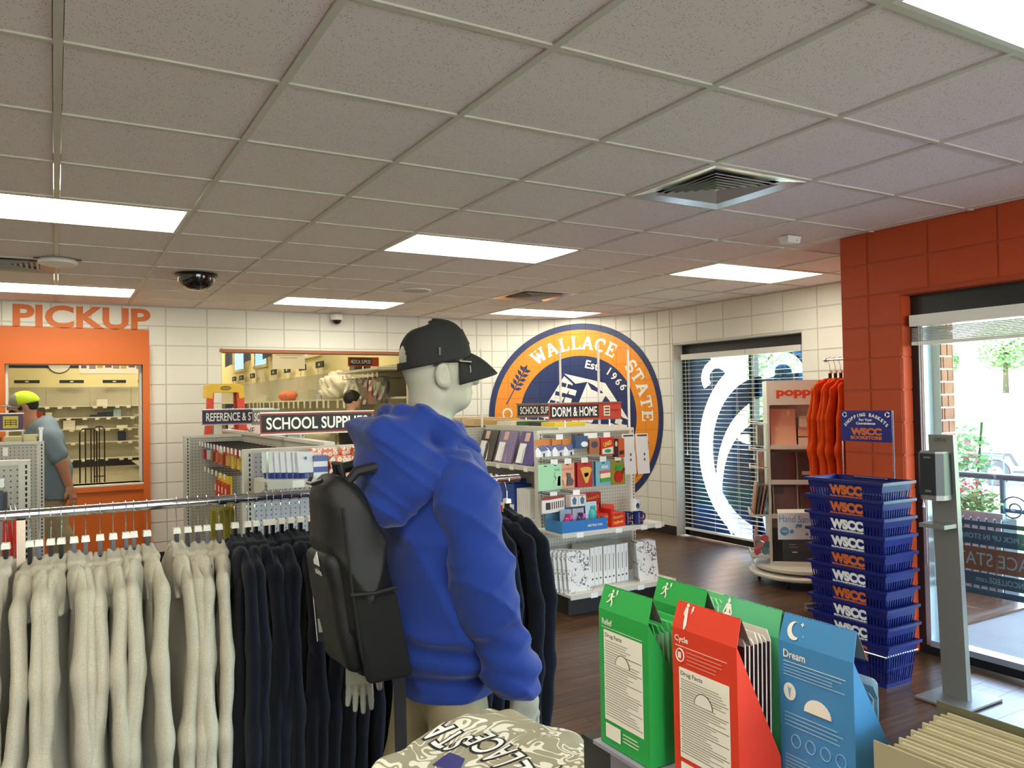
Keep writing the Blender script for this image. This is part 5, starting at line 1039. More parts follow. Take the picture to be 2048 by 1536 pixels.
MB().box(-.904, -.191, 6.554, 6.578, 1.50, 1.508).build('frame_top', M_STEEL, t); MB().box(-.904, -.191, 6.554, 6.578, 1.38, 1.388).build('frame_bottom', M_STEEL, t); MB().cyl((-.2, 6.57, 1.30), (-.2, 6.57, 1.38), .006, n=6).build('stem', M_CHROME, t)
gD = endpanel('gondola', 'nearest grey pegboard gondola end at the left edge with red lanyards', -1.0, -.10, 4.22, H0, run=2.2)
hook(gD, -.22, 4.22, 1.21, .18); hook(gD, -.19, 4.22, 1.14, .15, False)
t = product('hanging_pack', 'dark blue hanging pack with white price ticket at the left edge', 'pack', (-.225, 4.03, 1.205), [('card', MB().box(-.06, .03, 0, .01, -.13, -.02), '#2a3a4a'), ('print', MB().box(-.05, .02, -.002, -.0005, -.1, -.06), '#5a7a94'), ('stack', MB().box(-.02, .045, .012, .05, -.14, -.03), '#1c2026')])
for k in range(3):
    x = -.19+k*.018; t = thing('lanyard', 'bright red lanyard hanging at the left edge, %s from the left' % ORD[k], 'lanyard', (x, 4.05, 1.06), 0, 'red lanyards')
    MB().tube([(-.0, 0, .0), (-.008, 0, -.2), (-.004, 0, -.36), (.004, 0, -.36), (.008, .004, -.2), (.002, .004, 0)], .005, 6).build('strap', mat('lanyard_red', '#d8301f', .5), t, local=True); MB().tube([(0, 0, .0), (.006, 0, .03), (0, 0, .06), (-.006, 0, .03)], .003, 6, True).build('clip', M_CHROME, t, local=True); MB().box(-.007, .007, -.004, .008, -.03, 0).build('crimp', mat('lanyard_red', '#d8301f', .5), t, local=True)
# ------------------------------------------------------------------ step ladder
t = thing('step_ladder', 'orange fibreglass step ladder with a yellow top cap', 'ladder', (1.42, 8.0, 0)); M_LO = mat('ladder_orange', '#d8431f', .45); M_LY = mat('ladder_yellow', '#ecc018', .4)
MB().prism([(1.235, 1.725), (1.26, 1.74), (1.54, 1.74), (1.565, 1.725), (1.575, 1.61), (1.53, 1.60), (1.52, 1.66), (1.29, 1.66), (1.285, 1.60), (1.235, 1.61)], lambda a, b, s: (a, s, b), 7.86, 8.08).build('top_cap', M_LY, t)
MB().tube([(1.405+.045*cos(a), 7.8585, 1.70+.016*sin(a)) for a in [2*pi*k/20 for k in range(20)]], .003, 5, True).build('logo_ring', M_SIGNB, t); lettering('WERNER', .06, .014, plane((1.405, 7.859, 1.70), (1, 0, 0), (0, 0, 1)), M_SIGNB, t)
for s in (-1, 1):
    c = 1.405
    MB().hexa([(c+s*.22-.03, 7.62, 0), (c+s*.22+.03, 7.62, 0), (c+s*.22+.03, 7.68, 0), (c+s*.22-.03, 7.68, 0), (c+s*.135-.03, 7.87, 1.66), (c+s*.135+.03, 7.87, 1.66), (c+s*.135+.03, 7.93, 1.66), (c+s*.135-.03, 7.93, 1.66)]).build('front_rail', M_LO, t)
    MB().hexa([(c+s*.2-.02, 8.30, 0), (c+s*.2+.02, 8.30, 0), (c+s*.2+.02, 8.34, 0), (c+s*.2-.02, 8.34, 0), (c+s*.12-.02, 8.0, 1.66), (c+s*.12+.02, 8.0, 1.66), (c+s*.12+.02, 8.05, 1.66), (c+s*.12-.02, 8.05, 1.66)]).build('rear_rail', M_LO, t)
for k in range(5): z = .3+k*.28; MB().box(1.405-.2+z*.045, 1.405+.2-z*.045, 7.63+z*.15, 7.71+z*.15, z-.02, z).build('step', M_STEEL, t)
MB().box(1.255, 1.275, 7.862, 7.868, 1.30, 1.52).build('warning_label', M_TICK, t)
t = thing('order_sign', 'pale pink ONLINE sign standing behind the ladder', 'sign', (1.65, 8.3, 0)); MB().box(1.52, 1.98, 8.40, 8.42, 1.05, 1.42).build('board', flat('#e4cfc8'), t); MB().box(1.50, 1.52, 8.40, 8.42, 0, 1.42).build('post', M_SIGNB, t); MB().box(1.98, 2.0, 8.40, 8.42, 0, 1.42).build('post', M_SIGNB, t)
lettering('ONLINE', .24, .062, plane((1.66, 8.398, 1.275), (1, 0, 0), (0, 0, 1)), M_SIGNB, t)
t = thing('rules_sign', 'dark sign reading HOME behind the ladder top', 'sign', (1.62, 8.46, 0)); MB().box(1.51, 1.72, 8.47, 8.48, 1.42, 1.55).build('board', M_SIGNB, t); MB().box(1.6, 1.63, 8.472, 8.48, 0, 1.42).build('post', M_SIGNB, t); lettering('HOME', .15, .04, plane((1.6, 8.468, 1.49), (1, 0, 0), (0, 0, 1)), M_TICK, t)
# ------------------------------------------------------------------ hoodie rail
RLY, RLZ = 2.93, 1.20
t = thing('garment_rack', 'chrome garment rail running behind the mannequin', 'rack', (.3, RLY, 0))
MB().cyl((-1.3, RLY, RLZ), (1.72, RLY, RLZ), .0162, n=24).build('rail', M_CHROME, t, smooth=True)
for x in (-1.28, -.094, 1.60):
    MB().box(x-.012, x+.012, RLY-.012, RLY+.012, .04, RLZ-.016).build('upright', mat('bronze_post', '#8f7f6c', .25, .9), t); MB().box(x-.02, x+.02, RLY-.25, RLY+.25, .0, .04).build('foot', M_CHROME, t)
M_HEATH = mat('heather_grey_fleece', '#c8bfa9', .95, var=.13, vscale=260, bump=.3, bscale=420, sheen=.15, spec=.15)
M_NFLE = mat('navy_fleece', '#131722', .95, var=.15, vscale=30, bump=.3, bscale=380, sheen=.1, spec=.15)
M_OFLE = mat('orange_fleece', '#e2521c', .9, var=.1, vscale=30, bump=.25, bscale=380, spec=.15)
M_HANG = mat('black_hanger_plastic', '#0c0c0d', .2); M_SZ = mat('size_clip', '#ece8dc', .4)
def hanger_mesh():
    a = MB().tube([(0, .012*0, .0)]+[(0, .022*sin(q), .0205*cos(q)) for q in [radians(d) for d in (-70, -30, 0, 40, 80, 120, 150)]]+[(0, .004, -.045), (0, 0, -.07), (0, 0, -.082)], .0015, 6)
    a.v = [(x, y, z) for x, y, z in a.v]
    wire = MB().tube([(0, -.02, -.008)]+[(0, .0195*sin(q), .0195*cos(q)) for q in [radians(d) for d in (-80, -40, 0, 40, 80, 115)]]+[(0, .008, -.035), (0, 0, -.05), (0, 0, -.085)], .0015, 6).mesh('hook')
    body = MB().box(-.006, .006, -.012, .012, -.175, -.085).hexa([(-.004, -.16, -.205), (.004, -.16, -.205), (.004, 0, -.175), (-.004, 0, -.175), (-.004, -.16, -.195), (.004, -.16, -.195), (.004, 0, -.15), (-.004, 0, -.15)]).hexa([(-.004, 0, -.175), (.004, 0, -.175), (.004, .16, -.205), (-.004, .16, -.205), (-.004, 0, -.15), (.004, 0, -.15), (.004, .16, -.195), (-.004, .16, -.195)]).mesh('arms')
    clip = MB().prism([(-.0125, -.102), (.0125, -.102), (.0105, -.084), (-.0105, -.084)], lambda a, b, s: (a, s, b), -.0145, .0145).mesh('size_clip')
    return wire, body, clip
HGM = hanger_mesh()
def hoodie_meshes(seed, hooded=True, L=.72, bulk=1.0, h=.0065):
    rg = random.Random(seed); R = lambda a, b: rg.uniform(a, b)
    p = [R(0, 6) for _ in range(8)]; sx0 = R(-.008, .008); sx1 = R(-.014, .016); sx2 = R(-.018, .02); yb = R(-.01, .02)
    def wr(X, Y, Z, a): return a*(np.sin(Z*14+Y*11+p[0])*np.sin(Y*17+p[1])+.5*np.sin(Z*24+X*40+p[2])+.5*np.sin(Y*38-Z*9+p[3]))
    def body(X, Y, Z):
        th = .011*bulk+.011*np.clip((-Z-.25)/.6, 0, 1)
        w = np.interp(-Z, [.13, .17, .21, .4, .8, 1.05], [.05, .12, .175, .195, .215, .205]).astype(np.float32)
        xs = X-(.007*np.sin(Y*14+p[4])+.008*np.sin(Y*9+Z*5+p[5]))
        d = (np.sqrt((xs/th)**2+(Y/w)**4)-1)*th
        d = smax(d, -Z-1.02, .02); d = smax(d, Z+.145, .02)
        return d+wr(X, Y, Z, .002)
    def sleeve(s):
        def f(X, Y, Z):
            k = 2.0
            x = X*k; A = [(sx0*k*.3, s*.15, -.19), (sx0*k, s*.225, -.25+yb), (sx1*k, s*.262, -.46), (sx2*k, s*.262, -.70), (sx2*.8*k, s*.235, -1.0)]
            d = chain(x, Y, Z, A, [.030*bulk, .037*bulk, .043*bulk, .047*bulk, .044*bulk], .03)
            return d*.7+wr(X, Y, Z, .0022)+.0022*np.sin((Z+Y*.6+X*.5)*34+p[7])*np.clip((-Z-.35)/.3, 0, 1)
        return f
    def hood(X, Y, Z):
        sd = 1 if p[6] > 3 else -1
        d = ell(X, Y, Z, (sd*.008, .02, -.24), (.020*bulk, .11, .085))
        d = smin(d, chain(X, Y, Z, [(-.012, .0, -.135), (-.011, -.075, -.165), (.0, -.125, -.195), (.012, -.075, -.165), (.013, .0, -.135)], [.009, .013, .014, .013, .009], .015), .018)
        d = smin(d, cone(X, Y, Z, (sd*.010, -.12, -.195), (sd*.016, -.13, -.29), .014, .010), .03)
        d = smin(d, ell(X, Y, Z, (sd*.004, -.135, -.215), (.0235, .055, .062)), .012); d = smax(d, -ell(X, Y, Z, (0, -.20, -.275), (.012, .05, .05)), .006)
        return d+wr(X, Y, Z, .0022)
    o = []
    for nm, fn, lo, hi in [('body', body, (-.06, -.25, -1.06), (.06, .25, -.1)), ('sleeve', sleeve(-1), (-.075, -.35, -1.06), (.075, -.08, -.13)), ('sleeve', sleeve(1), (-.075, .08, -1.06), (.075, .35, -.13))]+([('hood', hood, (-.055, -.21, -.36), (.055, .16, -.1))] if hooded else []):
        o.append((nm, nmesh(nm, *nets(fn, lo, hi, h))))
    return o
HV = [hoodie_meshes(11+k, bulk=.95+.06*(k % 3)) for k in range(5)]
def hang(kind, x, var, m, label, group, rz=0, dz=0, y=RLY, z=RLZ, axis=0, clip=True):
    t = thing('hoodie', label, 'hoodie', (x, y, z+dz), axis+rz, group)
    for nm, me in var:
        mm = me if not me.materials or me.materials[0] == m else None
        if mm is None:
            key = (me.name, m.name)
            if key not in HC: c = me.copy(); c.materials.clear(); HC[key] = c
            mm = HC[key]
        obj(nm, mm, m, t)
    hgr = thing('hanger', 'black plastic hanger carrying the '+label, 'hanger', (x, y, z), axis+rz*.5, 'hangers on the '+kind)
    obj('hook', HGM[0], M_CHROME, hgr); obj('arms', HGM[1], M_HANG, hgr)
    if clip: obj('size_clip', HGM[2], M_SZ, hgr)
HC = {}
GXS = [-.134, -.07, -.046, -.013, .016, .051, .084, .126, .164, .202, .226, .266, .358, .393, .427, .456, .496]
for k, x in enumerate([-.26, -.2]+GXS): hang('hoodie rail', x, HV[(k*3+k//4) % 5], M_HEATH, '%s heather grey hoodie from the left on the chrome rail' % ORD[k], 'heather grey hoodies on the rail', rz=rnd.uniform(-.13, .13)-.05, dz=rnd.uniform(-.012, .006))
NXS = [.55, .593, .621, .658, .681, .713, .746, .781, .82, .87, .92, .98, 1.05, 1.14, 1.25, 1.36, 1.46, 1.535, 1.60, 1.66]
for k, x in enumerate(NXS): hang('hoodie rail', x, HV[(k*2+1+k//3) % 5], M_NFLE, '%s navy hoodie from the left on the chrome rail' % ORD[k], 'navy hoodies on the rail', rz=rnd.uniform(-.08, .08)-.03+(.1 if k > 14 else 0), dz=rnd.uniform(-.01, .006))
# ------------------------------------------------------------------ mannequin
M_SKIN = mat('mannequin_grey', '#a09e90', .42, spec=.4); M_BLUE = mat('royal_blue_fleece', '#193380', .85, bump=.2, bscale=420, sheen=.2, spec=.2); M_KHAKI = mat('khaki_twill', '#8f8468', .85, bump=.25, bscale=300, var=.1, vscale=12)
mq = thing('mannequin', 'grey male mannequin in a royal blue hoodie and khaki trousers', 'mannequin', (.94, 2.07, 0), radians(-88))
def wrk(X, Y, Z, a, s=1.0): return a*(np.sin(Z*21*s+X*13+.6)*np.sin(Y*15+X*9+1.1)+.7*np.sin(Z*34*s-Y*24+2.)+.5*np.sin(X*40+Z*17+.4))
def f_torso(X, Y, Z):
    a = np.interp(Z, [.725, .79, .815, .88, 1.05, 1.20, 1.31, 1.38, 1.44, 1.52], [.172, .176, .198, .205, .196, .205, .198, .165, .095, .07]).astype(np.float32)
    b = np.interp(Z, [.725, .79, .815, .88, 1.05, 1.20, 1.31, 1.38, 1.44, 1.52], [.138, .142, .162, .166, .150, .148, .132, .115, .09, .07]).astype(np.float32)
    y = Y-np.interp(Z, [.7, 1.0, 1.25, 1.45], [.02, .0, .0, .0]).astype(np.float32)
    k = np.sqrt((X/a)**2+(y/b)**2); d = (k-1)*np.minimum(a, b)
    fold = np.exp(-((Z-.85)/.07)**2)*.008*np.sin((Z-.7)*75+X*9+Y*5)
    d = d+wrk(X, Y, Z, .002)+fold-.014*np.exp(-((Z-.98)/.2)**2)*(1-np.abs(np.sin(Z*8+(Y*1.2+X)*9+.5)))**2-.010*(1-np.abs(np.sin(Z*13-(Y-X)*10+1.2)))**3
    d = smax(d, .725-Z, .010); return smax(d, Z-1.48, .02)
def f_sleeve(s):
    if s > 0: A = [(.12, -.005, 1.345), (.17, .005, 1.27), (.205, .022, 1.08), (.222, .042, .98), (.250, .098, .805), (.254, .108, .765)]; 
    else: A = [(-.12, .0, 1.345), (-.17, -.01, 1.27), (-.25, -.09, 1.10), (-.262, -.11, 1.0), (-.255, -.14, .85), (-.25, -.142, .80)]
    rs = [.06, .080, .076, .072, .062, .040]
    def f(X, Y, Z):
        d = chain(X, Y, Z, A, rs, .04)
        bunch = np.clip((1.0-Z)/.2, 0, 1)*.006*np.sin(Z*95+Y*20+X*14)
        d = d-.010*(1-np.abs(np.sin(Z*17+Y*16-X*8+.4)))**3-.006*(1-np.abs(np.sin(Z*29-Y*21+1.1)))**2
        return smax(d, (.752 if s > 0 else .785)-Z, .008)+wrk(X, Y, Z, .003)+bunch
    return f
blob('hoodie_body', f_torso, (-.26, -.23, .66), (.26, .24, 1.54), .009, M_BLUE, mq)
blob('hoodie_sleeve', f_sleeve(1), (.02, -.13, .72), (.38, .24, 1.46), .007, M_BLUE, mq); blob('hoodie_sleeve', f_sleeve(-1), (-.38, -.27, .70), (-.02, .13, 1.46), .008, M_BLUE, mq)
def f_hood(X, Y, Z):
    d = chain(X, Y, Z, [(.092, .050, 1.385), (.104, -.02, 1.445), (.088, -.085, 1.490), (.045, -.125, 1.505), (-.045, -.125, 1.505), (-.088, -.085, 1.490), (-.104, -.02, 1.445), (-.092, .050, 1.385), (0, .095, 1.355), (.092, .050, 1.385)], [.030, .028, .022, .02, .02, .022, .028, .030, .03, .030], .03)
    e = smax(ell(X, Y, Z, (0, -.13, 1.36), (.150, .105, .165)), Z-1.487+.12*(Y+.14), .03)
    e = smin(e, chain(X, Y, Z, [(.13, -.02, 1.375), (.125, -.12, 1.31), (.07, -.180, 1.255), (-.05, -.185, 1.25)], [.038, .040, .038, .036], .05), .05)
    e = smin(e, chain(X, Y, Z, [(.10, -.10, 1.46), (.07, -.195, 1.462), (-.07, -.20, 1.462), (-.10, -.10, 1.46)], [.02, .024, .024, .02], .03), .045)
    d = smin(d, e, .03)
    d = smax(d, -cone(X, Y, Z, (0, -.01, 1.36), (0, 0, 1.60), .064, .070), .008)
    q = (Z-1.4)*.85+(Y+.1)*.60+X*.10
    r1 = np.abs(np.sin(q*20+.5)); r2 = np.abs(np.sin(q*37+X*6+1.3))
    return d-.012*(1-r1)**2.5-.006*(1-r2)**3+.004
blob('hoodie_hood', f_hood, (-.21, -.31, 1.12), (.21, .17, 1.56), .0055, M_BLUE, mq)
def f_pants(X, Y, Z):
    d = ell(X, Y, Z, (0, .015, .80), (.142, .112, .17))
    for s, yy in ((1, .05), (-1, -.06)):
        d = smin(d, chain(X, Y, Z, [(s*.085, 0, .78), (s*.10, yy*.6, .45), (s*.105, yy*.4, .08)], [.085, .086, .075], .05), .03)
    d = smax(d, .06-Z, .01); d = smax(d, Z-.765, .01)
    return d+wrk(X, Y, Z, .003)
blob('trousers', f_pants, (-.24, -.22, .03), (.24, .22, .9), .011, M_KHAKI, mq)
MB().tube([(.142, -.045, .72), (.158, -.02, .66), (.160, .0, .60)], .0025, 6).build('pocket_seam', mat('khaki_seam', '#6d644c', .9), mq, local=True)
for s, yy in ((1, .03), (-1, -.03)):
    blob('foot', lambda X, Y, Z: np.maximum(smin(ell(X, Y, Z, (s*.105, yy+.06, .03), (.045, .12, .045)), cone(X, Y, Z, (s*.105, yy-.02, .03), (s*.105, yy-.01, .12), .045, .045), .03), -Z+.001), (s*.105-.08, yy-.12, -.02), (s*.105+.08, yy+.22, .16), .01, M_SKIN, mq)
HZ = 1.0
def f_head(X, Y, Z):
    d = ell(X, Y, Z, (0, -.012, 1.655), (.076, .100, .092)); d = smin(d, ell(X, Y, Z, (0, .028, 1.592), (.060, .072, .078)), .04)
    d = smin(d, ell(X, Y, Z, (0, .062, 1.537), (.030, .030, .022)), .035); d = smin(d, cone(X, Y, Z, (.04, .0, 1.548), (.02, .055, 1.532), .022, .02), .03); d = smin(d, cone(X, Y, Z, (-.04, .0, 1.548), (-.02, .055, 1.532), .022, .02), .03)
    d = smin(d, cone(X, Y, Z, (0, .093, 1.625), (0, .113, 1.592), .008, .0135), .014); d = smin(d, ell(X, Y, Z, (0, .088, 1.558), (.022, .012, .009)), .012)
    for s in (1, -1): d = smax(d, -ell(X, Y, Z, (s*.032, .105, 1.627), (.022, .018, .013)), .012)
    d = smin(d, cone(X, Y, Z, (0, -.03, 1.42), (0, -.022, 1.58), .068, .060), .035)
    for s in (1, -1):
        e = ell(X, Y, Z, (s*.080, -.010, 1.605), (.011, .023, .036)); e = smin(e, ell(X, Y, Z, (s*.074, .002, 1.583), (.010, .012, .016)), .01); e = smax(e, -ell(X, Y, Z, (s*.090, -.006, 1.608), (.007, .012, .02)), .006); d = smin(d, e, .008)
    return d
RH = Matrix.Translation((0, .012, 0))@Matrix.Rotation(radians(-10), 4, 'Z')
def rotated(P, M): 
    A = np.array(M.to_3x3()); return P@A.T+np.array(M.translation)
P_, F_ = nets(f_head, (-.11, -.13, 1.40), (.11, .14, 1.76), .0045)
obj('head', nmesh('head', rotated(P_, RH), F_), M_SKIN, mq)
def hand_pf(mirror, curl=.25, h=.0026, scale=1.0, spread=1.0):
    fx = [.031, .0105, -.010, -.029]; ln = [.073, .082, .076, .060]
    def fn(X, Y, Z):
        d = rbx(X, Y, Z, (0, 0, -.055), (.040, .015, .048), .014); d = smin(d, cone(X, Y, Z, (0, -.002, .03), (0, 0, -.02), .026, .028), .025); d = smin(d, ell(X, Y, Z, (.024, .008, -.045), (.02, .014, .03)), .012)
        for i in range(4):
            x = fx[i]; L = ln[i]; pts = [(x, 0, -.092)]; a = curl*.6; dx = (x*.16)*spread
            for s, fr in enumerate((.45, .32, .27)):
                q = pts[-1]; pts.append((q[0]+dx*fr, q[1]+sin(a)*L*fr, q[2]-cos(a)*L*fr)); a += curl
            d = smin(d, chain(X, Y, Z, pts, [.0098, .0092, .0085, .0072], .003), .005)
        d = smin(d, chain(X, Y, Z, [(.028, .004, -.032), (.050, .014, -.058), (.060, .022, -.082), (.062, .030, -.102)], [.014, .0118, .0105, .0085], .005), .010)
        return d
    P, F = nets(fn, (-.06, -.04, -.20), (.085, .085, .06), h)
    P = P*scale
    if mirror: P[:, 0] *= -1; F = F[:, ::-1]
    return P, F
def place_hand(name, PF, o, xax, yax, zax, m, par):
    P, F = PF; A = np.array([xax, yax, zax], float).T
    if np.linalg.det(A) < 0: F = F[:, ::-1]
    return obj(name, nmesh(name, P@A.T+np.array(o), F), m, par)
def nrm(v): v = np.array(v, float); return v/np.linalg.norm(v)
# right hand: back of hand outwards, thumb forward ; left hand: palm turned to the viewer behind the hip
place_hand('hand', hand_pf(False, .42, scale=1.0), (.258, .128, .758), (0, .98, -.2), (-1, .0, .0), (0, .2, .98), M_SKIN, mq)
vy = nrm((.895, -.447, 0)); vx = nrm((.446, .895, 0))
place_hand('hand', hand_pf(False, .12, scale=1.0), (-.25, -.142, .785), vx, vy, (0, 0, 1), M_SKIN, mq)
# ---- cap
M_CAP = mat('black_cap_twill', '#101114', .8, bump=.2, bscale=500)
cap = thing('baseball_cap', 'black baseball cap worn by the mannequin', 'cap', (.94, 2.07, 1.66), radians(-98))
def capz(th, t):   # th from front(+y)
    rx, ry = .083, .108
    e = (cos(t*pi/2))**.62; z = -.020+.02*cos(th)+ .118*(sin(t*pi/2))**1.05*(1-.06*cos(th))
    return (rx*e*sin(th), .012-.010+ry*e*cos(th)-.010*t, z)
NT_, NP_ = 96, 26; b = MB(); ids = {}
for j in range(NP_+1):
    for i in range(NT_): b.v.append(capz(2*pi*i/NT_, min(j/NP_, .995)))
for j in range(NP_):
    for i in range(NT_):
        th = 2*pi*(i+.5)/NT_; dth = abs(((th-pi+pi) % (2*pi))-pi); tt = (j+.5)/NP_
        if (dth/radians(30))**2+((tt-.13)/.30)**2 < 1 and tt > .13: continue
        b.f.append((j*NT_+i, j*NT_+(i+1) % NT_, (j+1)*NT_+(i+1) % NT_, (j+1)*NT_+i))
co = b.build('crown', M_CAP, cap, local=True, smooth='all'); md = co.modifiers.new('thick', 'SOLIDIFY'); md.thickness = .003; md.offset = -1
def brim(u, v):    # u across -1..1, v out 0..1
    a = (u-.5)*2; th = a*radians(62); x0, y0, z0 = capz(th, .0)
    out = .082*(1-abs(a)**2.6); return (x0*(1+.04*v), y0+out*v, z0+.006-.028*v-.030*v*v-.020*a*a*(1+v*.3)+.006)
b = MB().grid(brim, 32, 10).build('visor', M_CAP, cap, local=True, smooth='all'); md = b.modifiers.new('thick', 'SOLIDIFY'); md.thickness = .004
MB().lathe([(0, .008), (.006, .006), (.008, 0)], (0, -.008, .097), 12).build('button', M_CAP, cap, local=True, smooth=True)
MB().add([capz(th, t) for t in (.22, .52) for th in (-.28, -.1, .1, .28)], [(0, 1, 5, 4), (1, 2, 6, 5), (2, 3, 7, 6)]).build('embroidery', mat('cap_embroidery', '#d8452a', .7), cap, local=True)
for v in C.objects:
    if v.parent == cap and v.name.startswith('embroidery'):
        for q in v.data.vertices: q.co = q.co*1.0+Vector((0, .0025, .0015))
bk = MB()
MB().box(.0885, .0905, -.012, -.006, .0, .022).build('tag', mat('cap_tag', '#4a4a46', .6), cap, local=True)
# ---- sunglasses
gl = thing('sunglasses', 'black wraparound sunglasses on the mannequin\'s face', 'sunglasses', (.94, 2.07, 1.63), radians(-98)); M_LN = mat('dark_lens', '#0b0d10', .05, coat=1)
for s in (1, -1):
    MB().grid(lambda u, v: (s*(.006+.062*u), .118-.004*0-.030*u**2.2-.010*abs(v-.5)*2*.3, -.026+.044*v*(1-.15*u)-.004*u), 10, 6).build('lens', M_LN, gl, local=True, smooth='all').modifiers.new('thick', 'SOLIDIFY').thickness = .003
    MB().tube([(s*.068, .088, .012), (s*.080, .05, .014), (s*.083, .0, .012), (s*.081, -.025, .0)], [.004, .0035, .003, .0025], 6).build('temple_arm', M_LN, gl, local=True)
MB().tube([(-.01, .118, .006), (0, .122, .009), (.01, .118, .006)], .003, 6).build('bridge', M_LN, gl, local=True)
# ---- backpack
M_BP = mat('black_backpack_nylon', '#0b0a08', .6, bump=.25, bscale=260); M_MESH = mat('black_mesh', '#0c0f0e', .8, bump=.8, bscale=900); M_STRAP = mat('black_webbing', '#0e0e0e', .7)
bpk = thing('backpack', 'black backpack with a white three-stripe logo slung on the mannequin', 'backpack', (.935, 2.062, .81), radians(-88))
TB = Matrix.Rotation(radians(-13), 3, 'X'); TBr = [[TB[i][j] for j in range(3)] for i in range(3)]
def f_pack(X, Y, Z):
    # frame: z from 0 (bottom) to .6
    y = Y+.215+(Z-.02)*.20; w = np.interp(Z, [0, .06, .3, .5, .58], [.115, .135, .14, .125, .09]).astype(np.float32); dp = np.interp(Z, [0, .06, .2, .4, .52, .6], [.055, .085, .095, .088, .07, .035]).astype(np.float32)
    x = X; k = ((np.abs(x)/w)**3.2+(np.abs(y)/dp)**2.6)**(1/2.9); d = (k-1)*np.minimum(w, dp)
    d = smax(d, -Z, .03); d = smax(d, Z-.585, .05)
    return d-.010*(1-np.abs(np.sin((Z*.8-y*1.2)*11+.4+x*3)))**3-.006*(1-np.abs(np.sin((Z*.5+y)*19+1)))**3+.004
blob('main_body', f_pack, (-.2, -.46, -.03), (.2, .0, .64), .008, M_BP, bpk)
def pk(x, y, z): return (x, -.215-(z-.02)*.20+y, z)
def f_pocket(X, Y, Z):
    y = Y+.215+(Z-.02)*.20+.075; x = X; d = rbx(x, y, Z-.2, (0, 0, 0), (.105, .030, .17), .028); return d+.003*np.sin(Z*26+x*15)
blob('front_pocket', f_pocket, (-.15, -.46, -.02), (.15, -.18, .42), .009, M_BP, bpk)
def f_side(X, Y, Z):
    y = Y+.215+(Z-.02)*.20; return rbx(X-.128, y-.0, Z-.135, (0, 0, 0), (.017, .068, .125), .016)
blob('side_mesh_pocket', f_side, (.09, -.36, -.01), (.16, -.08, .29), .006, M_MESH, bpk)
MB().tube([pk(.146, -.068, .265), pk(.150, 0, .262), pk(.146, .068, .268)], .006, 8).build('pocket_hem', M_STRAP, bpk, local=True)
MB().tube([pk(.125, -.03, .5), pk(.140, -.045, .40), pk(.146, -.06, .29), pk(.140, -.07, .1), pk(.12, -.06, .02)], .004, 6).build('zip', M_STRAP, bpk, local=True)
MB().tube([pk(.05, -.05, .57), pk(.02, -.07, .56), pk(-.02, -.07, .56), pk(-.05, -.05, .57)], .006, 6).build('zip_pull', mat('zip_metal', '#3a3a38', .3, .8), bpk, local=True)
MB().tube([pk(-.03, .02, .57), pk(-.03, .02, .61), pk(.03, .02, .61), pk(.03, .02, .57)], .008, 8).build('grab_handle', M_STRAP, bpk, local=True)
for s in (1, -1): MB().tube([(s*.06, -.315, .55), (s*.065, -.28, .59), (s*.07, -.22, .60), (s*.075, -.16, .57)], [.012, .016, .018, .018], 8).build('shoulder_strap', M_STRAP, bpk, local=True)
MB().hexa([(.098, -.185, -.42), (.101, -.15, -.42), (.098, -.15, -.42), (.095, -.185, -.42), (.098, -.190, .05), (.101, -.155, .05), (.098, -.155, .05), (.095, -.19, .05)]).build('hanging_strap', M_STRAP, bpk, local=True)
# logo on the front pocket: three slanted bars and lettering
yf = lambda z: -.215-(z-.02)*.20-.107
def lg(a, b, s): return (a, yf(b)-.002-s, b)
for k in range(3):
    x0 = .055-k*.017; hgt = .034-.011*k
    MB().prism([(x0-.012, .335), (x0, .335), (x0-.0+.004, .335+hgt+.008), (x0-.008, .335+hgt)], lg, 0, .0015).build('logo_bar', M_TICK, bpk, local=True)
vs, fs = fit(text2d('adidas', 1, .03), .055, .018); MB().add([lg(.035-x*-1*0+x, .317+y, .001) for x, y, z in vs], fs).build('logo_lettering', M_TICK, bpk, local=True, fix=False)
tg_ = thing('hang_tag', 'black and white swing tag hanging from the backpack', 'tag', (.625, 2.22, 1.02)); 
MB().box(-.0, .058, -.001, .001, -.155, 0).xf(Matrix.Rotation(radians(-38), 4, 'Z')@Matrix.Rotation(radians(-5), 4, 'Y')).build('card', M_SIGNB, tg_, local=True); MB().box(-.002, .0, -.0012, .0012, -.155, 0).xf(Matrix.Rotation(radians(-38), 4, 'Z')@Matrix.Rotation(radians(-5), 4, 'Y')).build('edge', M_TICK, tg_, local=True)
MB().box(.006, .04, -.0018, -.0012, -.13, -.092).xf(Matrix.Rotation(radians(-38), 4, 'Z')@Matrix.Rotation(radians(-5), 4, 'Y')).build('barcode_label', flat('#b8b6ae'), tg_, local=True); MB().box(.036, .05, -.0018, -.0012, -.07, -.02).xf(Matrix.Rotation(radians(-38), 4, 'Z')@Matrix.Rotation(radians(-5), 4, 'Y')).build('print', flat('#6a6a68'), tg_, local=True)
MB().tube([(.03, -.02, 0), (.03, -.01, .06), (.05, .0, .16)], .0012, 5).build('string', M_STRAP, tg_, local=True)

bpk.scale = (.92, .92, .92)
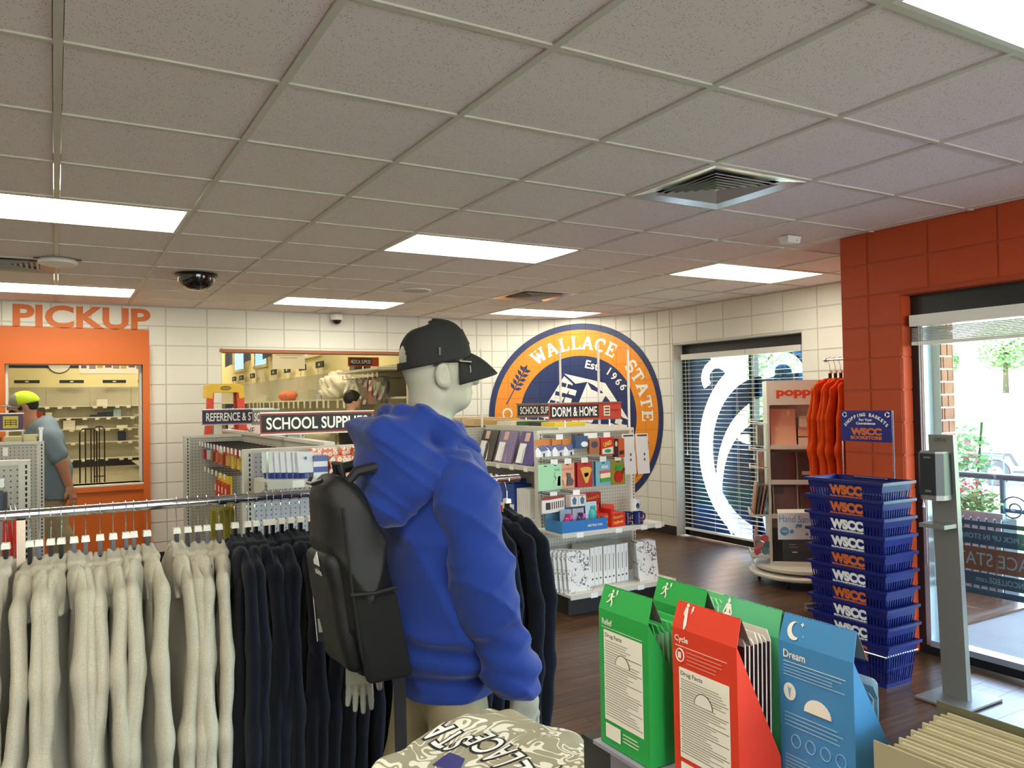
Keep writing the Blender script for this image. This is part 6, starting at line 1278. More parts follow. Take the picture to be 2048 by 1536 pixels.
# ------------------------------------------------------------------ shopping baskets by the orange wall
M_BK = mat('blue_basket_plastic', '#0f1a68', .35); M_BKO = mat('basket_orange_print', '#d0692c', .5)
BKX, BKY, BKR = 3.84, 2.84, radians(0)
def basket_meshes():
    L, Wd, Hh = .235, .125, .235       # half sizes at the rim (along y, x), height
    l, w = L*.86, Wd*.82
    body = MB()
    def pt(sx, sy, z, ins=0): f = z/Hh; return ((w+(Wd-w)*f-ins)*sx, (l+(L-l)*f-ins)*sy, z)
    def wall(side, a0, a1, z0, z1, th=.003):   # side: 'x+','x-','y+','y-'; a along the wall -1..1
        q = []
        for z in (z0, z1):
            for a, ins in ((a0, 0), (a1, 0), (a1, th), (a0, th)):
                if side[0] == 'x': p = pt(1 if side[1] == '+' else -1, a, z, 0); p = (p[0]-(ins if side[1] == '+' else -ins), p[1], p[2])
                else: p = pt(a, 1 if side[1] == '+' else -1, z, 0); p = (p[0], p[1]-(ins if side[1] == '+' else -ins), p[2])
                q.append(p)
        body.hexa(q)
    for sd in ('x-', 'x+', 'y-', 'y+'):
        wall(sd, -1, 1, 0, .035); wall(sd, -1, 1, .19, .235)
        solid = sd[0] == 'x'
        n = 24 if sd[0] == 'x' else 12
        if solid: wall(sd, -.45, .45, .035, .19)
        for k in range(n+1):
            a = -1+2*k/n
            if solid and abs(a) < .45: continue
            wall(sd, max(-1, a-.022*(1 if solid else 1.7)), min(1, a+.022*(1 if solid else 1.7)), .035, .19)
        wall(sd, -1, 1, .108, .118)
    body.box(-w, w, -l, l, 0, .003)
    rim = MB(); o = .016
    for (x0, x1, y0, y1) in ((-Wd-o, -Wd+.002, -L-o, L+o), (Wd-.002, Wd+o, -L-o, L+o), (-Wd, Wd, -L-o, -L+.002), (-Wd, Wd, L-.002, L+o)): rim.box(x0, x1, y0, y1, .228, .243)
    return body.mesh('body'), rim.mesh('rim')
BKM = basket_meshes()
def wscc(m, t, withstore=True):
    for txt, zc, w, hh in (('WSCC', .187, .205, .055), ('BOOKSTORE', .146, .205, .022)):
        vs, fs = fit(text2d(txt, 1, .07), w, hh)
        b = MB(); b.add([(-(.125*.82+(.125-.125*.82)*((zc+y)/.235))-.0012, -x-.01, zc+y) for x, y, z in vs], fs); b.build('lettering', m, t, local=True, fix=False)
order = 'OOWWOWOWWO'
for k in range(10):
    z = 1.07-.243-k*.0935
    lab = '%s shopping basket from the top of the stack, with %s lettering' % (ORD[k], 'orange' if order[k] == 'O' else 'white')
    t = thing('shopping_basket', lab, 'basket', (BKX+.0, BKY-.0-.001*k, z+.0), BKR, 'blue shopping baskets in the stack')
    obj('body', BKM[0], M_BK, t); obj('rim', BKM[1], M_BK, t); wscc(M_BKO if order[k] == 'O' else M_TICK, t)
    hm = MB().tube([(.118, -.10, .232), (.105, -.10, .238), (.105, .10, .238), (.118, .10, .232)], .005, 6); hm.build('handle', M_BK, t, local=True)
t = thing('basket_stand', 'wire basket stand with a blue SHOPPING BASKETS sign', 'stand', (BKX, BKY, 0))
zr = .17
MB().tube([(BKX-.135, BKY-.235, zr), (BKX+.135, BKY-.235, zr), (BKX+.135, BKY+.235, zr), (BKX-.135, BKY+.235, zr)], .0045, 6, True).build('wire_ring', M_CHROME, t)
for sx, sy in ((-1, -.2), (-1, .9), (1, .5)): MB().cyl((BKX+sx*.135, BKY+sy*.235, 0), (BKX+sx*.135, BKY+sy*.235, zr), .0035, n=6).build('leg', M_CHROME, t)
SGY, SGX = 2.90, 4.0
for sy in (-1, 1): MB().cyl((SGX+.012, SGY+sy*.163, 0), (SGX+.012, SGY+sy*.163, 1.44), .0045, n=8).build('upright', M_CHROME, t)
MB().box(SGX+.003, SGX+.006, SGY-.163, SGY+.163, 1.263, 1.441).build('sign_board', mat('sign_blue', '#121e78', .35), t)
sf_ = lambda x, y: (SGX+.0018, SGY-x, y)
def stxt(txt, w, h, xc, zc, m, bold=.04):
    vs, fs = fit(text2d(txt, 1, bold), w, h); MB().add([sf_(xc+x, zc+y) for x, y, z in vs], fs).build('sign_lettering', m, t, fix=False)
arc = 'SHOPPING BASKETS'
for k, ch in enumerate(arc):
    if ch == ' ': continue
    a = radians(50-100*k/(len(arc)-1)); vs, fs = fit(text2d(ch, 1, .05), None, .020)
    r_ = .165; xc, zc = -r_*sin(a)*1.05, 1.424-.165+r_*cos(a)-.006
    MB().add([sf_(xc+x*cos(a*.8)-y*sin(a*.8), zc+x*sin(a*.8)+y*cos(a*.8)) for x, y, z in vs], fs).build('sign_lettering', M_TICK, t, fix=False)
stxt('For Your', .085, .015, 0, 1.388, M_TICK); stxt('Convenience', .125, .015, 0, 1.368, M_TICK); stxt('WSCC', .20, .042, 0, 1.321, M_BKO, .07); stxt('BOOKSTORE', .20, .02, 0, 1.286, M_BKO, .06)
for s in (-1, 1):
    b = MB()
    for q in range(3):
        a0 = q*2*pi/3+.3; b.tube([sf_(s*.137+.013*cos(a0+v), 1.418+.013*sin(a0+v)) for v in (0, .5, 1.0, 1.5)], .003, 5)
    b.build('recycle_mark', M_TICK, t)['kind'] = 'stuff'
# ------------------------------------------------------------------ sanitizer stand
M_SILV = mat('silver_powder_coat', '#82817d', .4, .35)
t = thing('sanitizer_stand', 'silver floor stand with a black touchless sanitizer dispenser by the glass', 'dispenser', (3.9, 2.34, 0))
b = MB().prism([(3.745, 2.215), (4.055, 2.215), (4.065, 2.225), (4.065, 2.465), (4.055, 2.475), (3.745, 2.475), (3.735, 2.465), (3.735, 2.225)], lambda a, c, s: (a, c, s), .004, .014); b.build('base_plate', M_SILV, t)
MB().hexa([(3.878, 2.285, .014), (3.915, 2.285, .014), (3.915, 2.412, .014), (3.878, 2.412, .014), (3.818, 2.285, 1.325), (3.85, 2.285, 1.325), (3.85, 2.412, 1.325), (3.818, 2.412, 1.325)]).build('post', M_SILV, t)
pxz = lambda z: 3.878-.06*(z-.014)/1.311
lettering('CINTAS', .058, .018, lambda a, b_, s=0: (pxz(1.30+b_)-.001, 2.35-a, 1.30+b_), M_SIGNB, t, bold=.0)
x = pxz(1.13)
MB().prism([(x-.095, 2.405), (x-.075, 2.425), (x, 2.425), (x, 2.30), (x-.065, 2.30), (x-.095, 2.325)], lambda a, c, s: (a, c, s), 1.03, 1.235).build('dispenser_body', mat('dispenser_black', '#20242b', .35), t)
MB().prism([(x-.09, 2.40), (x-.072, 2.42), (x, 2.42), (x, 2.305), (x-.062, 2.305), (x-.09, 2.328)], lambda a, c, s: (a, c, s), 1.235, 1.245).build('dispenser_top', M_SILV, t)
MB().prism([(x-.09, 2.40), (x-.072, 2.42), (x, 2.42), (x, 2.305), (x-.062, 2.305), (x-.09, 2.328)], lambda a, c, s: (a, c, s), 1.005, 1.03).build('dispenser_base', M_SILV, t)
MB().box(x-.0965, x-.0955, 2.35, 2.385, 1.212, 1.22).build('brand_mark', M_SILV, t); MB().box(x-.0965, x-.0955, 2.35, 2.38, 1.045, 1.056).build('indicator', M_SILV, t)
x = pxz(.885); MB().box(x-.105, x, 2.29, 2.42, .868, .888).build('drip_tray', M_SILV, t)
# ------------------------------------------------------------------ rotating stationery display
KX, KY, KR = 5.35, 4.52, radians(-42); M_KW = mat('carousel_cream', '#d9d2c4', .45)
t = thing('rotating_display', 'round-based rotating stationery display in front of the tall window', 'display', (KX, KY, 0), KR)
MB().lathe([(0, .10), (.40, .10), (.41, .09), (.41, .075), (.40, .065), (0, .065)], n=48).build('lower_disc', M_KW, t, local=True, smooth=True); MB().lathe([(0, .155), (.36, .155), (.372, .148), (.372, .13), (.36, .12), (0, .12)], n=48).build('turntable', M_KW, t, local=True, smooth=True)
for k in range(5):
    a = k*2*pi/5-2.0; MB().cyl((.33*cos(a)-.012, .33*sin(a), .032), (.33*cos(a)+.012, .33*sin(a), .032), .032, n=14).build('castor', M_BASE, t, local=True); MB().box(.33*cos(a)-.006, .33*cos(a)+.006, .33*sin(a)-.012, .33*sin(a)+.012, .05, .066).build('castor_fork', M_STEEL, t, local=True)
HW, HD, KT = .255, .17, 1.66
MB().box(-HW, -HW+.018, -HD, HD, .155, KT).build('side_panel', M_KW, t, local=True); MB().box(HW-.018, HW, -HD, HD, .155, KT).build('side_panel', M_KW, t, local=True)
MB().box(-HW+.018, HW-.018, .0, .012, .155, KT).build('back_panel', M_KW, t, local=True); MB().box(-HW+.0182, HW-.0182, -HD, -.001, 1.46, KT).build('header', M_KW, t, local=True)
SH = [.19, .56, .80, 1.13]; SHZ = [.175, .535, .80, 1.10]
for z in (.175, .56, .835, 1.12): MB().box(-HW+.0185, HW-.0185, -HD-.02, 0, z-.012, z).box(-HW+.0185, HW-.0185, -HD-.026, -HD-.02, z-.02, z+.018).build('shelf', M_KW, t, local=True)
lettering('poppin', .36, .085, plane((-.0, -HD-.0012, 1.555), (1, 0, 0), (0, 0, 1)), mat('poppin_red', '#dd4a22', .5), t, local=True, bold=.05)
def R3(lx, ly): a = KR; return (KX+lx*cos(a)-ly*sin(a), KY+lx*sin(a)+ly*cos(a))
def onrack(name, label, cat, lx, ly, z, w, h, th, tilt, parts):
    x, y = R3(lx, ly); o = thing(name, label, cat, (x, y, z), KR); M = Matrix.Rotation(-tilt, 4, 'X')
    for nm, (a0, a1, b0, b1, c0, c1), col in parts: MB().box(a0, a1, b0, b1, c0, c1).xf(M).build(nm, flat(col, .35), o, local=True)
    return o
onrack('portfolio', 'peach portfolio on the top shelf of the rotating display', 'portfolio', -.125, -.135, 1.122, .2, .3, .02, radians(11), [('cover', (-.1, .1, 0, .02, 0, .31), '#dba184'), ('pocket', (-.1, .1, -.003, -.0002, 0, .17), '#e0ac8c'), ('elastic', (.04, .055, -.004, -.0002, .25, .30), '#e8c0aa'), ('sticker', (-.06, -.045, -.004, -.0031, .13, .15), '#ecc8b4')])
onrack('letter_tray', 'cream stacked letter trays on the top shelf of the rotating display', 'tray', .09, -.12, 1.122, .2, .3, .02, 0, [('tray', (-.1, .1, 0, .1, .002, .07), '#d9c7ae'), ('tray', (-.1, .1, 0, .1, .078, .14), '#dcb490'), ('tray_lip', (-.1, .1, -.01, 0, .142, .152), '#d29a84'), ('tray', (-.09, .1, 0, .1, .155, .23), '#d8d0bc'), ('tray_lip', (-.09, .1, -.008, 0, .232, .244), '#d6cdb8')])
onrack('notebook', 'dark maroon notebook on the second shelf of the rotating display', 'notebook', -.13, -.135, .838, .2, .25, .02, radians(9), [('cover', (-.1, .09, 0, .015, 0, .235), '#4b1f20'), ('pages', (-.095, .088, .015, .022, .004, .23), '#cfc6b8')])
onrack('notebook', 'dark grey spiral notebook beside the maroon notebook', 'notebook', .06, -.135, .838, .2, .25, .02, radians(9), [('cover', (-.08, .1, 0, .012, 0, .235), '#3b3634'), ('spiral', (-.09, -.08, -.003, .014, .005, .23), '#8a837a'), ('label', (-.05, .05, -.0015, -.0002, .05, .08), '#b8b2a8'), ('pages', (-.078, .098, .012, .02, .004, .23), '#cfc6b8')])
onrack('folder', 'dusty plum folder with a small label on the third shelf of the rotating display', 'folder', -.12, -.135, .562, .2, .25, .02, radians(9), [('cover', (-.1, .1, 0, .012, 0, .25), '#6d4a4a'), ('label', (-.09, -.01, -.0015, -.0002, .17, .235), '#3a2f3c'), ('clasp', (-.098, -.09, -.004, -.0002, .0, .25), '#cfc2b2'), ('clasp', (.09, .098, -.004, -.0002, .0, .25), '#cfc2b2')])
onrack('folder', 'second plum folder half hidden by the baskets', 'folder', .10, -.135, .562, .2, .25, .02, radians(9), [('cover', (-.1, .1, 0, .012, 0, .25), '#64403f'), ('edge', (-.1, -.096, -.002, -.0002, 0, .25), '#8a6a60')])
onrack('document_case', 'slate grey document case on the bottom shelf of the rotating display', 'case', .01, -.14, .178, .3, .25, .02, radians(12), [('cover', (-.16, .17, 0, .02, 0, .26), '#454b50'), ('flap', (-.165, .175, -.004, -.0002, .0, .09), '#3b4146'), ('clasp', (-.09, -.05, -.007, -.0042, .075, .085), '#d8d4b8'), ('print_line', (-.11, -.06, -.0015, -.0002, .14, .144), '#b8bab2'), ('print_line', (-.11, -.04, -.0015, -.0002, .12, .124), '#b8bab2')])
onrack('document_case', 'dark document case behind the slate grey case', 'case', -.19, -.115, .178, .1, .2, .02, radians(12), [('cover', (-.03, .10, 0, .02, 0, .27), '#2b3034'), ('edge', (-.032, -.03, 0, .02, 0, .27), '#4a5054')])
x, y = R3(.06, -.36); o = thing('hand_sanitizer_sign', 'white folded Hand Sanitizer card with blue bubbles beside the baskets', 'sign', (4.62, 3.92, 0), radians(-33))
zb = .50; MB().box(-.14, .2, 0, .006, zb, zb+.19).build('card', mat('card_white', '#dfe2e2', .5), o, local=True); MB().hexa([(-.14, .006, zb+.186), (.2, .006, zb+.186), (.24, .16, zb+.19), (-.1, .16, zb+.19), (-.14, .006, zb+.19), (.2, .006, zb+.19), (.24, .16, zb+.195), (-.1, .16, zb+.195)]).build('top_flap', mat('card_cream', '#cfc9b8', .5), o, local=True)
M_HB = mat('hand_blue', '#5c94bd', .5); lettering('Hand Sanitizer', .32, .05, plane((.03, -.001, zb+.145), (1, 0, -.04), (.04, 0, 1)), M_HB, o, local=True, bold=.0); lettering('WASH', .04, .014, plane((-.095, -.003, zb+.06), (1, 0, 0), (0, 0, 1)), M_TICK, o, local=True)
rb = random.Random(5)
for k in range(15):
    cx, cz, rr = (-.095, zb+.06, .032) if k == 0 else (-.05+rb.random()*.24, zb+.015+rb.random()*.09, .005+.011*rb.random())
    MB().prism(oval(cx, cz, rr, rr, 14), lambda a, b_, s: (a, s, b_), -.002-.00004*k, -.0004).build('bubble', M_HB, o, local=True)
MB().cyl((.17, .08, .02), (.17, .08, zb), .012, n=10).build('stem', M_CHROME, o, local=True); MB().lathe([(0, .0), (.11, .0), (.11, .012), (.02, .02), (0, .02)], (.17, .08, 0), 24).build('foot', M_CHROME, o, local=True)
# side pockets on the carousel (left face)
def sidepocket(name, label, cat, ly, z, parts):
    x, y = R3(-HW-.002, ly); o = thing(name, label, cat, (x, y, z), KR)
    for nm, b, m in parts: b.build(nm, m, o, local=True)
M_CLR = mat('clear_acrylic', '#dfe4e2', .1, alpha=.45)
for k, (z, c) in enumerate(((1.30, '#8d8a80'), (1.08, '#c99a86'), (.93, '#6a5a54'))):
    for q in range(4):
        x, y = R3(-HW-.03-.014*q, -.12); o = thing('notepad', ['grey', 'pink', 'brown'][k]+' hanging notepad on the side of the rotating display, %s outwards' % ORD[q], 'notepad', (x, y, z), KR, 'hanging notepads on the rotating display')
        MB().box(-.008, 0, -.05, .06, -.17+.06*(k == 2), 0).build('pad', flat(c), o, local=True); MB().box(-.009, -.0081, -.05, .06, -.16+.06*(k == 2), -.005).build('cover', flat('#d8d4c8'), o, local=True)
    x, y = R3(-HW, -.12); o = thing('wire_hook_rack', 'clear hook bracket above the %s notepads' % ['grey', 'pink', 'brown'][k], 'bracket', (x, y, z+.01), KR)
    MB().tube([(0, -.05, 0), (-.14, -.05, .02), (-.14, .06, .02), (0, .06, 0)], .004, 6).build('bracket', M_WHT, o, local=True); MB().box(-.143, -.139, -.05, .06, 0, .04).build('price_holder', M_TICK, o, local=True)
for k, (z, cols_) in enumerate(((.56, ['#6f7f86', '#c98a70', '#4d6a58', '#b0705a']), (.22, ['#d8d4cc']))):
    MB().box(-HW-.14, -HW-.0005, -.15, .12, z-.012, z).box(-HW-.146, -HW-.14, -.15, .12, z-.015, z+.03).build('side_shelf', M_KW, t, local=True)
    if k == 0:
        for q, c in enumerate(cols_):
            x, y = R3(-HW-.045-.024*q, -.01); o = thing('folder', ['slate', 'peach', 'green', 'rust'][q]+' folder leaning in the side shelf of the rotating display', 'folder', (x, y, z+.001), KR); MB().box(-.006, .006, -.13, .11, 0, .25).xf(Matrix.Rotation(radians(7+6*(3-q)*.3), 4, 'Y')).build('cover', flat(c), o, local=True); MB().box(-.0062, .0062, .105, .108, .01, .24).xf(Matrix.Rotation(radians(7+6*(3-q)*.3), 4, 'Y')).build('edge', flat('#d8d2c6'), o, local=True)
x, y = R3(-HW-.07, -.02); o = thing('coaster_pack', 'clear pack of hexagon pieces in pink, teal and grey', 'pack', (x, y, .221), KR)
MB().box(-.055, .055, -.11, .11, .0, .004).build('tray', M_KW, o, local=True)
for k, c in enumerate(['#d85a6a', '#6a8a90', '#c9908a', '#4f7a78', '#e0a090', '#d85a6a', '#7fa09a', '#a88a90', '#5f8a88', '#d9a0a0']):
    r_, q = divmod(k, 3); MB().prism([(-.09+q*.07+(r_ % 2)*.03+.036*cos(v*pi/3+.52), .04+r_*.052+.036*sin(v*pi/3+.52)) for v in range(6)], lambda a, b_, s: (-.04+s, a, b_), 0, .02).build('hexagon', flat(c), o, local=True)
for k, c in enumerate(['#d85a6a', '#6a8a90', '#c9908a', '#4f7a78', '#e0a090', '#d85a6a']):
    r_, q = divmod(k, 2); MB().prism([(-.025+q*.06+(r_ % 2)*.02+.032*cos(v*pi/3+.52), .04+r_*.052+.032*sin(v*pi/3+.52)) for v in range(6)], lambda a, b_, s: (a, -.105+s, b_), 0, .015).build('hexagon', flat(c), o, local=True)
# ------------------------------------------------------------------ orange shirts beside the column
t = thing('garment_rack', 'short chrome face-out arm carrying orange shirts beside the column', 'rack', (5.06, 3.7, 1.0)); AX = 5.06
MB().tube([(AX+.01, 3.70, 1.80), (AX, 3.99, 1.80)], .009, 8).build('arm', M_CHROME, t); MB().cyl((AX, 3.985, 1.80), (AX, 4.0, 1.80), .016, n=12).build('end_cap', M_CHROME, t); MB().box(AX, AX+.03, 3.69, 3.70, 1.0, 1.9).build('wall_strip', M_CHROME, t)
OV = [hoodie_meshes(31+k, hooded=False, bulk=1.0, h=.009) for k in range(2)]
for k in range(6): hang('face-out arm', AX+.01, OV[k % 2], M_OFLE, '%s orange shirt from the free end of the face-out arm' % ORD[k], 'orange shirts on the face-out arm', rz=rnd.uniform(-.1, .1), y=3.965-k*.047, z=1.80, axis=pi/2)
for o in C.objects:
    if o.get('group') == 'orange shirts on the face-out arm': o.scale = (1, .85, .95)
# ------------------------------------------------------------------ foreground table and patch boxes
M_LILAC = mat('lilac_grey_metal', '#8f8d9c', .5)
t = thing('display_table', 'low display table in the foreground carrying boxes and folded clothing', 'table', (.7, 1.0, 0))
MB().box(.50, .80, .98, 1.37, .765, .80).build('table_top', mat('table_dark', '#2a2624', .5), t)
for x, y in ((.53, 1.01), (.77, 1.01), (.53, 1.34), (.77, 1.34)): MB().box(x-.025, x+.025, y-.025, y+.025, 0, .765).build('leg', M_BLK, t)
t = thing('display_riser', 'lilac grey metal riser under the patch boxes', 'riser', (.83, .7, 0)); MB().box(.722, .945, .36, .972, .0, 1.012).build('body', M_LILAC, t); MB().box(.700, .955, .35, .985, 1.0122, 1.0178).build('top_plate', M_LILAC, t)
tag(MB().box(.735, .79, .99, 1.06, .0, .985).box(.733, .792, .988, 1.062, .985, .992).build('black_box', mat('black_card', '#0f0f10', .4)), 'black post beside the lilac riser and the folded hoodie', 'post')
def paper_edge(b, X, y0, y1, z, n=26):       # tiny perforation teeth along a top edge
    for k in range(n):
        y = y0+(y1-y0)*(k+.5)/n; w = (y1-y0)/n*.32; b.box(X-.0006, X+.0006, y-w, y+w, z, z+.0016)
def patchbox(name, label, X, y0, y1, col, dark, light, dep=.088, zt=1.25, zb=1.019, hdr=.033, slope=True):
    t = thing('patch_box', label, 'box', (X+dep/2, (y0+y1)/2, zb)); m = mat('carton_'+name, col, .45)
    w = y1-y0; i = w*.06
    b = MB().box(X, X+.0012, y0, y1, zb, zt-hdr); b.build('back_panel', m, t)
    b = MB().hexa([(X, y0, zt-hdr), (X+.0012, y0, zt-hdr), (X+.0012, y1, zt-hdr), (X, y1, zt-hdr), (X+.010, y0+i*.3, zt), (X+.0112, y0+i*.3, zt), (X+.0112, y1-i*.3, zt), (X+.010, y1-i*.3, zt)]); paper_edge(b, X+.0106, y0+i*.3, y1-i*.3, zt); b.build('header_flap', m, t)
    MB().hexa([(X+.0115, y0+i*.3, zt), (X+.0120, y0+i*.3, zt), (X+.0120, y1-i*.3, zt), (X+.0115, y1-i*.3, zt), (X+.026, y0, zt-hdr-.002), (X+.0265, y0, zt-hdr-.002), (X+.0265, y1, zt-hdr-.002), (X+.026, y1, zt-hdr-.002)]).build('header_back', mat('carton_inside', '#8f8a84', .7), t)
    prof = [(X+.0013, zb), (X+dep, zb), (X+dep, zb+.05), (X+.0013, zt-hdr)]
    for yy in (y0, y1-.0012): MB().prism(prof, lambda a, c, s: (a, s, c), yy, yy+.0012).build('side_panel', m, t)
    MB().box(X+dep-.0012, X+dep, y0+.0013, y1-.0013, zb, zb+.05).build('front_lip', m, t); MB().box(X+.0013, X+dep-.0013, y0+.0013, y1-.0013, zb, zb+.0012).build('bottom', m, t)
    return t, m
M_CR = mat('carton_cream', '#efe9dc', .6); M_INK = mat('carton_ink', '#55504a', .6)
def face(X, y0, y1): return lambda a, b, s=0: (X-.0006-s, (y0+y1)/2-a, b)
def drug(t, X, y0, y1, z0, z1, lines=26, seed=1):
    f = face(X, y0, y1); w = (y1-y0)*.78; rg = random.Random(seed)
    MB().prism([(-w/2, z0), (w/2, z0), (w/2, z1), (-w/2, z1)], f, 0, .0003).build('facts_panel', M_CR, t)
    lettering('Drug Facts', w*.45, .0075, lambda a, b, s=0: f(a-w*.24, b+z1-.008, .0004), M_INK, t, bold=.02)
    b = MB(); z = z1-.016; rule = MB()
    for k in range(lines):
        if z < z0+.006: break
        if k % 5 == 4: rule.prism([(-w*.48, z), (w*.48, z), (w*.48, z+.0009), (-w*.48, z+.0009)], f, .0004, .0005)
        else: L = w*rg.uniform(.5, .92); b.prism([(-w*.46, z), (-w*.46+L, z), (-w*.46+L, z+.0014), (-w*.46, z+.0014)], f, .0004, .0005)
        z -= (z1-z0-.02)/lines
    q = mat('carton_fine_print', '#a39d92', .6); b.build('fine_print', q, t)['kind'] = 'stuff'; rule.build('rule_lines', M_INK, t)['kind'] = 'stuff'
    zt = z0+(z1-z0)*.66; MB().prism([(w*.18*cos(radians(a))-.004*0, zt+w*.18*sin(radians(a))) for a in range(0, 181, 15)], f, .0006, .0012).build('thumb_tab', M_CR, t)
    MB().tube([f(w*.18*cos(radians(a)), zt+w*.18*sin(radians(a)), .0008) for a in range(0, 181, 15)], .0007, 4).build('tab_cut', M_INK, t)
def icon(t, f, kind, s, cx, cz, m):
    def S(p): return [(cx+x*s, cz+y*s) for x, y in p]
    P = {'run': [oval(.12, .62, .09, .1, 10), [(-.05, .45), (.15, .5), (.12, .15), (-.05, .12)], [(-.05, .2), (.1, .2), (.25, -.1), (.2, -.35), (.12, -.33), (.14, -.1)], [(-.05, .15), (.03, .12), (-.1, -.1), (-.35, -.2), (-.36, -.12), (-.16, -.03)], [(.1, .45), (.2, .3), (.38, .35), (.38, .28), (.18, .22)], [(-.02, .45), (-.22, .38), (-.28, .2), (-.2, .18), (-.16, .32)], [(.52, .75), (.66, .75), (.58, .6), (.68, .6), (.48, .35), (.54, .54), (.46, .54)]],
         'lady': [oval(.05, .72, .11, .11, 10), [(-.1, .6), (.12, .58), (.14, .2), (.18, -.35), (.08, -.6), (-.02, -.6), (-.08, -.2), (-.06, .25)], [(-.1, .55), (-.2, .25), (-.08, .1), (-.1, .3)], [(.45, .75), (.6, .72), (.5, .6), (.6, .58), (.38, .3), (.44, .5), (.38, .5)]],
         'yoga': [oval(0, .5, .1, .12, 10), [(-.04, .7), (.04, .7), (.0, .6)], [(-.16, .36), (.16, .36), (.1, -.1), (-.1, -.1)], [(-.45, -.3), (-.1, -.08), (.1, -.08), (.45, -.3), (.3, -.4), (-.3, -.4)], [(-.16, .34), (-.36, -.15), (-.28, -.18), (-.1, .2)], [(.16, .34), (.36, -.15), (.28, -.18), (.1, .2)]],
         'moon': [[(.55*cos(radians(a)), .55*sin(radians(a))) for a in range(70, 300, 12)]+[(.18+.42*cos(radians(a)), .1+.45*sin(radians(a))) for a in range(290, 100, -12)], [(.52, .62), (.56, .5), (.68, .46), (.56, .42), (.52, .3), (.48, .42), (.36, .46), (.48, .5)], oval(.7, -.2, .04, .04, 8)]}[kind]
    for p in P: MB().prism(S(p), f, .0004, .0008).build('pictogram', m, t)
def title(t, f, txt, w, h, cx, cz, m): lettering(txt, w, h, lambda a, b, s=0: f(a+cx, b+cz, .0005), m, t, name='title_lettering', bold=.02)
def lines(t, f, x0, zs, L, m, rg):
    b = MB()
    for z in zs:
        l = L*rg.uniform(.75, 1); b.prism([(x0, z), (x0+l, z), (x0+l, z+.0013), (x0, z+.0013)], f, .0004, .0006)
    b.build('fine_print', m, t)['kind'] = 'stuff'
rg = random.Random(3)
# flap faces lean back slightly: icons sit on the flap plane
def flapface(X, y0, y1, zt, hdr): return lambda a, b, s=0: (X+.010*(b-(zt-hdr))/hdr-.0006-s, (y0+y1)/2-a, b)
def pouches(label, group, X, y0, y1, n, zt, h, col, edge, dx=.009):
    for k in range(n):
        o = thing('patch_pouch', label % ORD[k], 'pouch', (X+k*dx, (y0+y1)/2, zt-h), 0, group); w = (y1-y0)*.86/2
        MB().prism([(-w, 0), (w, 0), (w, h-.012), (w-.006, h-.003*(k % 3)), (-w+.006, h-.003*(k % 3)), (-w, h-.012)], lambda a, b, s: (s+b*.02, a, b), 0, .0022).build('pouch', mat('pouch'+col, col, .4), o, local=True)
        MB().prism([(-w, 0), (-w+.012, 0), (-w+.012, h-.014), (-w, h-.014)], lambda a, b, s: (s+b*.02, a, b), -.0006, -.0001).build('seal_edge', mat('pouch'+edge, edge, .5), o, local=True)
GRN, RED, MNT, BLU = '#1fa046', '#dc3a20', '#57b27f', '#3f86bd'
t, m = patchbox('green', 'front green patch box with a running figure and a drug facts panel', .708, .861, .975, GRN, None, None, dep=.086); f = face(.708, .861, .975); ff = flapface(.708, .861, .975, 1.25, .033)
icon(t, ff, 'run', .022, -.032, 1.232, M_CR); title(t, f, 'Relief', .024, .009, -.036, 1.200, M_CR); MB().prism([(-.049, 1.1915), (.045, 1.1915), (.045, 1.1922), (-.049, 1.1922)], f, .0004, .0006).build('rule', M_CR, t); drug(t, .708, .861, .975, 1.056, 1.188, 30, 4); MB().prism([(-.043, 1.030), (-.008, 1.030), (-.008, 1.051), (-.043, 1.051)], f, .0004, .0006).build('blank_label', M_CR, t); lines(t, f, -.002, (1.046, 1.041, 1.036), .04, M_CR, rg)
pouches('green edged pouch in the front green box, %s from the back panel', 'pouches in the front green box', .722, .861, .975, 7, 1.212, .19, '#4cc26a', '#c8ecd0')
t, m = patchbox('green', 'rear green patch box behind the red box', .806, .856, .966, GRN, None, None, dep=.088); icon(t, flapface(.806, .856, .966, 1.25, .033), 'run', .021, -.032, 1.232, M_CR)
pouches('pale green pouch in the rear green box, %s from the back panel', 'pouches in the rear green box', .83, .856, .966, 6, 1.236, .2, '#7ccb8e', '#d8efd8')
t, m = patchbox('red', 'red patch box with a drug facts panel', .729, .717, .835, RED, None, None, dep=.074, zt=1.252); f = face(.729, .717, .835)
icon(t, flapface(.729, .717, .835, 1.252, .033), 'lady', .023, -.036, 1.234, M_CR); title(t, f, 'Cycle', .026, .0105, -.040, 1.205, M_CR); MB().prism([(-.052, 1.196), (.043, 1.196), (.043, 1.1967), (-.052, 1.1967)], f, .0004, .0006).build('rule', M_CR, t)
MB().tube([f(-.043+.0075*cos(a), 1.184+.0085*sin(a), .0006) for a in [2*pi*k/18 for k in range(18)]], .0009, 4, True).build('round_badge', M_CR, t); MB().prism([(-.047, 1.180), (-.041, 1.180), (-.041, 1.188), (-.047, 1.188)], f, .0004, .0006).build('badge_mark', M_CR, t); lines(t, f, -.030, (1.190, 1.185, 1.180, 1.175), .07, mat('pale_red_print', '#e88a78', .6), rg); drug(t, .729, .717, .835, 1.048, 1.168, 30, 5); MB().prism([(-.045, 1.022), (-.008, 1.022), (-.008, 1.042), (-.045, 1.042)], f, .0004, .0006).build('blank_label', M_CR, t)
lettering('PERIOD. DOT & PAIN', .05, .005, lambda a, b, s=0: (.775+a, .7165, 1.045+b+a*.05), mat('pale_red_print', '#e88a78', .6), t)
pouches('white pouch with maroon edge in the red box, %s from the back panel', 'pouches in the red box', .748, .717, .835, 7, 1.228, .20, '#d9cfc6', '#4a2a2c', .0075)
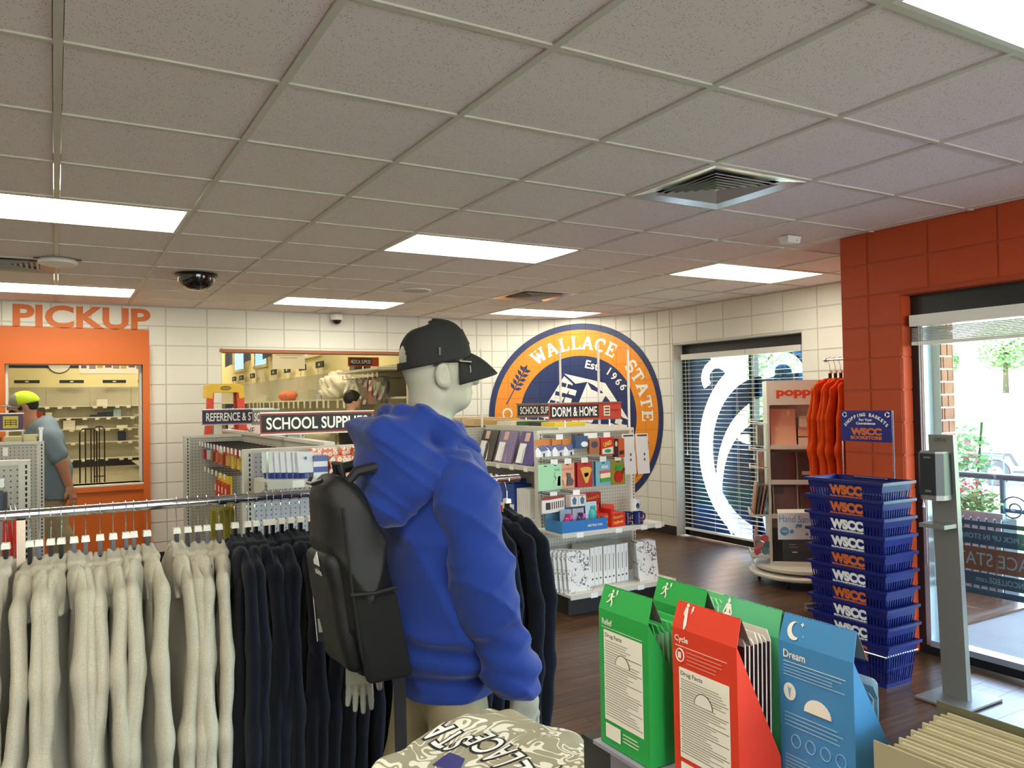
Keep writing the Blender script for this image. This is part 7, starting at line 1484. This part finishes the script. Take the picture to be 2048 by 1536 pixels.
t, m = patchbox('mint', 'mint green patch box with a meditating figure behind the red box', .808, .721, .829, MNT, None, None, dep=.088); icon(t, flapface(.808, .721, .829, 1.25, .033), 'yoga', .025, -.038, 1.233, M_CR)
pouches('pale pouch in the mint box, %s from the back panel', 'pouches in the mint box', .83, .721, .829, 5, 1.205, .18, '#cfd8cc', '#8a9a8c')
t, m = patchbox('blue', 'blue patch box with a crescent moon', .806, .609, .719, BLU, None, None, dep=.084); f = face(.806, .609, .719)
icon(t, flapface(.806, .609, .719, 1.25, .033), 'moon', .020, -.032, 1.233, M_CR); title(t, f, 'Dream', .034, .010, -.030, 1.203, M_CR); MB().prism([(-.047, 1.193), (.045, 1.193), (.045, 1.1937), (-.047, 1.1937)], f, .0004, .0006).build('rule', M_CR, t)
PB = mat('pale_blue_print', '#8fb9d8', .6); lines(t, f, -.047, (1.188, 1.184, 1.180, 1.176), .09, PB, rg); lines(t, f, -.047, (1.128, 1.123, 1.118, 1.113), .09, PB, rg)
MB().prism(oval(-.038, 1.156, .0095, .011, 16), f, .0004, .0006).build('round_badge', M_CR, t); MB().prism([(-.0385, 1.149), (-.0375, 1.149), (-.035, 1.163), (-.037, 1.16), (-.041, 1.163)], f, .0007, .0009).build('badge_leaf', mat('carton_blue2', '#7fa8c4', .5), t)
MB().prism([(.004+.020*cos(radians(a)), 1.139+.018*sin(radians(a))) for a in range(0, 181, 15)], f, .0005, .0012).build('thumb_tab', M_CR, t)
for k in range(4): MB().tube([f(-.030+k*.022+.007*cos(a), 1.096+.008*sin(a), .0006) for a in [2*pi*q/16 for q in range(16)]], .0006, 4, True).build('ingredient_icon', PB, t)
lines(t, f, -.047, [1.075-k*.0045 for k in range(12)], .042, PB, rg); lines(t, f, .004, [1.075-k*.0045 for k in range(12)], .042, PB, rg)
pouches('blue pouch in the blue moon box, %s from the back panel', 'pouches in the blue moon box', .83, .609, .719, 4, 1.175, .15, '#5f86a0', '#8fb0c4')
tag(blob('slate_pouch', lambda X, Y, Z: rbx(X, Y, Z, (.905, .682, 1.093), (.010, .032, .074), .010), (.88, .63, 1.0), (.93, .73, 1.19), .004, mat('slate_blue_card', '#5f7e97', .5)), 'slate blue rounded packet standing behind the blue moon box', 'packet')
# tan box of envelopes, bottom right
t = thing('envelope_box', 'tan box packed with envelopes at the bottom right', 'box', (.85, .46, 1.019)); M_TAN = mat('tan_card', '#a39a7c', .6)
MB().box(.795, .7965, .40, .577, 1.019, 1.142).build('front_panel', M_TAN, t); MB().box(.7966, .915, .5755, .577, 1.019, 1.10).build('side_panel', M_TAN, t); MB().box(.7966, .915, .40, .4015, 1.019, 1.10).build('side_panel', M_TAN, t); MB().box(.915, .9165, .40, .577, 1.019, 1.162).build('back_panel', mat('olive_card', '#5f5c44', .6), t)
for k in range(15):
    o = MB().prism([(.41, 1.02), (.568, 1.02), (.568-.004*(k % 3), 1.137+.0012*k), (.41, 1.137+.0012*k+.001*(k % 2))], lambda a, b, s: (.802+k*.0073+s+(b-1.02)*.03, a, b), 0, .003).build('envelope', mat('envelope_tan%d' % (k % 3), ['#b8ae8c', '#a89d7c', '#c2b896'][k % 3], .7)); tag(o, 'tan envelope in the bottom right box, %s from the front' % ORD[k], 'envelope', 'tan envelopes in the box')
# ------------------------------------------------------------------ folded marbled hoodie
def m_marble():
    m = mat('marbled_fleece', '#b3ad97', .85); t = NT(m); c = t.coord()
    n = t.n('TexNoise'); n.inputs['Scale'].default_value = 6.5; n.inputs['Detail'].default_value = 1.2; n.inputs['Distortion'].default_value = 2.6; t.l(c, n.inputs['Vector'])
    a = t.math('FRACT', t.math('MULTIPLY', n.outputs[0], 7)); n2 = t.n('TexNoise'); n2.inputs['Scale'].default_value = 14; n2.inputs['Detail'].default_value = 0; t.l(c, n2.inputs['Vector'])
    w = t.math('ABSOLUTE', t.math('SUBTRACT', a, .5)); th = t.math('MULTIPLY', t.math('SUBTRACT', n2.outputs[0], .24), .75)
    f = t.math('LESS_THAN', w, th); t.l(t.mix(f, rgb('#9d977f'), rgb('#e6e3d3')), t.b.inputs['Base Color']); return m
M_MARB = m_marble()
ra = radians(22); RT = [[cos(ra), sin(ra), 0], [-sin(ra), cos(ra), 0], [0, 0, 1]]
def f_fold(X, Y, Z):
    d = rbx(X, Y, Z, (.695, 1.335, .842), (.175, .135, .041), .034, RT)
    d = smin(d, rbx(X, Y, Z, (.72, 1.20, .840), (.13, .16, .038), .03, [[cos(.05), sin(.05), 0], [-sin(.05), cos(.05), 0], [0, 0, 1]]), .02)
    d = smin(d, chain(X, Y, Z, [(.855, 1.30, .838), (.86, 1.20, .845), (.80, 1.06, .842)], [.030, .036, .034], .02), .018)
    d = smin(d, chain(X, Y, Z, [(.60, 1.41, .872), (.72, 1.44, .882), (.80, 1.43, .878)], [.012, .016, .014], .02), .03)
    return np.maximum(d+.003*np.sin(X*32+Y*19)+.0025*np.sin(Y*47-X*22), .8015-Z)
P_, F_ = nets(f_fold, (.45, .92, .79), (.96, 1.62, .93), .006)
fh = thing('folded_hoodie', 'folded grey marbled hoodie with outlined lettering in the foreground', 'hoodie', (.7, 1.28, .80)); P0 = P_-np.array([.7, 1.28, .80]); fo = obj('fabric', nmesh('fabric', P0, F_), M_MARB, fh)
from mathutils.bvhtree import BVHTree
bv = BVHTree.FromPolygons([tuple(v) for v in P_], [tuple(int(i) for i in q) for q in F_])
def drape(vs, fs, off, name, m, par):
    bm = bmesh.new(); q = [bm.verts.new((a, b, 0)) for a, b in vs]
    for fc in fs:
        try: bm.faces.new([q[i] for i in fc])
        except ValueError: pass
    bmesh.ops.triangulate(bm, faces=bm.faces[:])
    for _ in range(2): bmesh.ops.subdivide_edges(bm, edges=[e for e in bm.edges if e.calc_length() > .008], cuts=1, use_grid_fill=True)
    bmesh.ops.triangulate(bm, faces=bm.faces[:])
    for v in bm.verts:
        h = bv.ray_cast(Vector((v.co.x, v.co.y, 1.2)), Vector((0, 0, -1))); z = h[0].z if h[0] else .80
        v.co.z = z+off
    for v in bm.verts: v.co -= Vector((.7, 1.28, .80))
    me = bpy.data.meshes.new(name); bm.to_mesh(me); bm.free(); return obj(name, me, m, par)
LT = [('W', .742, 1.180, 96), ('A', .705, 1.186, 94), ('L', .695, 1.219, 93), ('L', .697, 1.250, 92), ('A', .699, 1.284, 92), ('C', .697, 1.318, 94), ('E', .694, 1.350, 97), ('S', .655, 1.362, 103), ('T', .648, 1.390, 106), ('A', .638, 1.418, 108)]
for ch, x, y, ang in LT:
    a = radians(ang)
    for nm, bo, mm, off in (('letter_outline', .075, M_SIGNB, .0012), ('letter', .015, M_TICK, .0020)):
        vs, fs = text2d(ch, 1, bo); xs = [v[0] for v in vs]; cx = (min(xs)+max(xs))/2; ys = [v[1] for v in vs]; cy = .36
        w_ = .046; h_ = .092
        drape([(x+((vx-cx)*w_)*cos(a)-((vy-cy)*h_)*sin(a), y+((vx-cx)*w_)*sin(a)+((vy-cy)*h_)*cos(a)) for vx, vy, _ in vs], fs, off, nm, mm, fh)
drape([(.575, 1.30), (.625, 1.335), (.640, 1.30), (.605, 1.255)], [(0, 1, 2, 3)], .0014, 'printed_patch', flat('#3c3a78'), fh)
# ------------------------------------------------------------------ people
M_SK = mat('skin_tan', '#b98467', .55, spec=.3); M_SK2 = mat('skin_light', '#c9987a', .55, spec=.3); M_SHIRT = mat('blue_grey_tshirt', '#76868f', .9, var=.12, vscale=9); M_BEARD = mat('dark_hair', '#241a15', .8, bump=.6, bscale=300); M_PANT = mat('olive_khaki_trousers', '#a39574', .9)
mn = thing('person', 'man in a blue-grey T-shirt, neon cap and khaki trousers walking past the pickup window', 'person', (-.03, 7.55, 0))
def wr2(X, Y, Z, a): return a*(np.sin(Z*23+X*14)*np.sin(Y*19+1)+.7*np.sin(Z*37-X*21+2))
# local axes: he walks towards -X; camera side is -Y
def f_man(X, Y, Z):
    d = cone(X, Y, Z, (-.12, 0, 1.36), (-.17, 0, 1.50), .058, .056); d = smin(d, ell(X, Y, Z, (-.19, 0, 1.565), (.098, .076, .108)), .03)
    d = smin(d, ell(X, Y, Z, (-.235, 0, 1.515), (.05, .052, .062)), .03); d = smin(d, cone(X, Y, Z, (-.285, 0, 1.565), (-.302, 0, 1.538), .010, .014), .014); d = smin(d, ell(X, Y, Z, (-.175, -.078, 1.545), (.02, .012, .032)), .008); d = smin(d, ell(X, Y, Z, (-.175, .078, 1.545), (.02, .012, .032)), .008)
    d = smin(d, ell(X, Y, Z, (-.02, 0, 1.18), (.11, .17, .26)), .05)
    d = smin(d, chain(X, Y, Z, [(-.01, -.19, 1.31), (.075, -.24, 1.10), (.125, -.23, .90)], [.058, .045, .031], .03), .04); d = smin(d, chain(X, Y, Z, [(-.09, .19, 1.31), (-.14, .23, 1.08), (-.28, .20, .93)], [.058, .045, .031], .03), .04)
    d = smin(d, chain(X, Y, Z, [(.0, -.08, .9), (.05, -.09, .5), (.14, -.09, .09)], [.10, .068, .045], .05), .05); d = smin(d, chain(X, Y, Z, [(.0, .08, .9), (-.14, .09, .52), (-.15, .09, .09)], [.10, .068, .045], .05), .05)
    return d
blob('body', f_man, (-.36, -.34, .06), (.26, .34, 1.72), .014, M_SK, mn)
def f_tee(X, Y, Z):
    d = ell(X, Y, Z, (-.035, 0, 1.20), (.135, .195, .285)); d = smin(d, rbx(X, Y, Z, (.005, 0, .94), (.145, .20, .22), .10), .06); d = smin(d, chain(X, Y, Z, [(-.05, -.12, 1.375), (-.01, -.195, 1.30), (.045, -.245, 1.17)], [.07, .078, .072], .04), .05); d = smin(d, chain(X, Y, Z, [(-.09, .12, 1.375), (-.10, .195, 1.30), (-.13, .235, 1.17)], [.07, .078, .072], .04), .05)
    d = smin(d, ell(X, Y, Z, (-.085, 0, 1.385), (.085, .11, .055)), .05); d = smax(d, .80-Z, .01); d = smax(d, -ell(X, Y, Z, (-.16, 0, 1.46), (.07, .075, .06)), .01)
    return d+wr2(X, Y, Z, .006)-.008*(1-np.abs(np.sin(Z*9+X*14+Y*4)))**3
blob('t_shirt', f_tee, (-.27, -.34, .76), (.2, .34, 1.48), .012, M_SHIRT, mn)
def f_tr(X, Y, Z):
    d = ell(X, Y, Z, (.0, 0, .84), (.11, .15, .13)); d = smin(d, chain(X, Y, Z, [(.0, -.085, .84), (.05, -.09, .5), (.14, -.09, .08)], [.100, .085, .072], .05), .05); d = smin(d, chain(X, Y, Z, [(.0, .085, .84), (-.14, .09, .52), (-.15, .09, .08)], [.100, .085, .072], .05), .05)
    return smax(d, .07-Z, .01)+wr2(X, Y, Z, .006)
blob('trousers', f_tr, (-.29, -.27, .04), (.27, .27, 1.05), .014, M_PANT, mn)
for s, xx in ((-1, .14), (1, -.15)): blob('shoe', lambda X, Y, Z: np.maximum(smin(ell(X, Y, Z, (xx-.08, s*.09, .04), (.14, .05, .05)), cone(X, Y, Z, (xx, s*.09, .04), (xx, s*.09, .10), .055, .05), .03), .002-Z), (xx-.26, s*.09-.1, -.02), (xx+.12, s*.09+.1, .2), .014, M_BEARD, mn)
place_hand('hand', hand_pf(False, .3, h=.005), (.13, -.228, .90), nrm((-.55, -.8, .1)), nrm((-.8, .55, .0)), nrm((-.25, 0, .97)), M_SK, mn); place_hand('hand', hand_pf(True, .3, h=.006), (-.29, .2, .92), nrm((-.2, .9, 0)), nrm((-.3, -.3, .9)), nrm((.95, 0, .2)), M_SK, mn)
def f_beard(X, Y, Z):
    d = ell(X, Y, Z, (-.240, 0, 1.508), (.056, .060, .058)); d = smin(d, ell(X, Y, Z, (-.205, 0, 1.545), (.05, .079, .05)), .02); d = smax(d, -ell(X, Y, Z, (-.30, 0, 1.575), (.075, .06, .055)), .01); h_ = smax(ell(X, Y, Z, (-.165, 0, 1.575), (.080, .0795, .085)), -ell(X, Y, Z, (-.27, 0, 1.56), (.09, .12, .10)), .01); d2 = smax(h_, 1.50-Z, .02)
    return np.minimum(smax(d, X+.175, .01), d2)
blob('hair_and_beard', f_beard, (-.33, -.11, 1.42), (-.05, .11, 1.68), .007, M_BEARD, mn)
for s in (-1, 1): MB().lathe([(0, -.004), (.006, -.003), (.007, 0), (0, .003)], n=10).xf(Matrix.Translation((-.272, s*.036, 1.578))@Matrix.Rotation(pi/2, 4, 'Y')).build('eye', M_BLK, mn, local=True)
cp = thing('trucker_cap', 'neon yellow mesh cap with grey front worn by the man', 'cap', (-.03, 7.55, 1.5)); M_NEON = mat('neon_mesh', '#c8e01c', .7, bump=.6, bscale=700); M_CG = mat('cap_grey', '#8a8778', .8)
def f_cap(X, Y, Z): return smax(ell(X, Y, Z, (-.185, 0, .085), (.112, .090, .098)), .075-Z+.22*(X+.185), .006)
P_, F_ = nets(f_cap, (-.33, -.11, .02), (-.05, .11, .21), .007); cen = P_[F_].mean(1); fr = (cen[:, 0]+.25*(cen[:, 2]-.1)) < -.235
def submesh(P, F): u, inv = np.unique(F, return_inverse=True); return P[u], inv.reshape(F.shape)
obj('mesh_back', nmesh('mesh_back', *submesh(P_, F_[~fr])), M_NEON, cp); obj('front_panel', nmesh('front_panel', *submesh(P_, F_[fr])), M_CG, cp)
b = MB().grid(lambda u, v: (-.262-.10*v*(1-(2*u-1)**2*.7)+.05*(2*u-1)**2, (u-.5)*.155, .076-.012*v-.022*(2*u-1)**2), 12, 6).build('visor', M_CG, cp, local=True, smooth='all'); b.modifiers.new('thick', 'SOLIDIFY').thickness = .004
# boy in the back room
by = thing('person', 'dark-haired boy in a black T-shirt seen through the wide opening', 'person', (3.10, 9.25, 0)); M_TEE = mat('black_tshirt', '#191919', .9); M_DEN = mat('dark_denim', '#2a3040', .9)
def f_boy(X, Y, Z):
    d = cone(X, Y, Z, (-.03, 0, 1.36), (.0, 0, 1.49), .05, .048); d = smin(d, ell(X, Y, Z, (.02, 0, 1.575), (.088, .070, .105)), .03); d = smin(d, ell(X, Y, Z, (.06, 0, 1.525), (.042, .045, .052)), .03); d = smin(d, cone(X, Y, Z, (.105, 0, 1.575), (.122, 0, 1.55), .008, .012), .012); d = smin(d, ell(X, Y, Z, (.0, -.072, 1.56), (.018, .01, .028)), .008)
    d = smin(d, ell(X, Y, Z, (-.03, 0, 1.16), (.10, .155, .25)), .05); d = smin(d, chain(X, Y, Z, [(-.03, -.17, 1.31), (.0, -.22, 1.10), (.20, -.18, 1.12)], [.05, .04, .03], .03), .04); d = smin(d, chain(X, Y, Z, [(-.03, .17, 1.31), (.0, .22, 1.10), (.22, .12, 1.14)], [.05, .04, .03], .03), .04)
    for s in (-1, 1): d = smin(d, chain(X, Y, Z, [(-.02, s*.08, .88), (.0, s*.09, .48), (-.03, s*.09, .06)], [.09, .062, .045], .05), .05)
    return d
blob('body', f_boy, (-.18, -.32, .03), (.3, .32, 1.72), .014, M_SK2, by)
blob('t_shirt', lambda X, Y, Z: smax(smax(smin(smin(ell(X, Y, Z, (-.03, 0, 1.15), (.12, .178, .285)), chain(X, Y, Z, [(-.03, -.13, 1.345), (-.02, -.2, 1.25), (-.01, -.22, 1.14)], [.06, .065, .06], .04), .05), chain(X, Y, Z, [(-.03, .13, 1.345), (-.02, .2, 1.25), (-.01, .22, 1.14)], [.06, .065, .06], .04), .05), .82-Z, .01), -ell(X, Y, Z, (.0, 0, 1.44), (.07, .07, .06)), .01)+wr2(X, Y, Z, .005), (-.22, -.32, .78), (.2, .32, 1.44), .014, M_TEE, by)
blob('jeans', lambda X, Y, Z: smax(smin(smin(ell(X, Y, Z, (-.02, 0, .86), (.115, .15, .13)), chain(X, Y, Z, [(-.02, -.08, .86), (0, -.09, .48), (-.03, -.09, .06)], [.105, .078, .065], .05), .04), chain(X, Y, Z, [(-.02, .08, .86), (0, .09, .48), (-.03, .09, .06)], [.105, .078, .065], .05), .04), .05-Z, .01), (-.18, -.24, .02), (.16, .24, 1.02), .016, M_DEN, by)
blob('hair', lambda X, Y, Z: smax(ell(X, Y, Z, (.005, 0, 1.605), (.105, .085, .095)), -ell(X, Y, Z, (.115, 0, 1.545), (.075, .12, .075)), .012)+.003*np.sin(Y*90+X*60), (-.13, -.12, 1.48), (.14, .12, 1.73), .007, mat('black_hair', '#16110e', .6), by)
for s in (-1, 1): blob('shoe', lambda X, Y, Z: np.maximum(ell(X, Y, Z, (.03, s*.09, .04), (.13, .05, .055)), .002-Z), (-.13, s*.09-.08, -.02), (.19, s*.09+.08, .12), .014, M_TEE, by)
for s in (-1, 1): MB().lathe([(0, -.004), (.006, -.003), (.006, 0), (0, .003)], n=10).xf(Matrix.Translation((.094, s*.032, 1.59))@Matrix.Rotation(pi/2, 4, 'Y')).build('eye', M_BLK, by, local=True)
place_hand('hand', hand_pf(False, .4, h=.006), (.21, -.175, 1.12), nrm((0, .3, 1)), nrm((.0, 1, -.3)), nrm((-1, 0, 0)), M_SK2, by); place_hand('hand', hand_pf(True, .4, h=.006), (.23, .115, 1.14), nrm((0, -.3, 1)), nrm((.0, -1, -.3)), nrm((-1, 0, 0)), M_SK2, by)
tag(blob('soft_toy', lambda X, Y, Z: smin(ell(X, Y, Z, (3.42, 9.22, 1.17), (.08, .07, .09)), ell(X, Y, Z, (3.40, 9.2, 1.27), (.06, .055, .05)), .03), (3.3, 9.1, 1.05), (3.52, 9.32, 1.35), .01, mat('kraft_brown', '#a8814e', .8)), 'brown rounded packet held by the boy', 'packet')
